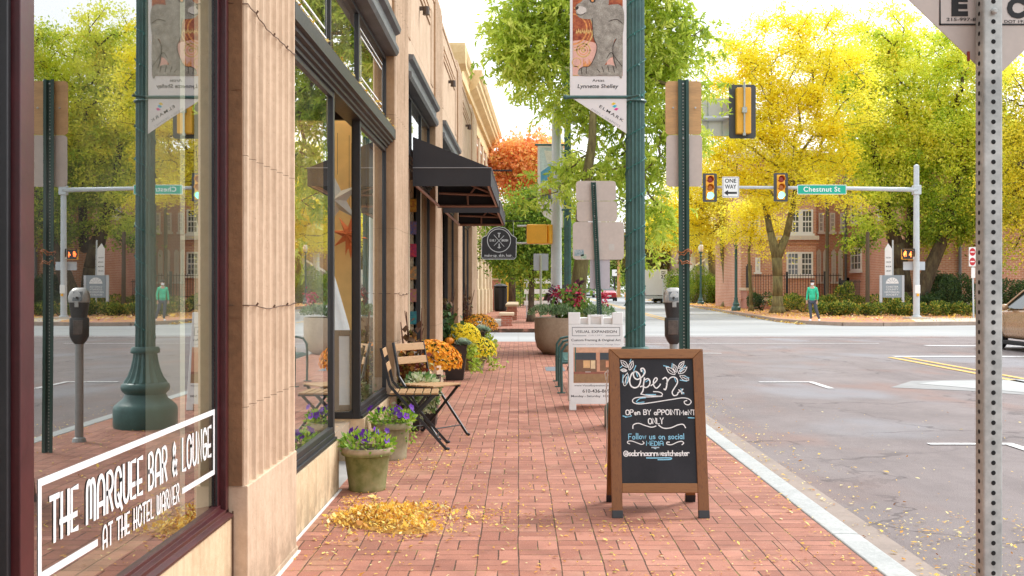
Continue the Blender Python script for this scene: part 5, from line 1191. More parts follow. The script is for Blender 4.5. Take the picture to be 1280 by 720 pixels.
P1=pot('flower_pot','nearest mossy stone pot of purple petunias, at the corner of the window sill wall',(-.975,7.02,0),.165,.275,POTM); petunias(P1,.165,.275,420,15)
P2_=pot('flower_pot','cleaner tan pot of purple petunias just behind the mossy one',(-.965,8.30,0),.155,.28,POTM2); petunias(P2_,.16,.28,450,22)
foliage('trailing_foliage',P2_,(.13,-.06,.22),.06,.06,.09,90,.035,.5,PETL,-.3)
MUMO=leafmat('mum_orange',[(0,(.80,.28,.01)),(.4,(.92,.42,.015)),(.8,(.96,.56,.03)),(1,(.97,.70,.10))],.35); MUMY=leafmat('mum_yellow',[(0,(.85,.66,.01)),(.4,(.95,.80,.02)),(1,(.97,.90,.10))],.35)
MUMB=leafmat('mum_bronze',[(0,(.60,.22,.01)),(.5,(.85,.42,.02)),(1,(.92,.58,.06))],.35)
DKL=leafmat('mum_leaf',[(0,(.02,.06,.012)),(.6,(.06,.13,.03)),(1,(.12,.2,.05))],.25)
IVY=leafmat('variegated_ivy',[(0,(.08,.20,.05)),(.3,(.20,.34,.10)),(.5,(.55,.62,.34)),(1,(.78,.80,.58))],.3)
LIME=leafmat('lime_vine',[(0,(.20,.35,.03)),(.5,(.42,.55,.06)),(1,(.60,.66,.12))],.4)
COLE=leafmat('coleus_red',[(0,(.12,.02,.01)),(.4,(.30,.06,.02)),(.7,(.45,.20,.03)),(1,(.30,.32,.06))],.3)
CABB=leafmat('cabbage',[(0,(.22,.36,.26)),(.5,(.40,.54,.42)),(1,(.66,.74,.62))],.2)
def mums(o,c,rx,ry,rz,nb,mat,r=.028):
    foliage('mum_foliage',o,c,rx*.95,ry*.95,rz*.9,500,.05,.4,DKL,.2,1)
    p=rdir(nb*2); p=p[p[:,2]>-.25][:nb]; C=np.array(c)+p*np.array([rx,ry,rz])*RNG.uniform(.93,1.06,len(p))[:,None]
    return blooms('mum_flowers',o,C,p,r,mat,8,.6)
PLD=pm('planter_dark',(.030,.022,.020),.15,6,.45)
def sqplanter(name,lab,loc,wt,wb,h,mat=PLD,rz=0):
    o=thing(name,lab,'planter',loc,rz); mb=MB(); a,b=wb/2,wt/2
    vs=[(s*a,t*a,0) for s,t in ((-1,-1),(1,-1),(1,1),(-1,1))]+[(s*b,t*b,h) for s,t in ((-1,-1),(1,-1),(1,1),(-1,1))]+[(s*(b-.02),t*(b-.02),h) for s,t in ((-1,-1),(1,-1),(1,1),(-1,1))]+[(s*(b-.03),t*(b-.03),h-.06) for s,t in ((-1,-1),(1,-1),(1,1),(-1,1))]
    mb.add(vs,[(0,3,2,1)]+[(i+k,i+(k+1)%4,i+4+(k+1)%4,i+4+k) for i in (0,4,8) for k in range(4)]); p=mb.build('box',mat,o,bevel=.006)
    mb=MB(); q=b-.032; mb.box(-q,q,-q,q,h-.09,h-.05); mb.build('soil',SOIL,p); return o
def cabbage(o,c,r):
    n=170; t=RNG.uniform(0,1,n); a=RNG.uniform(0,2*PI,n); D=np.stack([np.cos(a)*(.3+t),np.sin(a)*(.3+t),1.1-t],1); C=np.array(c)+np.stack([np.cos(a)*t*r*.4,np.sin(a)*t*r*.4,t*0],1)
    return leaf_mesh('ornamental_cabbage',C,D,rdir(n)*.4+np.stack([-np.sin(a),np.cos(a),0*a],1),r*.75,r*.7,1-t*.8+RNG.uniform(-.1,.2,n),CABB,o,fold=-.2)
def vine(o,pts0,n,mat,L=.04,spread=.03,name='trailing_vine'):
    C=[];
    for _ in range(n):
        k=random.randrange(len(pts0)); pl_=pts0[k]; t=random.random()*(len(pl_)-1); i=int(t); q=Vector(pl_[i]).lerp(Vector(pl_[min(i+1,len(pl_)-1)]),t-i); C.append((q.x+random.gauss(0,spread),q.y+random.gauss(0,spread),q.z+random.gauss(0,spread)))
    n=len(C); return leaf_mesh(name,C,rdir(n)+np.array([0,-.3,-.4]),rdir(n),L*RNG.uniform(.6,1.3,n),L*.75,RNG.random(n),mat,o)
def stalks(o,c,n,h,spr=.05,mat=None):
    mb=MB()
    for k in range(n):
        a=random.uniform(0,6.28); b=(c[0]+random.gauss(0,spr),c[1]+random.gauss(0,spr),c[2]); lean=random.gauss(0,.08); mb.tube([b,(b[0]+lean*.5,b[1]+lean*.3,c[2]+h*.5),(b[0]+lean,b[1],c[2]+h*random.uniform(.7,1))],[.010,.009,.004],5)
    mb.build('dry_stalks',pm('dry_stalk',(.10,.04,.02),.3,12,.8),o)
    return vine(o,[[(c[0],c[1],c[2]+.1),(c[0],c[1],c[2]+h*.75)]],50,leafmat('stalk_leaf',[(0,(.05,.02,.01)),(.6,(.16,.08,.03)),(1,(.16,.2,.04))],.2),.10,.05,'stalk_leaves')
# planter behind the chairs: two tubs
PA=sqplanter('planter','tall dark planter of orange chrysanthemums and pale ivy behind the bistro chairs',(-.90,10.3,0),.32,.24,.47)
mums(PA,(.05,-.03,.60),.30,.25,.20,1300,MUMO,.019)
vine(PA,[[(-.15,-.2,.50),(-.24,-.27,.30),(-.22,-.27,.12)],[(-.05,-.22,.48),(-.1,-.27,.3),(-.07,-.25,.15)],[(.05,-.2,.5),(.02,-.25,.38)],[(-.3,-.22,.45),(-.34,-.25,.2)]],620,IVY,.055,.05)
PA2=sqplanter('planter','dark planter with red coleus, dry stalks and trailing variegated ivy against the second pilaster',(-1.00,9.95,0),.26,.2,.42)
vine(PA2,[[(0,0,.45),(.0,-.02,.66)],[(-.1,0,.5),(.1,0,.62)]],360,COLE,.06,.07,'coleus'); stalks(PA2,(.0,.05,.42),5,.72)
vine(PA2,[[(.05,-.12,.44),(.10,-.16,.2)],[(-.08,-.12,.42),(-.1,-.14,.15)]],260,IVY,.05,.04)
foliage('ivy_mound',PA2,(.13,-.20,.36),.17,.14,.17,620,.05,.7,IVY,.1)
PBn=sqplanter('planter','tall square dark brown planter with yellow chrysanthemums and lime vines, a pumpkin on its rim',(-.90,15.45,0),.36,.24,.50)
mums(PBn,(.10,.18,.60),.24,.30,.19,1500,MUMY,.019); cabbage(PBn,(.12,-.16,.52),.12)
vine(PBn,[[(.15,-.05,.5),(.24,-.1,.3),(.28,-.12,.12)],[(.17,.05,.5),(.27,.05,.35)],[(.22,.2,.5),(.32,.2,.25),(.30,.2,.1)]],330,LIME,.05,.035); stalks(PBn,(-.12,.1,.5),6,.85)
vine(PBn,[[(-.12,.0,.5),(-.1,0,.95)]],150,DKL,.09,.07,'dark_foliage')
pk=thing('pumpkin','small orange pumpkin resting on the tall dark planter of yellow flowers','pumpkin',(-.90-.07,15.32,.50)); mb=MB(); n=40
vs=[];fs=[]
prof=[(max(.001,.075*math.sin(PI*i/10)),.055-.055*math.cos(PI*i/10)) for i in range(11)]
mb.lathe(prof,(0,0,0),40,flute=10,fa=.10); mb.build('fruit',pm('pumpkin_skin',(.72,.25,.02),.12,12,.45,bump=.1),pk,smooth=True); mb=MB(); mb.tube([(0,0,.10),(.004,0,.13),(.015,0,.15)],[.014,.009,.008],7); mb.build('stem',pm('stem_tan',(.25,.22,.10),.2,20,.8),pk,smooth=True)
PCn=sqplanter('planter','farthest dark planter, with bronze chrysanthemums and a grey green cabbage',(-.78,19.6,0),.36,.24,.50)
mums(PCn,(.05,.15,.60),.34,.3,.22,800,MUMB,.021); cabbage(PCn,(.12,-.2,.54),.16); stalks(PCn,(-.15,.1,.5),6,.9); vine(PCn,[[(.2,-.1,.5),(.33,-.15,.25)]],160,LIME,.06,.05)
# low yellow mums between
PD=pot('flower_pot','low tub of lime yellow chrysanthemums and vines between the last two tall planters',(-.70,17.3,0),.20,.22,POTM2); mums(PD,(0,0,.28),.34,.34,.24,800,MUMY,.021); vine(PD,[[(.2,-.1,.3),(.34,-.15,.05)]],140,LIME,.06,.06)
# ================================================================== bistro chairs
def chair(lab,loc,rz):   # local: faces +x
    o=thing('bistro_chair',lab,'chair',loc,rz,'folding bistro chairs by the wall'); w=.19
    mb=MB()
    for k in range(6): x=-.16+k*.066; mb.box(x,x+.056,-w,w,.445,.460)
    mb.build('seat',WOODC,o,bevel=.003)
    mb=MB(); mb.box(-.17,.235,-w+.02,-w+.035,.43,.445); mb.box(-.17,.235,w-.035,w-.02,.43,.445); mb.build('seat_frame',BLACKM,o)
    for s in (-1,1):
        y=s*(w+.008)
        mb=MB(); mb.bar((.30,y,.0),(-.16,y,.52),.022,.012,up=(0,1,0)); mb.bar((-.16,y,.52),(-.23,y,.82),.022,.012,up=(0,1,0)); f=mb.build('back_leg_frame',BLACKM,o)
        y2=s*(w-.01); mb=MB(); mb.bar((-.22,y2,0),(.20,y2,.44),.022,.012,up=(0,1,0)); mb.build('leg',BLACKM,o)
        for xx,yy in ((.30,y),(-.22,y2)): mb=MB(); mb.ball((xx,yy,.012),.016,8,6,(1.4,1,.8)); mb.build('foot_cap',BLACKM,f)
    for (x,z,s_) in ((.22,.09,w),(-.16,.065,w-.015)): mb=MB(); mb.tube([(x,-s_,z),(x,s_,z)],.006,6); mb.build('stretcher',BLACKM,o)
    for k,(x,z) in enumerate(((-.185,.63),(-.215,.745))):
        mb=MB(); M=Matrix.Rotation(R(-13),4,'Y'); M.translation=(x,0,z+.03); mb.frame(M,.014,2*w-.0,.066); mb.build('back_slat',WOODC,o,bevel=.004)
    return o
chair('nearer folding bistro chair with slatted wooden seat, turned away from the wall',(-.88,8.90,0),R(3))
chair('farther folding bistro chair, angled toward the camera in front of the orange flowers',(-.80,9.60,0),R(-36))
# ================================================================== round planter
o=thing('round_planter','large round concrete planter of evergreen clumps and dark red flowers','planter',(X(716,21.6),21.6,0)); r=.76
mb=MB(); mb.lathe([(r*.72,0),(r*.80,.02),(r*.93,.12),(r*.99,.28),(r,.45),(r,.70),(r*.995,.72),(r*.90,.72),(r*.89,.64)],(0,0,0),56,cap=False); p=mb.build('bowl',CONC,o,auto=35)
mb=MB(); mb.lathe([(r*.90,.64),(.5,.66),(.01,.67)],(0,0,0),30,cap=False); mb.build('soil',SOIL,p)
GRP=leafmat('grey_green_plant',[(0,(.09,.17,.07)),(.5,(.22,.36,.16)),(1,(.42,.54,.30))],.35); REDF=leafmat('dark_red_flower',[(0,(.28,.01,.03)),(.5,(.60,.03,.08)),(1,(.75,.12,.22))],.35)
for cx,cy,s in ((-.62,-.15,.26),(-.42,-.4,.24),(-.2,-.5,.22),(.45,-.35,.26),(.6,0,.25)): foliage('evergreen_clump',o,(cx,cy,.76),s,s,.20,500,.06,.35,GRP,.7,1)
vine(o,[[(0,-.1,.7),(0,-.1,1.25)],[(-.15,-.2,.7),(-.15,-.2,1.15)],[(.1,0,.7),(.12,0,1.2)]],500,leafmat('planter_leaf',[(0,(.06,.15,.03)),(.6,(.26,.42,.07)),(1,(.55,.62,.16))],.4),.11,.12,'leafy_stems')
vine(o,[[(-.25,-.2,1.05),(.1,-.2,1.35)],[(0,-.3,.95),(.15,-.3,1.2)],[(-.35,-.1,1.15),(-.3,-.1,1.3)],[(.55,-.2,1.0),(.65,-.2,1.2)]],240,REDF,.07,.06,'red_flowers')
vine(o,[[(-.35,-.1,.8),(-.45,-.1,1.35)],[(.0,0,.9),(.1,0,1.5)]],70,leafmat('purple_grass',[(0,(.04,.01,.03)),(1,(.16,.05,.08))],.2),.14,.05,'purple_grass')
# ================================================================== traffic signals
LENS_R=pm('lens_red',(.28,.02,.01),.1,8,.25,bump=0); LENS_A=pm('lens_amber',(.42,.14,.01),.1,8,.25,bump=0); LENS_G=emat('lens_green_lit',(.15,1,.75),2.2)
def signal(lab,loc,back=False,par=None):
    """vertical three light signal with a back plate; local front faces -y"""
    o=thing('traffic_signal',lab,'traffic light',loc,PI if back else 0,'traffic lights on the mast arms')
    w,h=.30,.60
    pts=[(-w+.04,-h),(w-.04,-h),(w,-h+.04),(w,h-.04),(w-.04,h),(-w+.04,h),(-w,h-.04),(-w,-h+.04)]
    mb=MB(); mb.prism(pts,lambda a,b,q:(a,q,b),0,.012); mb.build('back_plate',pm('plate_dark',(.055,.06,.065),.12,4,.5),o)
    mb=MB(); mb.box(-.17,.17,-.04,-.001,-.52,.52); mb.box(-.16,.16,.013,.19,-.51,.51); hb=mb.build('housing',YELSIG,o,bevel=.025)
    for k,m in enumerate((LENS_R,LENS_A,LENS_G)):
        z=.34-k*.34; mb=MB(); mb.lathe([(.001,.0),(.08,.0),(.13,-.02),(.14,-.02)],(0,0,0),20,cap=False); mb.v=[(v[0],-.065+v[2]*-1-.0,z+v[1]) for v in mb.v]; mb.build('lens',m,o)
        mb=MB(); n=14; vs=[]
        for q,(yy,rr) in enumerate(((-.04,.15),(-.24,.15))):
            for i in range(n+1): a=R(-20+220*i/n); vs.append((rr*math.cos(a),yy-( .0 if q==0 else 0),z+rr*math.sin(a)))
        for q,(yy,rr) in enumerate(((-.24,.143),(-.04,.143))):
            for i in range(n+1): a=R(-20+220*i/n); vs.append((rr*math.cos(a),yy,z+rr*math.sin(a)))
        mb.add(vs,[(q*(n+1)+i,q*(n+1)+i+1,(q+1)*(n+1)+i+1,(q+1)*(n+1)+i) for q in range(3) for i in range(n)]); mb.build('visor',YELSIG,o)
    mb=MB(); mb.tube([(0,.23,-.55),(0,.23,.62)],.02,8); mb.box(-.03,.03,.19,.24,-.56,-.50); mb.box(-.03,.03,.19,.24,.50,.56); mb.box(-.05,.05,.19,.28,-.06,.06); mb.build('bracket',GALV,o)
    return o
# near mast arm on the left
d=24.6; mx=X(695.5,d); mz=Z(149.5,d)
o=thing('signal_mast','pale grey signal pole behind the round planter, its mast arm over the road','signal pole',(mx,d,0))
mb=MB(); mb.lathe([(.22,0),(.22,.05),(.13,.10),(.115,3),(.10,mz+.4),(.05,mz+.45)],(0,0,0),20); p=mb.build('pole',GREYP,o,auto=40)
mb=MB(); mb.tube([(0,0,mz),(2.5,-.05,mz+.02),(X(936,d)-mx,-.1,mz)],[.085,.07,.045],12); mb.build('mast_arm',GREYP,o,smooth=True)
mb=MB(); mb.box(-.08,.08,-.121,-.119,Z(394,d),Z(390.5,d)) ; mb.build('red_sticker',pm('sticker_red',(.55,.02,.02),.05,5,.5,bump=0),o)
mb=MB(); mb.box(.075,.3,-.1,-.09,1.9,2.3)
signal('yellow three light traffic signal seen from behind at the end of the near mast arm',(X(927,d-.25),d-.1-.22,Z(142.5,d)),True)
s_=thing('blank_sign','large white sign panel seen from behind on the near mast arm','sign',(X(895,d),d,Z(146,d))); lx=s_.location
mb=MB(); mb.box(-(X(913,d)-X(877,d))/2,(X(913,d)-X(877,d))/2,.0,.01,Z(170,d)-lx.z,Z(123,d)-lx.z); pn=mb.build('panel',pm('panel_white',(.62,.60,.58),.03,3,.5,bump=0),s_,bevel=.01)
mb=MB()
for xx in (-.18,.14): mb.box(xx-.012,xx+.012,-.02,-.001,-.40,.40)
mb.build('stiffener',GALV,s_)
def pedsignal(lab,loc,face):   # face: rotation
    o=thing('pedestrian_signal',lab,'pedestrian signal',loc,face,'pedestrian crossing signals')
    mb=MB(); mb.box(-.23,.23,0,.16,-.22,.22); mb.build('housing',YELSIG,o,bevel=.03)
    mb=MB(); mb.box(-.21,.21,-.012,-.001,-.20,.20); mb.build('screen',pm('screen_black',(.012,.012,.014),.1,5,.3,bump=0),o)
    mb=MB(); mb.box(-.25,.25,-.14,-.0,.215,.235); mb.box(-.25,-.235,-.14,0,-.1,.215); mb.box(.235,.25,-.14,0,-.1,.215); mb.build('visor',IRON,o)
    return o
ps1=pedsignal('yellow pedestrian signal seen from behind on the near grey signal pole',(X(671,d),d-.02,Z(293,d)),PI)
ps2=pedsignal('second yellow pedestrian signal turned sideways on the near grey signal pole',(X(687,d),d+.15,Z(293,d)),R(120))
mb=MB(off=ps1.location)
for z in (Z(282.5,d),Z(304,d)): mb.tube([(X(670,d),d-.02,z),(mx,d-.02,z)],.022,8); 
mb.build('bracket',GREYP,ps1); 
# far mast arm
d=46.0; mx=X(1145.5,d); mz=Z(237.5,d)
o=thing('signal_mast','pale grey signal pole on the far corner, its mast arm holding the street sign','signal pole',(mx,d,0))
mb=MB(); mb.box(-.45,.45,-.4,.4,0,.07); mb.build('footing',pm('pad_concrete',(.52,.45,.37)),o)
mb=MB(); mb.lathe([(.2,.07),(.2,.12),(.135,.14),(.125,3),(.11,Z(207,d)),(.03,Z(206,d)+.02)],(0,0,0),20); mb.build('pole',GREYP,o,auto=40)
mb=MB(); mb.tube([(0,-.1,mz+.0),(-3,-.1,mz+.06),(X(876,d)-mx,-.1,mz+.12)],[.10,.08,.05],12); mb.build('mast_arm',GREYP,o,smooth=True)
mb=MB(); mb.box(-.16,.16,-.17,.14,mz-.2,mz+.2); mb.build('arm_clamp',GREYP,o,bevel=.03)
signal('left hand green lit traffic signal on the far mast arm, beside the one way sign',(X(885.5,d),d-.35,Z(235.5,d)))
signal('right hand green lit traffic signal on the far mast arm, beside the green street sign',(X(973.5,d),d-.35,Z(235,d)))
def flatsign(name,lab,px0,py0,px1,py1,d,mat,cat='sign',par=None,off=-.22):
    o=thing(name,lab,cat,(X((px0+px1)/2,d),d+off,Z((py0+py1)/2,d))); w=(X(px1,d)-X(px0,d))/2; h=(Z(py0,d)-Z(py1,d))/2
    plate(o,-w,w,-h,h,0,mat,'plate',r=min(w,h)*.12,t=.006)
    pl=plane(o.location+Vector((0,-.001,0)),(1,0,0),(0,0,1)); return o,pl,w,h
o,pl,w,h=flatsign('one_way_sign','white one way sign with a black left arrow on the far mast arm',901.5,221.5,922.5,247.5,d,WHITE)
text('lettering','ONE',pl,0,h*.42,w*1.35,h*.38,BLACK,o,.002,.02,'C',base=o.location); text('lettering','WAY',pl,0,-h*.14,w*1.35,h*.38,BLACK,o,.002,.02,'C',base=o.location)
mb=MB(off=o.location); mb.poly([pl(a*w,b*h,.002) for a,b in ((-.8,-.55),(-.3,-.28),(-.3,-.45),(.75,-.45),(.75,-.65),(-.3,-.65),(-.3,-.82))]); mb.build('arrow',BLACK,o)
mb=MB(off=o.location); ribbon(mb,pl,[(a*w*.9,b*h*.92) for a,b in ((-1,-1),(1,-1),(1,1),(-1,1),(-1,-1))],.02,.0015); mb.build('border',BLACK,o)
mb=MB(off=o.location); mb.tube([(X(912,d),d-.1,Z(238,d)),(X(912,d),d-.215,Z(238,d))],.03,6); mb.build('bracket',GREYP,o)
o,pl,w,h=flatsign('street_name_sign','green Chestnut St street name sign hanging on the far mast arm',995,231.5,1056,243.5,d,WHITE)
mb=MB(off=o.location); mb.poly([pl(a*w*.975,b*h*.88,.0015) for a,b in ((-1,-1),(1,-1),(1,1),(-1,1))]); mb.build('green_field',SIGGRN,o)
text('lettering','Chestnut St',pl,0,-h*.42,w*1.5,h*1.0,WHITE,o,.003,.02,'C',base=o.location,spacing=1.1)
o=pedsignal('pedestrian signal with an orange hand and a 4 on the far signal pole',(X(1132,d),d-.25,Z(318,d)),0)
ORE=emat('led_orange',(1,.16,.03),3.0); pl=plane(o.location+Vector((0,-.013,0)),(1,0,0),(0,0,1))
mb=MB(off=o.location)
for l in (((-.13,-.10),(-.13,.02)),((-.16,-.06),(-.16,.06)),((-.13,0),(-.13,.12)),((-.10,0),(-.10,.13)),((-.07,-.08),(-.07,.11)),((-.18,-.02),(-.18,.03))): ribbon(mb,pl,l,.028,.002)
mb.build('hand_symbol',ORE,o); text('numeral','4',pl,.05,-.11,.11,.22,ORE,o,.002,.03,base=o.location)
mb=MB(off=o.location); 
for z in (-.16,.16): mb.tube([(o.location.x+.2,d-.2,o.location.z+z),(mx,d,o.location.z+z)],.025,6)
mb.build('bracket',GREYP,o)
o,pl,w,h=flatsign('blank_sign','small blank grey sign panels low on the far signal pole',1130.5,327,1158,337.5,d,pm('sign_grey',(.46,.50,.54)),off=.15)
o=thing('push_button','crossing push button with a yellow knob and small plate on the far signal pole','push button',(mx,d-.14,Z(362,d))); mb=MB(); mb.box(-.11,.11,-.015,.01,-.16,.20); mb.build('plate',WHITE,o,bevel=.01); mb=MB(); mb.box(-.05,.05,-.08,-.016,-.28,-.17); mb.build('button',YELSIG,o,bevel=.02)
# do not enter pair on a thin post
d=47.0; o=thing('sign_post','thin grey post with a white plate of two red do not enter symbols','sign post',(X(1217,d),d,0)); lx=o.location.x
mb=MB(); mb.tube([(0,0,0),(-.05,0,Z(310,d))],.035,6); mb.build('post',GREYP,o); pw=plate(o,X(1210.5,d)-lx,X(1219.5,d)-lx,Z(333,d),Z(309,d),-.05,WHITE,'plate',r=.02)
pl=plane((lx,d-.052,0),(1,0,0),(0,0,1)); RED=pm('sign_red',(.50,.02,.03),.05,4,.5,bump=0); cx_=X(1215,d)-lx
for zc in (Z(315,d),Z(327,d)):
    mb=MB(off=o.location); mb.poly([pl(cx_+.13*math.cos(k*PI/8),zc+.17*math.sin(k*PI/8),.001) for k in range(16)]); q=mb.build('red_disc',RED,pw)
    mb=MB(off=o.location); mb.poly([pl(cx_+a,zc+b,.003) for a,b in ((-.09,-.025),(.09,-.025),(.09,.025),(-.09,.025))]); mb.build('white_bar',WHITE,q)
plate(o,X(1213.5,d)-lx,X(1218.5,d)-lx,Z(347.5,d),Z(334.5,d),-.05,WHITE,'small_plate',r=.02)
# speed limit sign
d=98; o=thing('speed_limit_sign','white speed limit 25 sign in front of the thick trunked dark tree','sign',(X(829,d),d,0)); lx=o.location.x
mb=MB(); mb.tube([(0,0,0),(0,0,Z(338,d))],.05,6); mb.build('post',GREYP,o); pw=plate(o,X(824.5,d)-lx,X(833.5,d)-lx,Z(349,d),Z(337,d),-.08,WHITE,'plate',r=.03); pl=plane((lx,d-.083,0),(1,0,0),(0,0,1))
text('lettering','SPEED',pl,0,Z(340.6,d),.42,.13,BLACK,pw,.002,.02,'C',base=o.location); text('lettering','LIMIT',pl,0,Z(343,d),.40,.13,BLACK,pw,.002,.02,'C',base=o.location); text('numeral','25',pl,0,Z(348,d),.46,.30,BLACK,pw,.002,.03,'C',base=o.location)
# far lamp posts
LPF=lamp_post('far lamp post with a glowing pale lantern between the yellow tree trunks, nearest the corner',(X(920,62),62,0),4.3,.08,False,'lamp posts along the far side of the street')
for lab,px,dd,h_ in (('far lamp post in front of the green hedge and white pillars',876,86,4.4),('distant lamp post beside the black parking meter dome',847,106,4.9)):
    c=copy_tree(LPF); c.location=(X(px,dd),dd,0); c['label']=lab; c.scale=(1,1,h_/4.3)
LPF['label']='far lamp post between the yellow tree trunks, nearest the corner'
# ================================================================== society sign, banner
d=54; o=thing('society_sign','grey historical society sign with a white fan emblem between two posts in the hedge','sign',(X(1115,d),d,0)); lx=o.location.x
for a,b in ((1099.5,1102.5),(1127,1130)): mb=MB(); mb.box(X(a,d)-lx,X(b,d)-lx,-.05,.05,0,Z(344,d)); mb.build('post',pm('sign_post_grey',(.50,.53,.55),.05,3,.5),o)
sp=plate(o,X(1103,d)-lx,X(1127,d)-lx,Z(372,d),Z(344,d),-.03,pm('society_grey',(.27,.32,.35),.05,3,.5,bump=0),'panel',r=.02,t=.06); pl=plane((lx,d-.032,0),(1,0,0),(0,0,1))
mb=MB(off=o.location); cx_=0; cz=Z(354.5,d); r_=.32; mb.poly([pl(cx_+r_*math.cos(k*PI/12),cz+r_*.95*math.sin(k*PI/12),.001) for k in range(13)]); mb.build('emblem',WHITE,sp)
mb=MB(off=o.location)
for k in range(1,6): a=k*PI/6; ribbon(mb,pl,[(cx_+.12*math.cos(a),cz+.12*math.sin(a)),(cx_+.30*math.cos(a),cz+.28*math.sin(a))],.018,.003)
mb.build('emblem_line',bpy.data.materials['society_grey'],sp)
for k,wd in enumerate(('CHESTER','COUNTY','HISTORICAL','SOCIETY')): text('lettering',wd,pl,0,Z(359.5+k*3.3,d),.62 if k!=2 else .74,.085,WHITE,sp,.002,.01,'C',base=o.location)
d=55; o=thing('history_banner','tall narrow white banner on a post above the grey historical society sign','banner',(X(1111,d),d,0)); lx=o.location.x
mb=MB(); mb.tube([(0.22,.06,0),(.22,.06,Z(300,d))],.04,6); mb.build('post',GREYP,o)
mb=MB(); mb.prism([(X(1106,d)-lx,Z(346,d)),(X(1115,d)-lx,Z(346,d)),(X(1115,d)-lx,Z(311,d)),(X(1110,d)-lx,Z(304,d)),(X(1106,d)-lx,Z(311,d))],lambda a,b,h:(a,h,b),-.01,.01); pw=mb.build('cloth',WHITE,o); pl=plane((lx,d-.011,0),(1,0,0),(0,0,1))
for k in range(4): text('lettering',('HISTORY','CENTER','MUSEUM','LIBRARY')[k],pl,-.02,Z(323+k*5.5,d),.26,.07,BLACK,pw,.001,.01,'C',base=o.location)
# ================================================================== far historic buildings
def bwin(par,x,y,z,w,h,d_=.09,gr=(2,3),pair=False,arch=False,world=None,bm=BRICKR):
    """white sash window on a wall that faces -y; (x,z) is its lower left corner"""
    mb=MB(); f=.11
    mb.box(x-.08,x+w+.08,y-d_-.04,y,z-.14,z-.005); mb.box(x,x+f,y-d_,y,z,z+h); mb.box(x+w-f,x+w,y-d_,y,z,z+h); mb.box(x+f,x+w-f,y-d_,y,z,z+f); mb.box(x+f,x+w-f,y-d_,y,z+h-f,z+h)
    parts=[(x+f,x+w-f)]
    if pair: m=x+w/2; mb.box(m-.14,m+.14,y-d_,y,z+f,z+h-f); parts=[(x+f,m-.14),(m+.14,x+w-f)]
    for a,b in parts:
        for k in range(1,gr[0]): q=a+(b-a)*k/gr[0]; mb.box(q-.02,q+.02,y-d_+.02,y-.02,z+f,z+h-f)
        for k in range(1,gr[1]): q=z+f+(h-2*f)*k/gr[1]; s=.045 if (gr[1]%2==0 and k==gr[1]//2) else .02; mb.box(a,b,y-d_+.021,y-.021,q-s,q+s)
    if arch:
        n=10; pts=[(x+w/2+(w/2)*math.cos(PI*k/n),z+h+(w/2)*math.sin(PI*k/n)) for k in range(n+1)]; mb.prism(pts,lambda a,b,q:(a,q,b),y-d_,y)
        mb.box(x+w/2-.07,x+w/2+.07,y-d_-.05,y,z+h+w*.42,z+h+w*.72)
    wn=mb.build('window',WHITE,par,world=par)
    mb=MB(); mb.box(x+f*.9,x+w-f*.9,y-.035,y-.004,z+f*.9,z+h-f*.9); mb.build('pane',PANE,wn,world=par)
D1=70
HB=thing('historic_building','red brick historic building with tall white windows behind the yellow trees and iron fence','building',(X(1000,D1),D1,0))
def HBb(n,mb,m,par=HB,**k): return mb.build(n,m,par,world=HB,**k)
x0,x1=X(926,D1),X(1020,D1)
mb=MB(); mb.box(x0,x1,D1,D1+9,0,9.6); mb.box(x0-.12,x1+.12,D1-.06,D1,Z(303,D1)-.12,Z(303,D1)); HBb('wall',mb,BRICKR)
mb=MB(); mb.box(x0-.15,x1+.15,D1-.2,D1,Z(297,D1)-.15,Z(297,D1)+.12); mb.box(x0-.3,x1+.3,D1-.5,D1+9,9.6,10.1); mb.box(x0-.05,x1+.05,D1-.05,D1,0,.5); HBb('stone_band',mb,pm('pale_trim',(.66,.60,.52),.06,2,.8))
bwin(HB,X(983,D1),D1,Z(345,D1),X(1016,D1)-X(983,D1),Z(315,D1)-Z(345,D1),gr=(3,4),pair=True)
bwin(HB,X(985,D1),D1,Z(292,D1),X(1016,D1)-X(985,D1),Z(262,D1)-Z(292,D1),gr=(3,4),pair=True)
bwin(HB,X(944,D1),D1,Z(340,D1),X(950,D1)-X(944,D1),Z(322,D1)-Z(340,D1),gr=(2,2)); bwin(HB,X(935,D1),D1,Z(292,D1),X(950,D1)-X(935,D1),Z(262,D1)-Z(292,D1),gr=(2,4))
D2_=74; xa,xb=X(1018,D2_),X(1056,D2_)
mb=MB(); mb.box(xa-2,xb+.6,D2_,D2_+6,0,10.5); HBb('recessed_wall',mb,BRICKR)
for px in (1020.5,1028.5,1039,1047.5): bwin(HB,X(px,D2_),D2_,Z(352,D2_),X(px+5.5,D2_)-X(px,D2_),Z(316,D2_)-Z(352,D2_),gr=(2,6),arch=True)
for px in (1023,1037,1050): bwin(HB,X(px,D2_),D2_,Z(290,D2_),X(px+6.5,D2_)-X(px,D2_),Z(266,D2_)-Z(290,D2_),gr=(2,4))
mb=MB(); mb.tube([(X(1056.5,D2_),D2_-.15,0),(X(1056.5,D2_),D2_-.15,10.4)],.09,8); HBb('downpipe',mb,pm('pipe_grey',(.16,.17,.19),.1,3,.5))
D3=63; RB=thing('brick_hall','long plain red brick hall on the right behind the hedge and the leaning tree trunks','building',(X(1170,D3),D3,0))
XS=22.3
def rbf(v):  # front wall angled: nearer on the right
    return (v[0],v[1]-(v[0]-XS)*.10,v[2])
mb=MB(warp=rbf); mb.box(XS,X(1400,D3),D3,D3+14,0,10.2); mb.build('wall',BRICKR,RB,world=RB)
mb=MB(warp=rbf); mb.box(XS-.3,X(1402,D3),D3-.3,D3+14,10.2,10.7); mb.box(XS-.05,X(1400,D3),D3-.05,D3,0,.6); mb.build('stone_band',bpy.data.materials['pale_trim'],RB,world=RB)
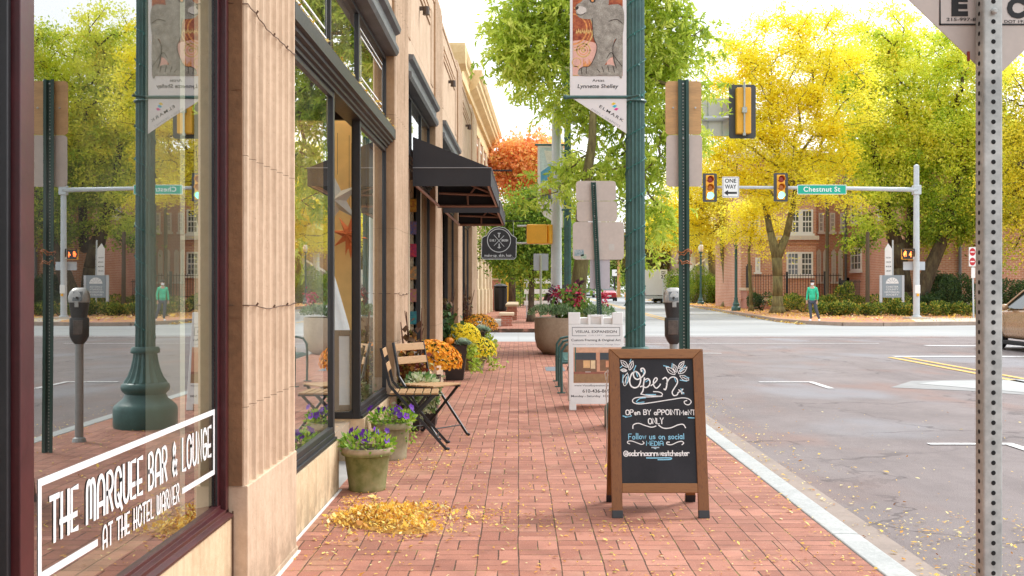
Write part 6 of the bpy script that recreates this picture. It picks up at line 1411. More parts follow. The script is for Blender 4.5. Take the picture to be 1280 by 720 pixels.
def rbwin(px0,py0,px1,py1,gr):
    y=D3-(X((px0+px1)/2,D3)-XS)*.10; bwin(RB,X(px0,y),y-.02,Z(py1,y),X(px1,y)-X(px0,y),Z(py0,y)-Z(py1,y),gr=gr)
def sidewin(y0,y1,z0,z1,gr):
    mb=MB(); f=.11; x=XS
    mb.box(x-.14,x,y0-.08,y1+.08,z0-.16,z0-.005); mb.box(x-.09,x,y0,y0+f,z0,z1); mb.box(x-.09,x,y1-f,y1,z0,z1); mb.box(x-.09,x,y0+f,y1-f,z0,z0+f); mb.box(x-.09,x,y0+f,y1-f,z1-f,z1)
    for k in range(1,gr[0]): q=y0+(y1-y0)*k/gr[0]; mb.box(x-.06,x-.02,q-.03,q+.03,z0+f,z1-f)
    for k in range(1,gr[1]): q=z0+(z1-z0)*k/gr[1]; mb.box(x-.059,x-.021,y0+f,y1-f,q-.025,q+.025)
    wn=mb.build('window',WHITE,RB,world=RB); mb=MB(); mb.box(x-.035,x-.004,y0+f*.9,y1-f*.9,z0+f*.9,z1-f*.9); mb.build('pane',PANE,wn,world=RB)
sidewin(70.6,72.8,2.45,3.95,(3,3)); sidewin(70.6,72.8,5.6,7.4,(3,4)); sidewin(65.5,67.3,5.6,7.4,(3,4))
rbwin(1256,228,1275,243,(4,2)); rbwin(1160,230,1178,262,(3,4))
for px in (1199,1290):
    y=D3-(X(px,D3)-XS)*.10; mb=MB(); mb.tube([(X(px,y),y-.12,0),(X(px,y),y-.12,10)],.09,8); mb.build('downpipe',bpy.data.materials['pipe_grey'],RB,world=RB)
# porch house further left
D4=96; PH=thing('porch_house','pale gabled house with white porch pillars behind the far street trees','house',(X(880,D4),D4,0))
mb=MB(); mb.box(X(858,D4),X(930,D4),D4+2,D4+12,0,5.4); mb.build('wall',pm('house_brick_pale',(.46,.30,.22),.1,2,.85),PH,world=PH)
a,b=X(850,D4),X(893,D4); mb=MB(); mb.prism([(a,Z(344,D4)),(b,Z(344,D4)),((a+b)/2+1.5,Z(318,D4))],lambda p,q,h:(p,h,q),D4-.5,D4+10); mb.build('gable',pm('roof_pale',(.50,.42,.36),.1,4,.8),PH,world=PH)
for px in (898,908,866,884): mb=MB(); mb.lathe([(.34,0),(.34,.2),(.26,.3),(.22,Z(318,D4)),(.34,Z(317,D4))],(X(px,D4-1),D4-1,0),14); mb.build('pillar',WHITE,PH,world=PH,auto=40)
mb=MB(); mb.box(X(893,D4),X(930,D4),D4-1.6,D4+3,Z(318,D4),Z(308,D4)); mb.build('porch_beam',WHITE,PH,world=PH)
# walls and fence on the far corner
o=thing('retaining_wall','low red brick retaining wall with a stone coping under the yellow trees','wall',(15.5,80,0))
A=(X(893,98),98);Bq=(X(938,66),66); Cq=(X(1052,63),63)
mb=MB(); 
def seg2(mb,a,b,t,z0,z1): mb.bar((a[0],a[1],(z0+z1)/2),(b[0],b[1],(z0+z1)/2),t,z1-z0)
seg2(mb,A,Bq,.4,0,1.15); mb.build('brickwork',BRICKD,o,world=o)
mb=MB(); seg2(mb,A,Bq,.55,1.15,1.32); mb.build('coping',bpy.data.materials['cap_stone'],o,world=o)
o=thing('garden_wall','low brick terrace wall with a pale coping carrying the black iron fence','wall',((Bq[0]+Cq[0])/2,64.5,0))
mb=MB(); seg2(mb,Bq,Cq,.35,0,.52); mb.build('brickwork',BRICKD,o,world=o)
mb=MB(); seg2(mb,Bq,Cq,.5,.52,.66); mb.build('coping',bpy.data.materials['cap_stone'],o,world=o)
sheet('terrace',[Bq,Cq,(Cq[0]+1,70),(Bq[0],70)],.60,LGROUND)
def ifence(lab,pts,z0,z1,sp=.16):
    o=thing('iron_fence',lab,'fence',(pts[0][0],pts[0][1],0))
    mb=MB(); m2=MB()
    for a,b in zip(pts[:-1],pts[1:]):
        L=math.hypot(b[0]-a[0],b[1]-a[1]); n=int(L/sp)
        for z in (z0+.12,z1-.12): mb.bar((a[0],a[1],z),(b[0],b[1],z),.04,.04)
        for k in range(n): t=k/n; x=a[0]+(b[0]-a[0])*t; y=a[1]+(b[1]-a[1])*t; mb.box(x-.012,x+.012,y-.012,y+.012,z0,z1)
        for k in range(0,n+1,14): t=min(1,k/n); x=a[0]+(b[0]-a[0])*t; y=a[1]+(b[1]-a[1])*t; m2.box(x-.06,x+.06,y-.06,y+.06,z0,z1+.12)
    mb.build('railing',IRON,o,world=o); m2.build('posts_row',IRON,o,world=o)['kind']='stuff'; return o
ifence('black iron fence on the garden wall in front of the historic building',[(Bq[0],66.0),(Cq[0],63.0)],.66,2.15)
ifence('short black iron fence running down from the garden wall to the hedge',[(X(1050,62.8),62.8),(X(1060,60),60),(X(1076,58),58)],.05,1.75,.2)
ifence('black iron fence round the planting bed beyond the brick walls on the left',[(X(632,75),75),(X(663,75),75)],0,1.2)
ifence('black iron fence and gate along the retaining wall by the yellow tree trunks',[(X(898,94),94),(X(940,66.4),66.4)],1.32,2.7,.3)
# brown posts in the beds
for px,dd,py in ((1050,58,290),(1084.5,55,300)):
    pass
o=thing('brown_pole','slim brown pole standing at the end of the iron fence near the person','pole',(X(1034,60),60,0)); mb=MB(); mb.lathe([(.10,0),(.09,Z(225,60))],(0,0,0),10); mb.build('shaft',pm('brown_pole',(.10,.07,.04),.1,4,.5),o)
o=thing('brown_pole','slim brown pole standing in the hedge left of the grey society sign','pole',(X(1084.5,57),57,0)); mb=MB(); mb.lathe([(.12,0),(.10,Z(290,57))],(0,0,0),10); mb.build('shaft',bpy.data.materials['brown_pole'],o)
# left side far bits
o=thing('barricade','white striped road barricade behind the small dark tree trunk','barricade',(X(676,47),47,0)); lx=o.location.x
for z in (.55,1.05,1.5): mb=MB(); mb.box(-.72,.72,-.02,.02,z,z+.2); mb.build('board',WHITE,o)
for xx in (-.6,.6): mb=MB(); mb.box(xx-.03,xx+.03,.02,.06,0,1.75); mb.box(xx-.03,xx+.03,-.4,.5,0,.05); mb.build('upright',GREYP,o)
o=thing('yellow_post','slim yellow post beside the black litter bin','post',(X(634.5,64),64,0)); mb=MB(); mb.lathe([(.11,0),(.11,1.9),(.05,2.0)],(0,0,0),12); mb.build('tube',pm('yellow_post',(.70,.50,.03),.08,4,.5),o)
o=thing('utility_pole','short wooden utility pole on the brick verge at the far end of the street','pole',(X(773.5,150),150,0)); mb=MB(); mb.lathe([(.25,0),(.2,Z(325,150))],(0,0,0),10); mb.build('shaft',pm('pole_orange',(.45,.25,.09),.15,2,.8),o)
o=thing('white_sign','small white sign on a dark post beside the utility pole','sign',(X(768,135),135,0)); mb=MB(); mb.tube([(0,0,0),(0,0,3.2)],.1,6); mb.build('post',IRON,o); plate(o,-.3,.3,Z(345,135),Z(337,135),-.12,WHITE,'plate',r=.04)
o=thing('fire_hydrant','small yellow fire hydrant on the far kerb','hydrant',(X(783,128),128,-.1)); mb=MB(); mb.lathe([(.22,0),(.22,.08),(.15,.1),(.15,.6),(.2,.62),(.16,.72),(.05,.82)],(0,0,0),12); mb.tube([(-.25,0,.45),(.25,0,.45)],.08,8); mb.build('body',YELSIG,o)
# ================================================================== vehicles
def car(name,lab,loc,rz,paint,full=True):
    o=thing(name,lab,'car',loc,rz)
    GL=pm('car_glass',(.03,.045,.04),.1,3,.08,bump=0,spec=.9); TY=pm('tyre',(.02,.02,.02),.1,8,.85,bump=.2); RIM=pm('rim',(.45,.45,.46),.05,5,.3,metal=.7)
    # sections along y (front +y): (y, half width, z sill, z belt, z top, half width at top)
    S=[(-2.28,.70,.42,.80,.86,.60),(-2.2,.84,.30,.88,.96,.74),(-1.75,.90,.24,.92,1.02,.80),(-1.35,.91,.22,.94,1.10,.76),(-.75,.915,.22,.94,1.40,.62),(-.1,.915,.22,.94,1.46,.61),(.45,.915,.22,.93,1.38,.62),(1.10,.91,.22,.92,.98,.74),(1.65,.89,.24,.84,.88,.76),(2.1,.82,.30,.70,.76,.68),(2.3,.66,.42,.62,.66,.55)]
    vs=[];n=14
    def sec(y,w,z0,zb,zt,wt):
        return [(-w*.92,z0),(-w,z0+.12),(-w*1.0,(z0+zb)/2),(-w*.985,zb-.05),(-w*.94,zb),(-wt,zt-.05 if zt-zb>.2 else zt),(-wt*.75,zt),(wt*.75,zt),(wt,zt-.05 if zt-zb>.2 else zt),(w*.94,zb),(w*.985,zb-.05),(w,(z0+zb)/2),(w,z0+.12),(w*.92,z0)]
    for s in S: vs+=[(a,s[0],b) for a,b in sec(*s)]
    m=len(S); fs=[(i*n+k,i*n+(k+1)%n,(i+1)*n+(k+1)%n,(i+1)*n+k) for i in range(m-1) for k in range(n)]+[tuple(range(n-1,-1,-1)),tuple(range((m-1)*n,m*n))]
    mb=MB(); mb.add(vs,fs); bd=mb.build('body',paint,o,smooth=True); md=bd.modifiers.new('s','SUBSURF'); md.levels=2; md.render_levels=2
    # glass house, a little proud of the body
    def gq(pts,nm):
        mb=MB(); mb.add(pts,[tuple(range(len(pts)))]); g=mb.build(nm,GL,o); return g
    for s in (-1,1):
        q=[(s*.905,1.0,.955),(s*.905,-1.25,.965),(s*.70,-.72,1.36),(s*.66,-.1,1.41),(s*.68,.42,1.34)]
        mb=MB(); mb.add([(a,b,c) for a,b,c in q]+[(a-s*.03,b,c-.0) for a,b,c in q],[(0,1,2,3,4),(9,8,7,6,5)]+[(i,(i+1)%5,5+(i+1)%5,5+i) for i in range(5)]); mb.build('side_window',GL,o)
        mb=MB(); mb.bar((s*.92,.98,.95),(s*.70,.42,1.36),.05,.04); mb.bar((s*.70,.42,1.36),(s*.68,-.72,1.38),.05,.04); mb.bar((s*.905,.0,.95),(s*.70,-.1,1.41),.05,.03); mb.build('pillar_trim',paint,o,bevel=.01)
        mb=MB(); mb.ball((s*1.0,.72,.985),.10,12,8,(.9,.55,.75)); mb.tube([(s*.9,.74,.96),(s*.98,.73,.97)],.025,6); mb.build('mirror',paint,o,smooth=True)
        mb=MB(); mb.box(s*.915,s*.945,-.42,-.24,.80,.835); mb.build('handle',paint,o,bevel=.008)
        mb=MB(); mb.box(s*.80,s*.93,-1.0,1.0,.14,.235); mb.build('sill',TY,o,bevel=.02)
        mb=MB(); mb.tube([(s*.922,.92,.30),(s*.925,.92,.9)],.004,4); mb.tube([(s*.922,-.1,.30),(s*.925,-.1,.9)],.004,4); mb.build('door_seam',IRON,o)
        for y in (-1.38,1.42):
            mb=MB(); prof=[(.16,-.10),(.30,-.10),(.325,-.07),(.325,.07),(.30,.10),(.16,.10)]; mb.lathe(prof,(0,0,0),28); mb.v=[(s*.83+v[2],y+v[0],.325+v[1]) for v in mb.v]; wl=mb.build('tyre',TY,o,auto=40)
            mb=MB(); mb.lathe([(.01,.05),(.10,.075),(.20,.085),(.21,.105)],(0,0,0),10,cap=False); mb.v=[(s*(.83+v[2]),y+v[0],.325+v[1]) for v in mb.v]; mb.build('rim',RIM,wl)
            mb=MB(); mb.add([(s*.922,y+.37*math.cos(PI*k/14),.325+.37*math.sin(PI*k/14)) for k in range(15)],[tuple(range(15))]); mb.build('wheel_arch',TY,o)
    gq([(-.78,1.12,.985),(.78,1.12,.985),(.60,.47,1.40),(-.60,.47,1.40)],'windscreen'); gq([(-.76,-1.42,1.075),(.76,-1.42,1.075),(.58,-.80,1.42),(-.58,-.80,1.42)],'rear_window')
    LR=pm('tail_lamp',(.45,.01,.01),.1,6,.2,bump=0); LC=pm('head_lamp',(.7,.72,.74),.05,6,.1,bump=0)
    for s in (-1,1):
        mb=MB(); mb.ball((s*.66,-2.20,.80),.13,12,8,(1.3,.5,.7)); mb.build('tail_lamp',LR,o,smooth=True); mb=MB(); mb.ball((s*.62,2.14,.64),.13,12,8,(1.3,.7,.6)); mb.build('head_lamp',LC,o,smooth=True)
    mb=MB(); mb.box(-.26,.26,-2.30,-2.285,.52,.66); mb.build('number_plate',WHITE,o); mb=MB(); mb.box(-.8,.8,-2.27,-2.1,.26,.42); mb.box(-.75,.75,2.1,2.27,.26,.40); mb.build('bumper',TY,o,bevel=.03)
    return o
car('tan_car','tan car with silver mirror at the right edge, heading away past the galvanised post','',0,None) if False else None
TAN=pm('tan_paint',(.46,.28,.15),.04,2,.28,metal=.35,bump=0,coat=.6); REDP=pm('red_paint',(.42,.012,.015),.05,2,.25,bump=0,coat=.6); GRYP=pm('grey_paint',(.25,.27,.29),.05,2,.3,bump=0,coat=.5)
car('parked_car','tan car at the right edge of the road, heading away past the galvanised post',(12.0,23.9,-.12),0,TAN)
car('moving_car','red car seen from behind far down the street',(X(759,118),118,-.12),0,REDP)
car('parked_car','small grey car far down the left lane beyond the leaning sign post',(X(735,160),160,-.12),0,GRYP)
car('parked_car','dark car just visible behind the parking meter and green post',(X(869,112),112,-.1),R(30),pm('black_paint',(.02,.02,.022),.05,2,.3,bump=0,coat=.5))
o=thing('box_truck','white box truck parked down the street beside the thick dark tree','truck',(X(813,103),103,-.12)); w=1.2
mb=MB(); mb.box(-w,w,-3,3,.75,3.1); mb.build('cargo_box',pm('truck_white',(.66,.65,.64),.03,2,.5),o,bevel=.04); mb=MB(); mb.box(-w,w,-3.1,-2.9,.45,.7); mb.build('bumper',GALV,o)
mb=MB(); mb.box(-w+.1,w-.1,3.02,4.6,.5,2.2); mb.build('cab',bpy.data.materials['truck_white'],o,bevel=.15)
for s in (-1,1):
    mb=MB(); mb.box(s*.95-.12,s*.95+.12,-3.03,-3.005,.78,.98); mb.build('tail_lamp',pm('tail_lamp',(.45,.01,.01)),o)
    for y in (-1.8,3.6): mb=MB(); mb.lathe([(.2,-.14),(.45,-.14),(.45,.14),(.2,.14)],(0,0,0),20); mb.v=[(s*.9+v[2],y+v[0],.45+v[1]) for v in mb.v]; mb.build('tyre',pm('tyre',(.02,.02,.02)),o)
# ================================================================== person
d=42.6; HP=1.60
PR=thing('person','person in green hooded sweatshirt, dark jeans and white face mask on the far corner','person',(X(1015.5,d),d,0),R(-22))
def skin(name,mat,V_,Ed,rad,par,lev=2,root=0):
    me=bpy.data.meshes.new(name); me.from_pydata(V_,Ed,[]); o=bpy.data.objects.new(name,me); COL.objects.link(o)
    m=o.modifiers.new('skin','SKIN'); m.use_smooth_shade=True
    for i,r in enumerate(rad): me.skin_vertices[0].data[i].radius=(r if isinstance(r,tuple) else (r,r)); me.skin_vertices[0].data[i].use_root=(i==root)
    o.modifiers.new('ss','SUBSURF').levels=lev; o.modifiers['ss'].render_levels=lev; me.materials.append(mat); o.parent=par; return o
SK=pm('skin',(.55,.33,.24),.06,8,.5,bump=0); HOOD=pm('green_hoodie',(.035,.50,.27),.2,9,.85,bump=.6,bs=14,bd=.03,c2=(.06,.66,.38)); JEAN=pm('dark_jeans',(.075,.085,.11),.2,14,.85,bump=.2); SHOE=pm('white_shoe',(.78,.78,.80),.05,6,.5); MASK=pm('mask',(.80,.84,.86),.03,6,.8); HAIR=pm('dark_hair',(.02,.014,.01),.2,20,.7)
BV=[(0,0,.84),(0,0,1.05),(0,0,1.25),(0,-.0,1.34),(0,-.01,1.40),(0,-.015,1.47),(0,-.015,1.545),
    (.15,0,1.29),(.20,.01,1.02),(.185,-.06,.80),(-.15,0,1.29),(-.195,.01,1.02),(-.205,-.05,.79),
    (.08,0,.78),(.14,.0,.44),(.25,.07,.08),(-.08,0,.78),(-.075,-.02,.44),(-.05,.0,.08)]
skin('body',SK,BV,[(0,1),(1,2),(2,3),(3,4),(4,5),(5,6),(2,7),(7,8),(8,9),(2,10),(10,11),(11,12),(0,13),(13,14),(14,15),(0,16),(16,17),(17,18)],
  [(.11,.085),(.10,.08),(.115,.08),.05,.052,(.084,.094),(.072,.082),.045,.034,.026,.045,.034,.026,.07,.05,.035,.07,.05,.035],PR)
for s,x,y in ((1,.185,-.06),(-1,-.205,-.05)):
    V_=[(x,y,.80),(x,y-.01,.745)];Ed=[(0,1)];rd=[.024,(.032,.022)]
    for k in range(4):
        fx=x+(-.026+.0175*k); L=(.062,.072,.068,.054)[k]; n0=len(V_); V_+=[(fx,y-.012,.735),(fx,y-.02,.735-L*.55),(fx,y-.012,.735-L)]; Ed+=[(1,n0),(n0,n0+1),(n0+1,n0+2)]; rd+=[.009,.008,.007]
    n0=len(V_); V_+=[(x-s*.035,y-.02,.755),(x-s*.045,y-.03,.72)]; Ed+=[(1,n0),(n0,n0+1)]; rd+=[.010,.008]
    skin('hand',SK,V_,Ed,rd,PR,1)
skin('sweatshirt',HOOD,[(0,0,.80),(0,0,.93),(0,0,1.12),(0,0,1.27),(0,.01,1.345),(.145,0,1.29),(.20,.02,1.04),(.19,-.055,.815),(-.145,0,1.29),(-.195,.02,1.04),(-.21,-.045,.805)],
 [(0,1),(1,2),(2,3),(3,4),(3,5),(5,6),(6,7),(3,8),(8,9),(9,10)],[(.128,.10),(.135,.11),(.135,.105),(.12,.09),(.06,.07),.058,.048,.038,.058,.048,.038],PR,2,1)
mb=MB(); mb.ball((0,.07,1.345),.095,14,8,(1.15,.7,.5)); mb.build('hood',HOOD,PR,smooth=True); mb=MB(); mb.box(-.11,.11,-.135,-.115,.90,1.03); mb.build('pocket',HOOD,PR,bevel=.015)
skin('jeans',JEAN,[(0,0,.84),(.085,0,.76),(.145,-.005,.44),(.255,.07,.09),(-.085,0,.76),(-.075,-.025,.44),(-.05,.0,.09)],[(0,1),(1,2),(2,3),(0,4),(4,5),(5,6)],[(.135,.105),.088,.066,.052,.088,.066,.052],PR)
for x,y,a in ((.265,.04,.9),(-.06,-.05,-.5)):
    skin('shoe',SHOE,[(x,y+.04,.05),(x-.01,y-.04,.04),(x-.03+a*.02,y-.14,.032)],[(0,1),(1,2)],[(.045,.05),(.045,.04),(.04,.03)],PR,2)
mb=MB(); mb.ball((0,-.07,1.455),.062,14,10,(.95,.6,.8)); mb.build('face_mask',MASK,PR,smooth=True)
mb=MB(); mb.ball((0,.012,1.555),.094,16,10,(.96,1.06,.72)); mb.ball((0,.045,1.50),.086,14,8,(.98,.8,.9)); mb.build('hair',HAIR,PR,smooth=True)
for s in (-1,1):
    mb=MB(); mb.ball((s*.030,-.097,1.505),.009,8,6); mb.build('eye',BLACK,PR); mb=MB(); mb.ball((s*.080,-.01,1.49),.02,8,6,(.4,.7,1)); mb.build('ear',SK,PR,smooth=True)
mb=MB(); mb.ball((0,-.105,1.487),.013,8,6,(.8,1,1.3)); mb.build('nose',SK,PR,smooth=True)
PR.scale=(1.0,1.0,1.0)
# ================================================================== trees
BARK=NT('bark'); a_=BARK.noise(9,6,.75,stretch=(1,1,.22)); b_=BARK.voro(22,vec=None); BARK.base(BARK.ramp(a_,[(.3,(.055,.042,.018)),(.5,(.16,.13,.05)),(.7,(.28,.24,.09))])); BARK.set(Roughness=.95); BARK.bump(a_,.9,.03); BARK=BARK.mat
BARKD=NT('bark_dark'); a_=BARKD.noise(6,5,.7,stretch=(1,1,.25)); BARKD.base(BARKD.ramp(a_,[(.3,(.03,.02,.014)),(.5,(.085,.06,.035)),(.7,(.15,.12,.06))])); BARKD.set(Roughness=.95); BARKD.bump(a_,.8,.04); BARKD=BARKD.mat
def ells(lst,d,dy=None):
    out=[]
    for (px,py,rx,ry,*o) in lst:
        dd=d+(o[0] if o else 0); out.append((np.array([X(px,dd),dd,Z(py,dd)]),np.array([rx*dd/F,(o[1] if len(o)>1 else (rx+ry)/2*.8*dd/F),ry*dd/F])))
    return out
def tree(lab,base,trunk,E_,mat,ncl,nlf,L,asp,bark=BARK,cat='tree',style='round',csize=.5,r0=.2,name='tree',grp=None,hue=None,droop=0,shell=.55):
    o=thing(name,lab,cat,base,0,grp); base=np.array(base,float)
    vol=np.array([e[1].prod() for e in E_])**.75; pr=vol/vol.sum(); C=[]
    while len(C)<ncl:
        c,r=E_[RNG.choice(len(E_),p=pr)]; p=rdir(1)[0]*RNG.uniform(shell,1)**.6*1.0; q=c+p*r
        if q[2]<1.6: continue
        C.append(q)
    C=np.array(C)
    nodes=[np.array(t[:3],float) for t in trunk]; par=[-1]+list(range(len(trunk)-1)); desc=[0]*len(nodes)
    if hasattr(trunk,'par'): par=trunk.par
    start=max(1,len(nodes)//2)
    top=nodes[-1]; order=np.argsort(np.linalg.norm(C-top,axis=1)); ok=[i for i in range(start,len(nodes))]
    for i in order:
        t=C[i]; N_=np.array([nodes[k] for k in ok]); dd=np.linalg.norm(N_-t,axis=1)+ .25*np.linalg.norm(N_-top,axis=1)+np.maximum(0,N_[:,2]-t[2])*.7
        k=ok[int(dd.argmin())]; a=nodes[k]; L_=np.linalg.norm(t-a); ns=max(1,int(L_/1.1)); prev=k
        for s in range(1,ns+1):
            f=s/ns; q=a+(t-a)*f+np.array([0,0,.18*L_*math.sin(PI*f)*.6])+RNG.normal(0,.05*L_/ns,3)*(f<1); nodes.append(q); par.append(prev); desc.append(0); prev=len(nodes)-1; ok.append(prev)
        desc[prev]+=1
    for i in range(len(nodes)-1,0,-1): desc[par[i]]+=desc[i]
    tot=max(1,desc[0]); rad=[max(.012,r0*(max(dv,1)/tot)**.48) for dv in desc]
    for i,t in enumerate(trunk): rad[i]=t[3]
    mb=MB(off=base); m1=MB(off=base); tp=[Vector(n) for n in nodes[:len(trunk)]]
    # trunk tube
    chain=[0]; 
    segs=[]
    for i in range(1,len(trunk)): segs.append((par[i],i))
    m1.tube([tp[i] for i in range(len(trunk))],[rad[i] for i in range(len(trunk))],14) if par[:len(trunk)]==[-1]+list(range(len(trunk)-1)) else [m1.tube([tp[a],tp[b]],[rad[a],rad[b]],12) for a,b in segs]
    a=RNG.uniform(0,6.28)
    m1.tube([tp[0]+Vector((0,0,-.02)),tp[0]+Vector((0,0,.35))],[rad[0]*1.45,rad[0]*1.0],14)
    tr=m1.build('trunk',bark,o,smooth=True)
    for i in range(len(trunk),len(nodes)):
        p=par[i]; ra=min(rad[p],rad[i]*1.35); mb.tube([nodes[p],nodes[i]],[ra,rad[i]],5 if rad[i]<.06 else 8,cap=False)
    mb.build('branches',bark,tr,smooth=True)
    # leaves
    n=nlf; ci=RNG.integers(0,len(C),n); ctr=C[ci]; 
    cs=csize*RNG.uniform(.6,1.35,len(C))[ci][:,None]
    if style=='spray':     # hanging sprays of long narrow leaves
        ns=n//14; si=RNG.integers(0,len(C),ns); a=C[si]+RNG.normal(0,1,(ns,3))*np.array([csize,csize,csize*.6])*.8; dr=rdir(ns)*np.array([1,1,.4]); dr[:,2]-=RNG.uniform(-.25,.75,ns); dr/=np.linalg.norm(dr,axis=1,keepdims=True); ln=RNG.uniform(.2,.5,ns)
        k=np.repeat(np.arange(ns),14); t=np.tile(np.linspace(.1,1,14),ns); P_=a[k]+dr[k]*(ln[k]*t)[:,None]+np.array([0,0,-1])*(ln[k]*t*t*.25)[:,None]; n=len(P_)
        D=dr[k]*.7+rdir(n)*.8+np.array([0,0,-.35]); rn=np.repeat(RNG.random(ns),14)*.55+RNG.random(n)*.45; ci=si[k]; ctr=C[ci]
    else:
        g=RNG.normal(0,1,(n,3))*np.array([1,1,.55 if style=='layer' else .8]); P_=ctr+g*cs*.62; D=rdir(n)+np.array([0,0,-droop]); 
        if style=='layer': D[:,2]*=.5
        rn=RNG.random(len(C))[ci]*.68+RNG.random(n)*.32
    if hue is not None: rn=np.clip(hue(P_,ctr,rn),0,1)
    Wv=rdir(n); 
    if style=='layer': Wv=np.cross(D,np.array([0,0,1.0]))+rdir(n)*.5
    LL=L*RNG.uniform(.6,1.3,n)
    leaf_mesh('crown',P_,D,Wv,LL,LL*asp,rn,mat,o,off=base,fold=.15)
    return o
def tp(px,py,d,r,dy=0): return (X(px,d+dy),d+dy,Z(py,d+dy),r)
# 1 bright green street tree
LG1=leafmat('leaf_bright_green',[(0,(.18,.29,.03)),(.3,(.40,.53,.05)),(.6,(.62,.72,.10)),(.85,(.80,.83,.20)),(1,(.92,.88,.22))],.5)
d=23.0
def hue1(P_,c,r): return r*.85+.08*np.sin(P_[:,0]*2.1+P_[:,2]*1.3)+.05
T=[(X(721,d),d,0,.20),tp(722,395,d,.17),tp(724,350,d,.165),tp(729,310,d,.15),tp(727,270,d,.13),tp(733,225,d,.11),tp(740,180,d,.09),tp(742,130,d,.07),tp(738,80,d,.055),tp(742,20,d,.045),tp(745,-60,d,.03)]
E1=ells([(655,35,45,50),(680,90,46,38,.5),(640,20,30,28),(705,140,26,28,1),(715,195,18,18,4),(705,30,55,50),(760,20,60,60,.8),(830,40,50,50,.3),(855,85,32,34),(840,140,36,42,.2),(800,100,50,50,.8),(825,205,26,32,-.3),(815,270,22,34,-.4),(840,170,36,30),(760,120,50,50,1),(750,-40,110,60),(725,215,30,26,.3),(770,205,40,40,.8),(700,235,14,16,-.8),(660,245,9,8,-.8),(690,232,8,10,-.8),(685,308,7,7,-.9),(800,320,14,18,-.4),(860,30,28,30),(640,60,28,30),(870,120,18,24),(760,260,30,24,.8)],d)
tree('bright green street tree behind the round concrete planter, leafy sprays hanging over the signs',(X(721,d),d,0),T,E1,LG1,380,56000,.150,.30,BARK,style='spray',csize=.25,r0=.13,name='street_tree',hue=hue1,shell=.15)
# 2 small dark green tree on the left
LG2=leafmat('leaf_mid_green',[(0,(.07,.15,.015)),(.4,(.20,.34,.03)),(.75,(.38,.50,.05)),(1,(.56,.56,.08))],.45)
d=42; T=[(X(664,d),d,0,.15),tp(664,380,d,.12),tp(664.5,355,d,.11),tp(665,335,d,.10),tp(666,315,d,.08),tp(668,290,d,.06)]
tree('small dark trunked green tree on the brick corner beyond the hanging shop sign',(X(664,d),d,0),T,ells([(650,300,38,30),(680,290,34,34),(640,330,30,18),(625,300,26,26),(668,340,30,14),(700,330,30,24),(690,310,30,30),(665,265,40,24)],d),LG2,150,24000,.13,.5,BARKD,style='round',csize=.5,r0=.1,name='street_tree')
# 3 orange maple
LO=leafmat('leaf_orange',[(0,(.80,.30,.10)),(.3,(.95,.48,.20)),(.55,(.97,.62,.24)),(.75,(.97,.80,.24)),(1,(.66,.74,.16))],.6)
d=60; T=[(X(640,d),d,0,.22),tp(640,330,d,.18),tp(642,290,d,.15),tp(644,250,d,.1),tp(645,215,d,.07)]
tree('orange red autumn maple beyond the corniced building',(X(640,d),d,0),T,ells([(620,200,24,22),(645,195,32,28),(672,195,30,30),(612,225,18,18),(640,235,34,24),(675,235,30,26),(690,210,26,36),(650,178,26,18),(625,215,24,24),(665,215,34,30)],d),LO,130,21000,.22,.6,BARKD,csize=.6,r0=.14,name='maple_tree',shell=.2)
LYG=leafmat('leaf_yellow_green',[(0,(.10,.18,.02)),(.3,(.26,.36,.03)),(.6,(.52,.52,.05)),(1,(.75,.60,.06))],.4)
d=75; T=[(X(700,d),d,0,.3),tp(700,330,d,.22),tp(700,290,d,.16),tp(702,250,d,.1)]
tree('yellow green tree behind the second lamp post, lower than the orange maple',(X(700,d),d,0),T,ells([(660,280,40,30),(700,280,40,40),(630,290,28,28),(610,310,20,24),(720,310,26,26),(650,330,46,16)],d),LYG,120,20000,.22,.6,BARKD,csize=.9,r0=.15,name='tree')
# 4 yellow honey locusts
LY=leafmat('leaf_yellow',[(0,(.80,.64,.05)),(.2,(.95,.80,.04)),(.5,(.97,.90,.07)),(.8,(.97,.95,.18)),(1,(.90,.94,.18))],.6)
def huey(P_,c,r): return .1+r*.8+.12*np.sin(P_[:,0]*.9+1)*np.sin(P_[:,2]*1.1)
class TL(list): pass
d=56; T=TL([(X(972,d),d,0,.33),tp(972,370,d,.27),tp(972,345,d,.26),tp(971,322,d,.27),tp(963,290,d,.18),tp(955,250,d,.13,.5),tp(983,295,d,.18),tp(990,262,d,.15,-.4),tp(996,230,d,.11,-.4)]); T.par=[-1,0,1,2,3,4,3,6,7]
EY=ells([(905,80,32,40),(930,120,50,60),(940,190,60,55),(985,90,60,55),(1010,50,45,34),(960,60,45,45),(1000,160,60,60),(930,245,55,32),(985,235,60,26,-1),(1050,120,50,60),(1040,55,45,45),(905,150,34,50),(1030,190,40,40),(965,20,25,22),(890,220,40,30),(1055,250,24,20),(960,140,50,50),(1000,220,40,24),(930,180,40,40)],d)
tree('yellow honey locust with a forked mossy trunk, nearest the person',(X(972,d),d,0),T,EY,LY,640,80000,.17,.5,BARK,style='layer',csize=.62,r0=.2,name='yellow_tree',hue=huey,grp='yellow street trees on the far side')
d=76; T=[(X(911,d),d,0,.42),tp(911,365,d,.36),tp(909,340,d,.33),tp(905,315,d,.26),tp(903,285,d,.18),tp(900,250,d,.12)]
tree('yellow tree with a thick mossy trunk just left of the nearest far lamp post',(X(911,d),d,0),T,ells([(890,270,46,34),(920,285,40,26),(860,250,40,36),(850,285,34,20),(900,230,50,34),(935,260,34,34),(880,210,34,34),(905,310,30,14)],d),LY,190,34000,.18,.5,BARK,style='layer',csize=1.1,r0=.24,name='yellow_tree',hue=huey,grp='yellow street trees on the far side')
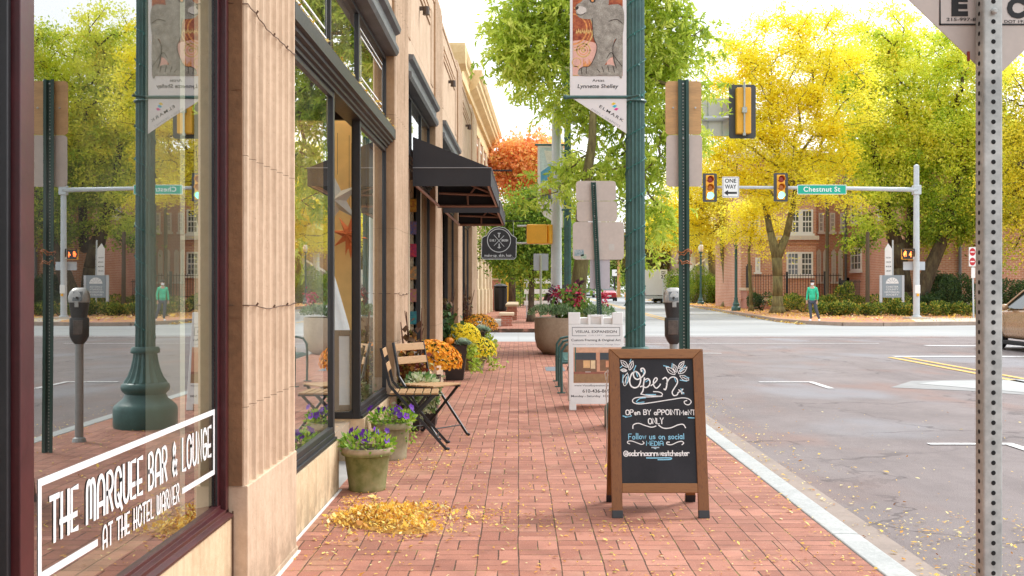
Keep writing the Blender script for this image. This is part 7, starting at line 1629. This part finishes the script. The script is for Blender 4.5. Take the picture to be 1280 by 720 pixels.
d=94; T=[(X(890,d),d,0,.42),tp(890,360,d,.34),tp(890,340,d,.3),tp(888,310,d,.22),tp(884,280,d,.15)]
tree('yellow tree at the farther end of the retaining wall',(X(890,d),d,0),T,ells([(860,290,40,26),(880,270,40,30),(840,270,30,32),(895,300,26,16),(830,300,20,16)],d),LY,140,24000,.22,.5,BARK,style='layer',csize=1.3,r0=.24,name='yellow_tree',hue=huey,grp='yellow street trees on the far side')
d=61; T=[(X(939,d),d,0,.13),tp(938.5,365,d,.10),tp(937,340,d,.09),tp(936,315,d,.07),tp(940,285,d,.05),tp(946,255,d,.04)]
tree('thin trunked young yellow tree between the lamp post and the forked tree',(X(939,d),d,0),T,ells([(935,300,26,14),(950,275,30,26),(925,280,26,22),(960,310,22,12),(928,325,16,9),(940,250,26,18)],d),LY,75,9000,.15,.5,BARK,style='layer',csize=.8,r0=.07,name='yellow_tree',hue=huey,grp='yellow street trees on the far side')
# 5 big yellow green trees at the right
LE=leafmat('leaf_turning',[(0,(.12,.23,.02)),(.22,(.32,.48,.05)),(.42,(.64,.76,.10)),(.6,(.90,.92,.14)),(.85,(.98,.94,.16)),(1,(.97,.72,.10))],.6)
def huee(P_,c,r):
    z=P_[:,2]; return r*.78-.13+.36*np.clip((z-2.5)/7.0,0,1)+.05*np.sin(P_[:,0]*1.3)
d=60; T=TL([(X(1130,d),d,0,.62),tp(1129,365,d,.50),tp(1126,335,d,.46),tp(1120,305,d,.40),tp(1110,270,d,.30),tp(1098,225,d,.2),tp(1092,175,d,.14),tp(1137,310,d,.28,1),tp(1140,240,d,.2,1),tp(1150,180,d,.14,1)]); T.par=[-1,0,1,2,3,4,5,3,7,8]
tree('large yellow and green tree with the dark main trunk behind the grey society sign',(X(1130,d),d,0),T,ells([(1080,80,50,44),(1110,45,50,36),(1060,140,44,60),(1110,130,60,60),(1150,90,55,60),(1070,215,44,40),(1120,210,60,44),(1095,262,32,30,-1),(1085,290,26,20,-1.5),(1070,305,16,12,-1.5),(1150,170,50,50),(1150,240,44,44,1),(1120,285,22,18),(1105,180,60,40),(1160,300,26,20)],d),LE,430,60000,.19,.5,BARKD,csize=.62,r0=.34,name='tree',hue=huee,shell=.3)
d=59; T=[(X(1147,d),d,0,.5),tp(1152,365,d,.42),tp(1163,335,d,.38),tp(1176,305,d,.32),tp(1188,275,d,.25),tp(1196,230,d,.18),tp(1200,180,d,.12)]
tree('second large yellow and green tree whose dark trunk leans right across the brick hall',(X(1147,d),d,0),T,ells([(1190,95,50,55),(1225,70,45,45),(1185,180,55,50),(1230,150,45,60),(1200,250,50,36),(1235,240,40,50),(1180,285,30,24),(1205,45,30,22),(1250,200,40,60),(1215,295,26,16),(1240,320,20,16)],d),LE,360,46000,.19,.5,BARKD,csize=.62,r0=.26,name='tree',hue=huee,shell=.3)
d=54; T=[(X(1330,d),d,0,.4),tp(1330,330,d,.34),tp(1325,270,d,.28),tp(1315,200,d,.2),tp(1300,130,d,.14)]
tree('yellow tree spreading in from the right edge above the tan car',(X(1330,d),d,0),T,ells([(1285,170,36,44),(1270,240,34,44),(1290,110,36,30),(1262,290,26,24),(1310,220,50,60),(1285,310,34,20),(1262,140,26,40),(1340,150,50,60)],d),leafmat('leaf_yellow_b',[(0,(.20,.26,.02)),(.3,(.50,.48,.03)),(.6,(.96,.84,.06)),(1,(.98,.90,.12))],.55),190,30000,.15,.5,BARKD,csize=.8,r0=.24,name='tree')
# 6 dark tree down the street and the background woods
LD=leafmat('leaf_brown_green',[(0,(.05,.07,.015)),(.4,(.14,.15,.03)),(.7,(.30,.20,.05)),(1,(.52,.26,.07))],.3)
d=108; T=[(X(825,d),d,0,.62),tp(825,355,d,.5),tp(824,335,d,.5),tp(820,315,d,.4),tp(818,290,d,.28)]
tree('dark leaved tree with a very thick trunk behind the speed limit sign',(X(825,d),d,0),T,ells([(825,305,38,20),(800,310,24,22),(850,300,28,24),(830,280,40,20),(815,325,26,9)],d),LD,130,20000,.28,.6,BARKD,csize=1.3,r0=.36,name='tree')
LB=leafmat('leaf_background',[(0,(.08,.16,.02)),(.4,(.20,.32,.04)),(.75,(.38,.46,.08)),(1,(.58,.55,.10))],.4)
bgs=[('rounded green tree at the end of the street, left of the white sign',760,165,ells([(760,335,26,24),(745,320,24,24),(775,320,22,24)],165)),
 ('rounded green tree at the end of the street behind the utility pole',795,175,ells([(795,335,26,26),(785,315,26,24),(810,320,24,24)],175)),
 ('green tree far behind the leaning sign post, over the street end',725,185,ells([(725,330,24,22),(710,318,24,26),(735,312,22,24)],185)),
 ('green tree behind the iron fenced bed on the left',640,100,ells([(640,325,26,24),(620,320,22,28),(655,335,22,20)],100)),
 ('green tree behind the white barricade',685,110,ells([(685,325,26,26),(672,335,22,20),(700,335,22,22)],110)),
 ('green tree beyond the box truck',852,150,ells([(852,328,24,24),(840,312,22,26),(868,318,22,26)],150))]
for lab,px,dd,E_ in bgs:
    T=[(X(px,dd),dd,0,.4),tp(px,350,dd,.32),tp(px,335,dd,.25),tp(px+1,318,dd,.16)]
    tree(lab,(X(px,dd),dd,0),T,E_,LB,70,9000,.40,.7,BARKD,csize=2.0,r0=.2,name='tree',grp='background trees at the street end')
# ================================================================== hedge and shrubs
LH=leafmat('leaf_hedge',[(0,(.035,.085,.015)),(.4,(.11,.20,.025)),(.7,(.30,.38,.06)),(.86,(.55,.52,.08)),(1,(.80,.48,.07))],.4)
LHD=leafmat('leaf_dark_hedge',[(0,(.015,.045,.012)),(.6,(.05,.11,.03)),(1,(.10,.17,.04))],.25)
def shrub(lab,px,d,w,h,mat=LH,n=1500,L=.085,grp='low shrubs in the far corner bed',top=None):
    o=thing('shrub',lab,'shrub',(X(px,d),d,0),0,grp)
    k=5; C=[(random.uniform(-.5,.5)*w,random.uniform(-.35,.35)*w,h*random.uniform(.35,.75)) for _ in range(k)]
    p=rdir(n); ci=RNG.integers(0,k,n); P_=np.array(C)[ci]+p*np.array([w*.32,w*.3,h*.36])*RNG.uniform(.7,1.08,n)[:,None]; P_[:,2]=np.abs(P_[:,2])
    LL=L*RNG.uniform(.6,1.4,n); leaf_mesh('foliage',P_,p+rdir(n)*.6+np.array([0,0,.4]),rdir(n),LL,LL*.6,RNG.random(n),mat,o)
    mb=MB()
    for c in C: mb.tube([(0,0,0),(c[0]*.6,c[1]*.6,c[2]*.6),c],[.03,.02,.01],5)
    mb.build('stems',BARKD,o); return o
names=['directly behind the person','just right of the person','left of the brown pole','at the foot of the brown pole','left of the society sign','under the left post of the society sign','under the society sign panel','right of the society sign','left of the far signal pole','hidden partly by the far signal pole','right of the far signal pole','midway between signal pole and sign post','left of the do not enter post','behind the do not enter post']
xs=np.linspace(1020,1222,14)
for nm,px in zip(names,xs): shrub('low clipped shrub in the front row, '+nm,px+random.uniform(-3,3),51+random.uniform(-.6,.6),random.uniform(.65,.95),random.uniform(.50,.72))
for nm,px,dd,w,h,m in (('rounded shrub in front of the garden wall under the pair of windows',984,60,1.5,.95,LH),('rounded dark shrub at the left end of the garden wall',953,61.5,1.1,1.0,LHD),('wide low shrub just left of the person',1003,58,1.5,.8,LH),('shrub against the garden wall right of the person',1032,58,1.1,.9,LH),('small shrub before the short iron fence',1042,57,.8,.85,LH),('pointed shrub at the lower end of the short iron fence',1057,57,.7,1.5,LH),
  ('dark hedge block behind the signal pole',1160,58,1.8,1.0,LHD),('dark hedge block right of the leaning trunk',1185,58,1.8,1.0,LHD),('taller dark shrub against the brick hall wall',1170,61,2.2,2.6,LHD),('dark clipped evergreen behind the do not enter post',1208,57,1.6,1.9,LHD),('tall dark evergreen right of the galvanised post',1258,56,2.0,1.9,LHD),('shrub in the second row behind the society sign',1110,57,1.6,1.0,LH),('dark shrub in the second row under the brick hall window',1080,58.5,1.6,.9,LH),('green clipped bush behind the far lamp post and white pillars',868,92,3.0,3.2,LG2),('bush at the street end near the white pillars',884,93,2.6,2.4,LG2),('low bush in the fenced bed on the left',655,80,1.4,1.3,LG2),('low leafy bush beside the yellow post',641,77,1.2,.8,LG2)):
    shrub(nm,px,dd,w,h,m,int(1500*max(1,w*h*.8)),.1)
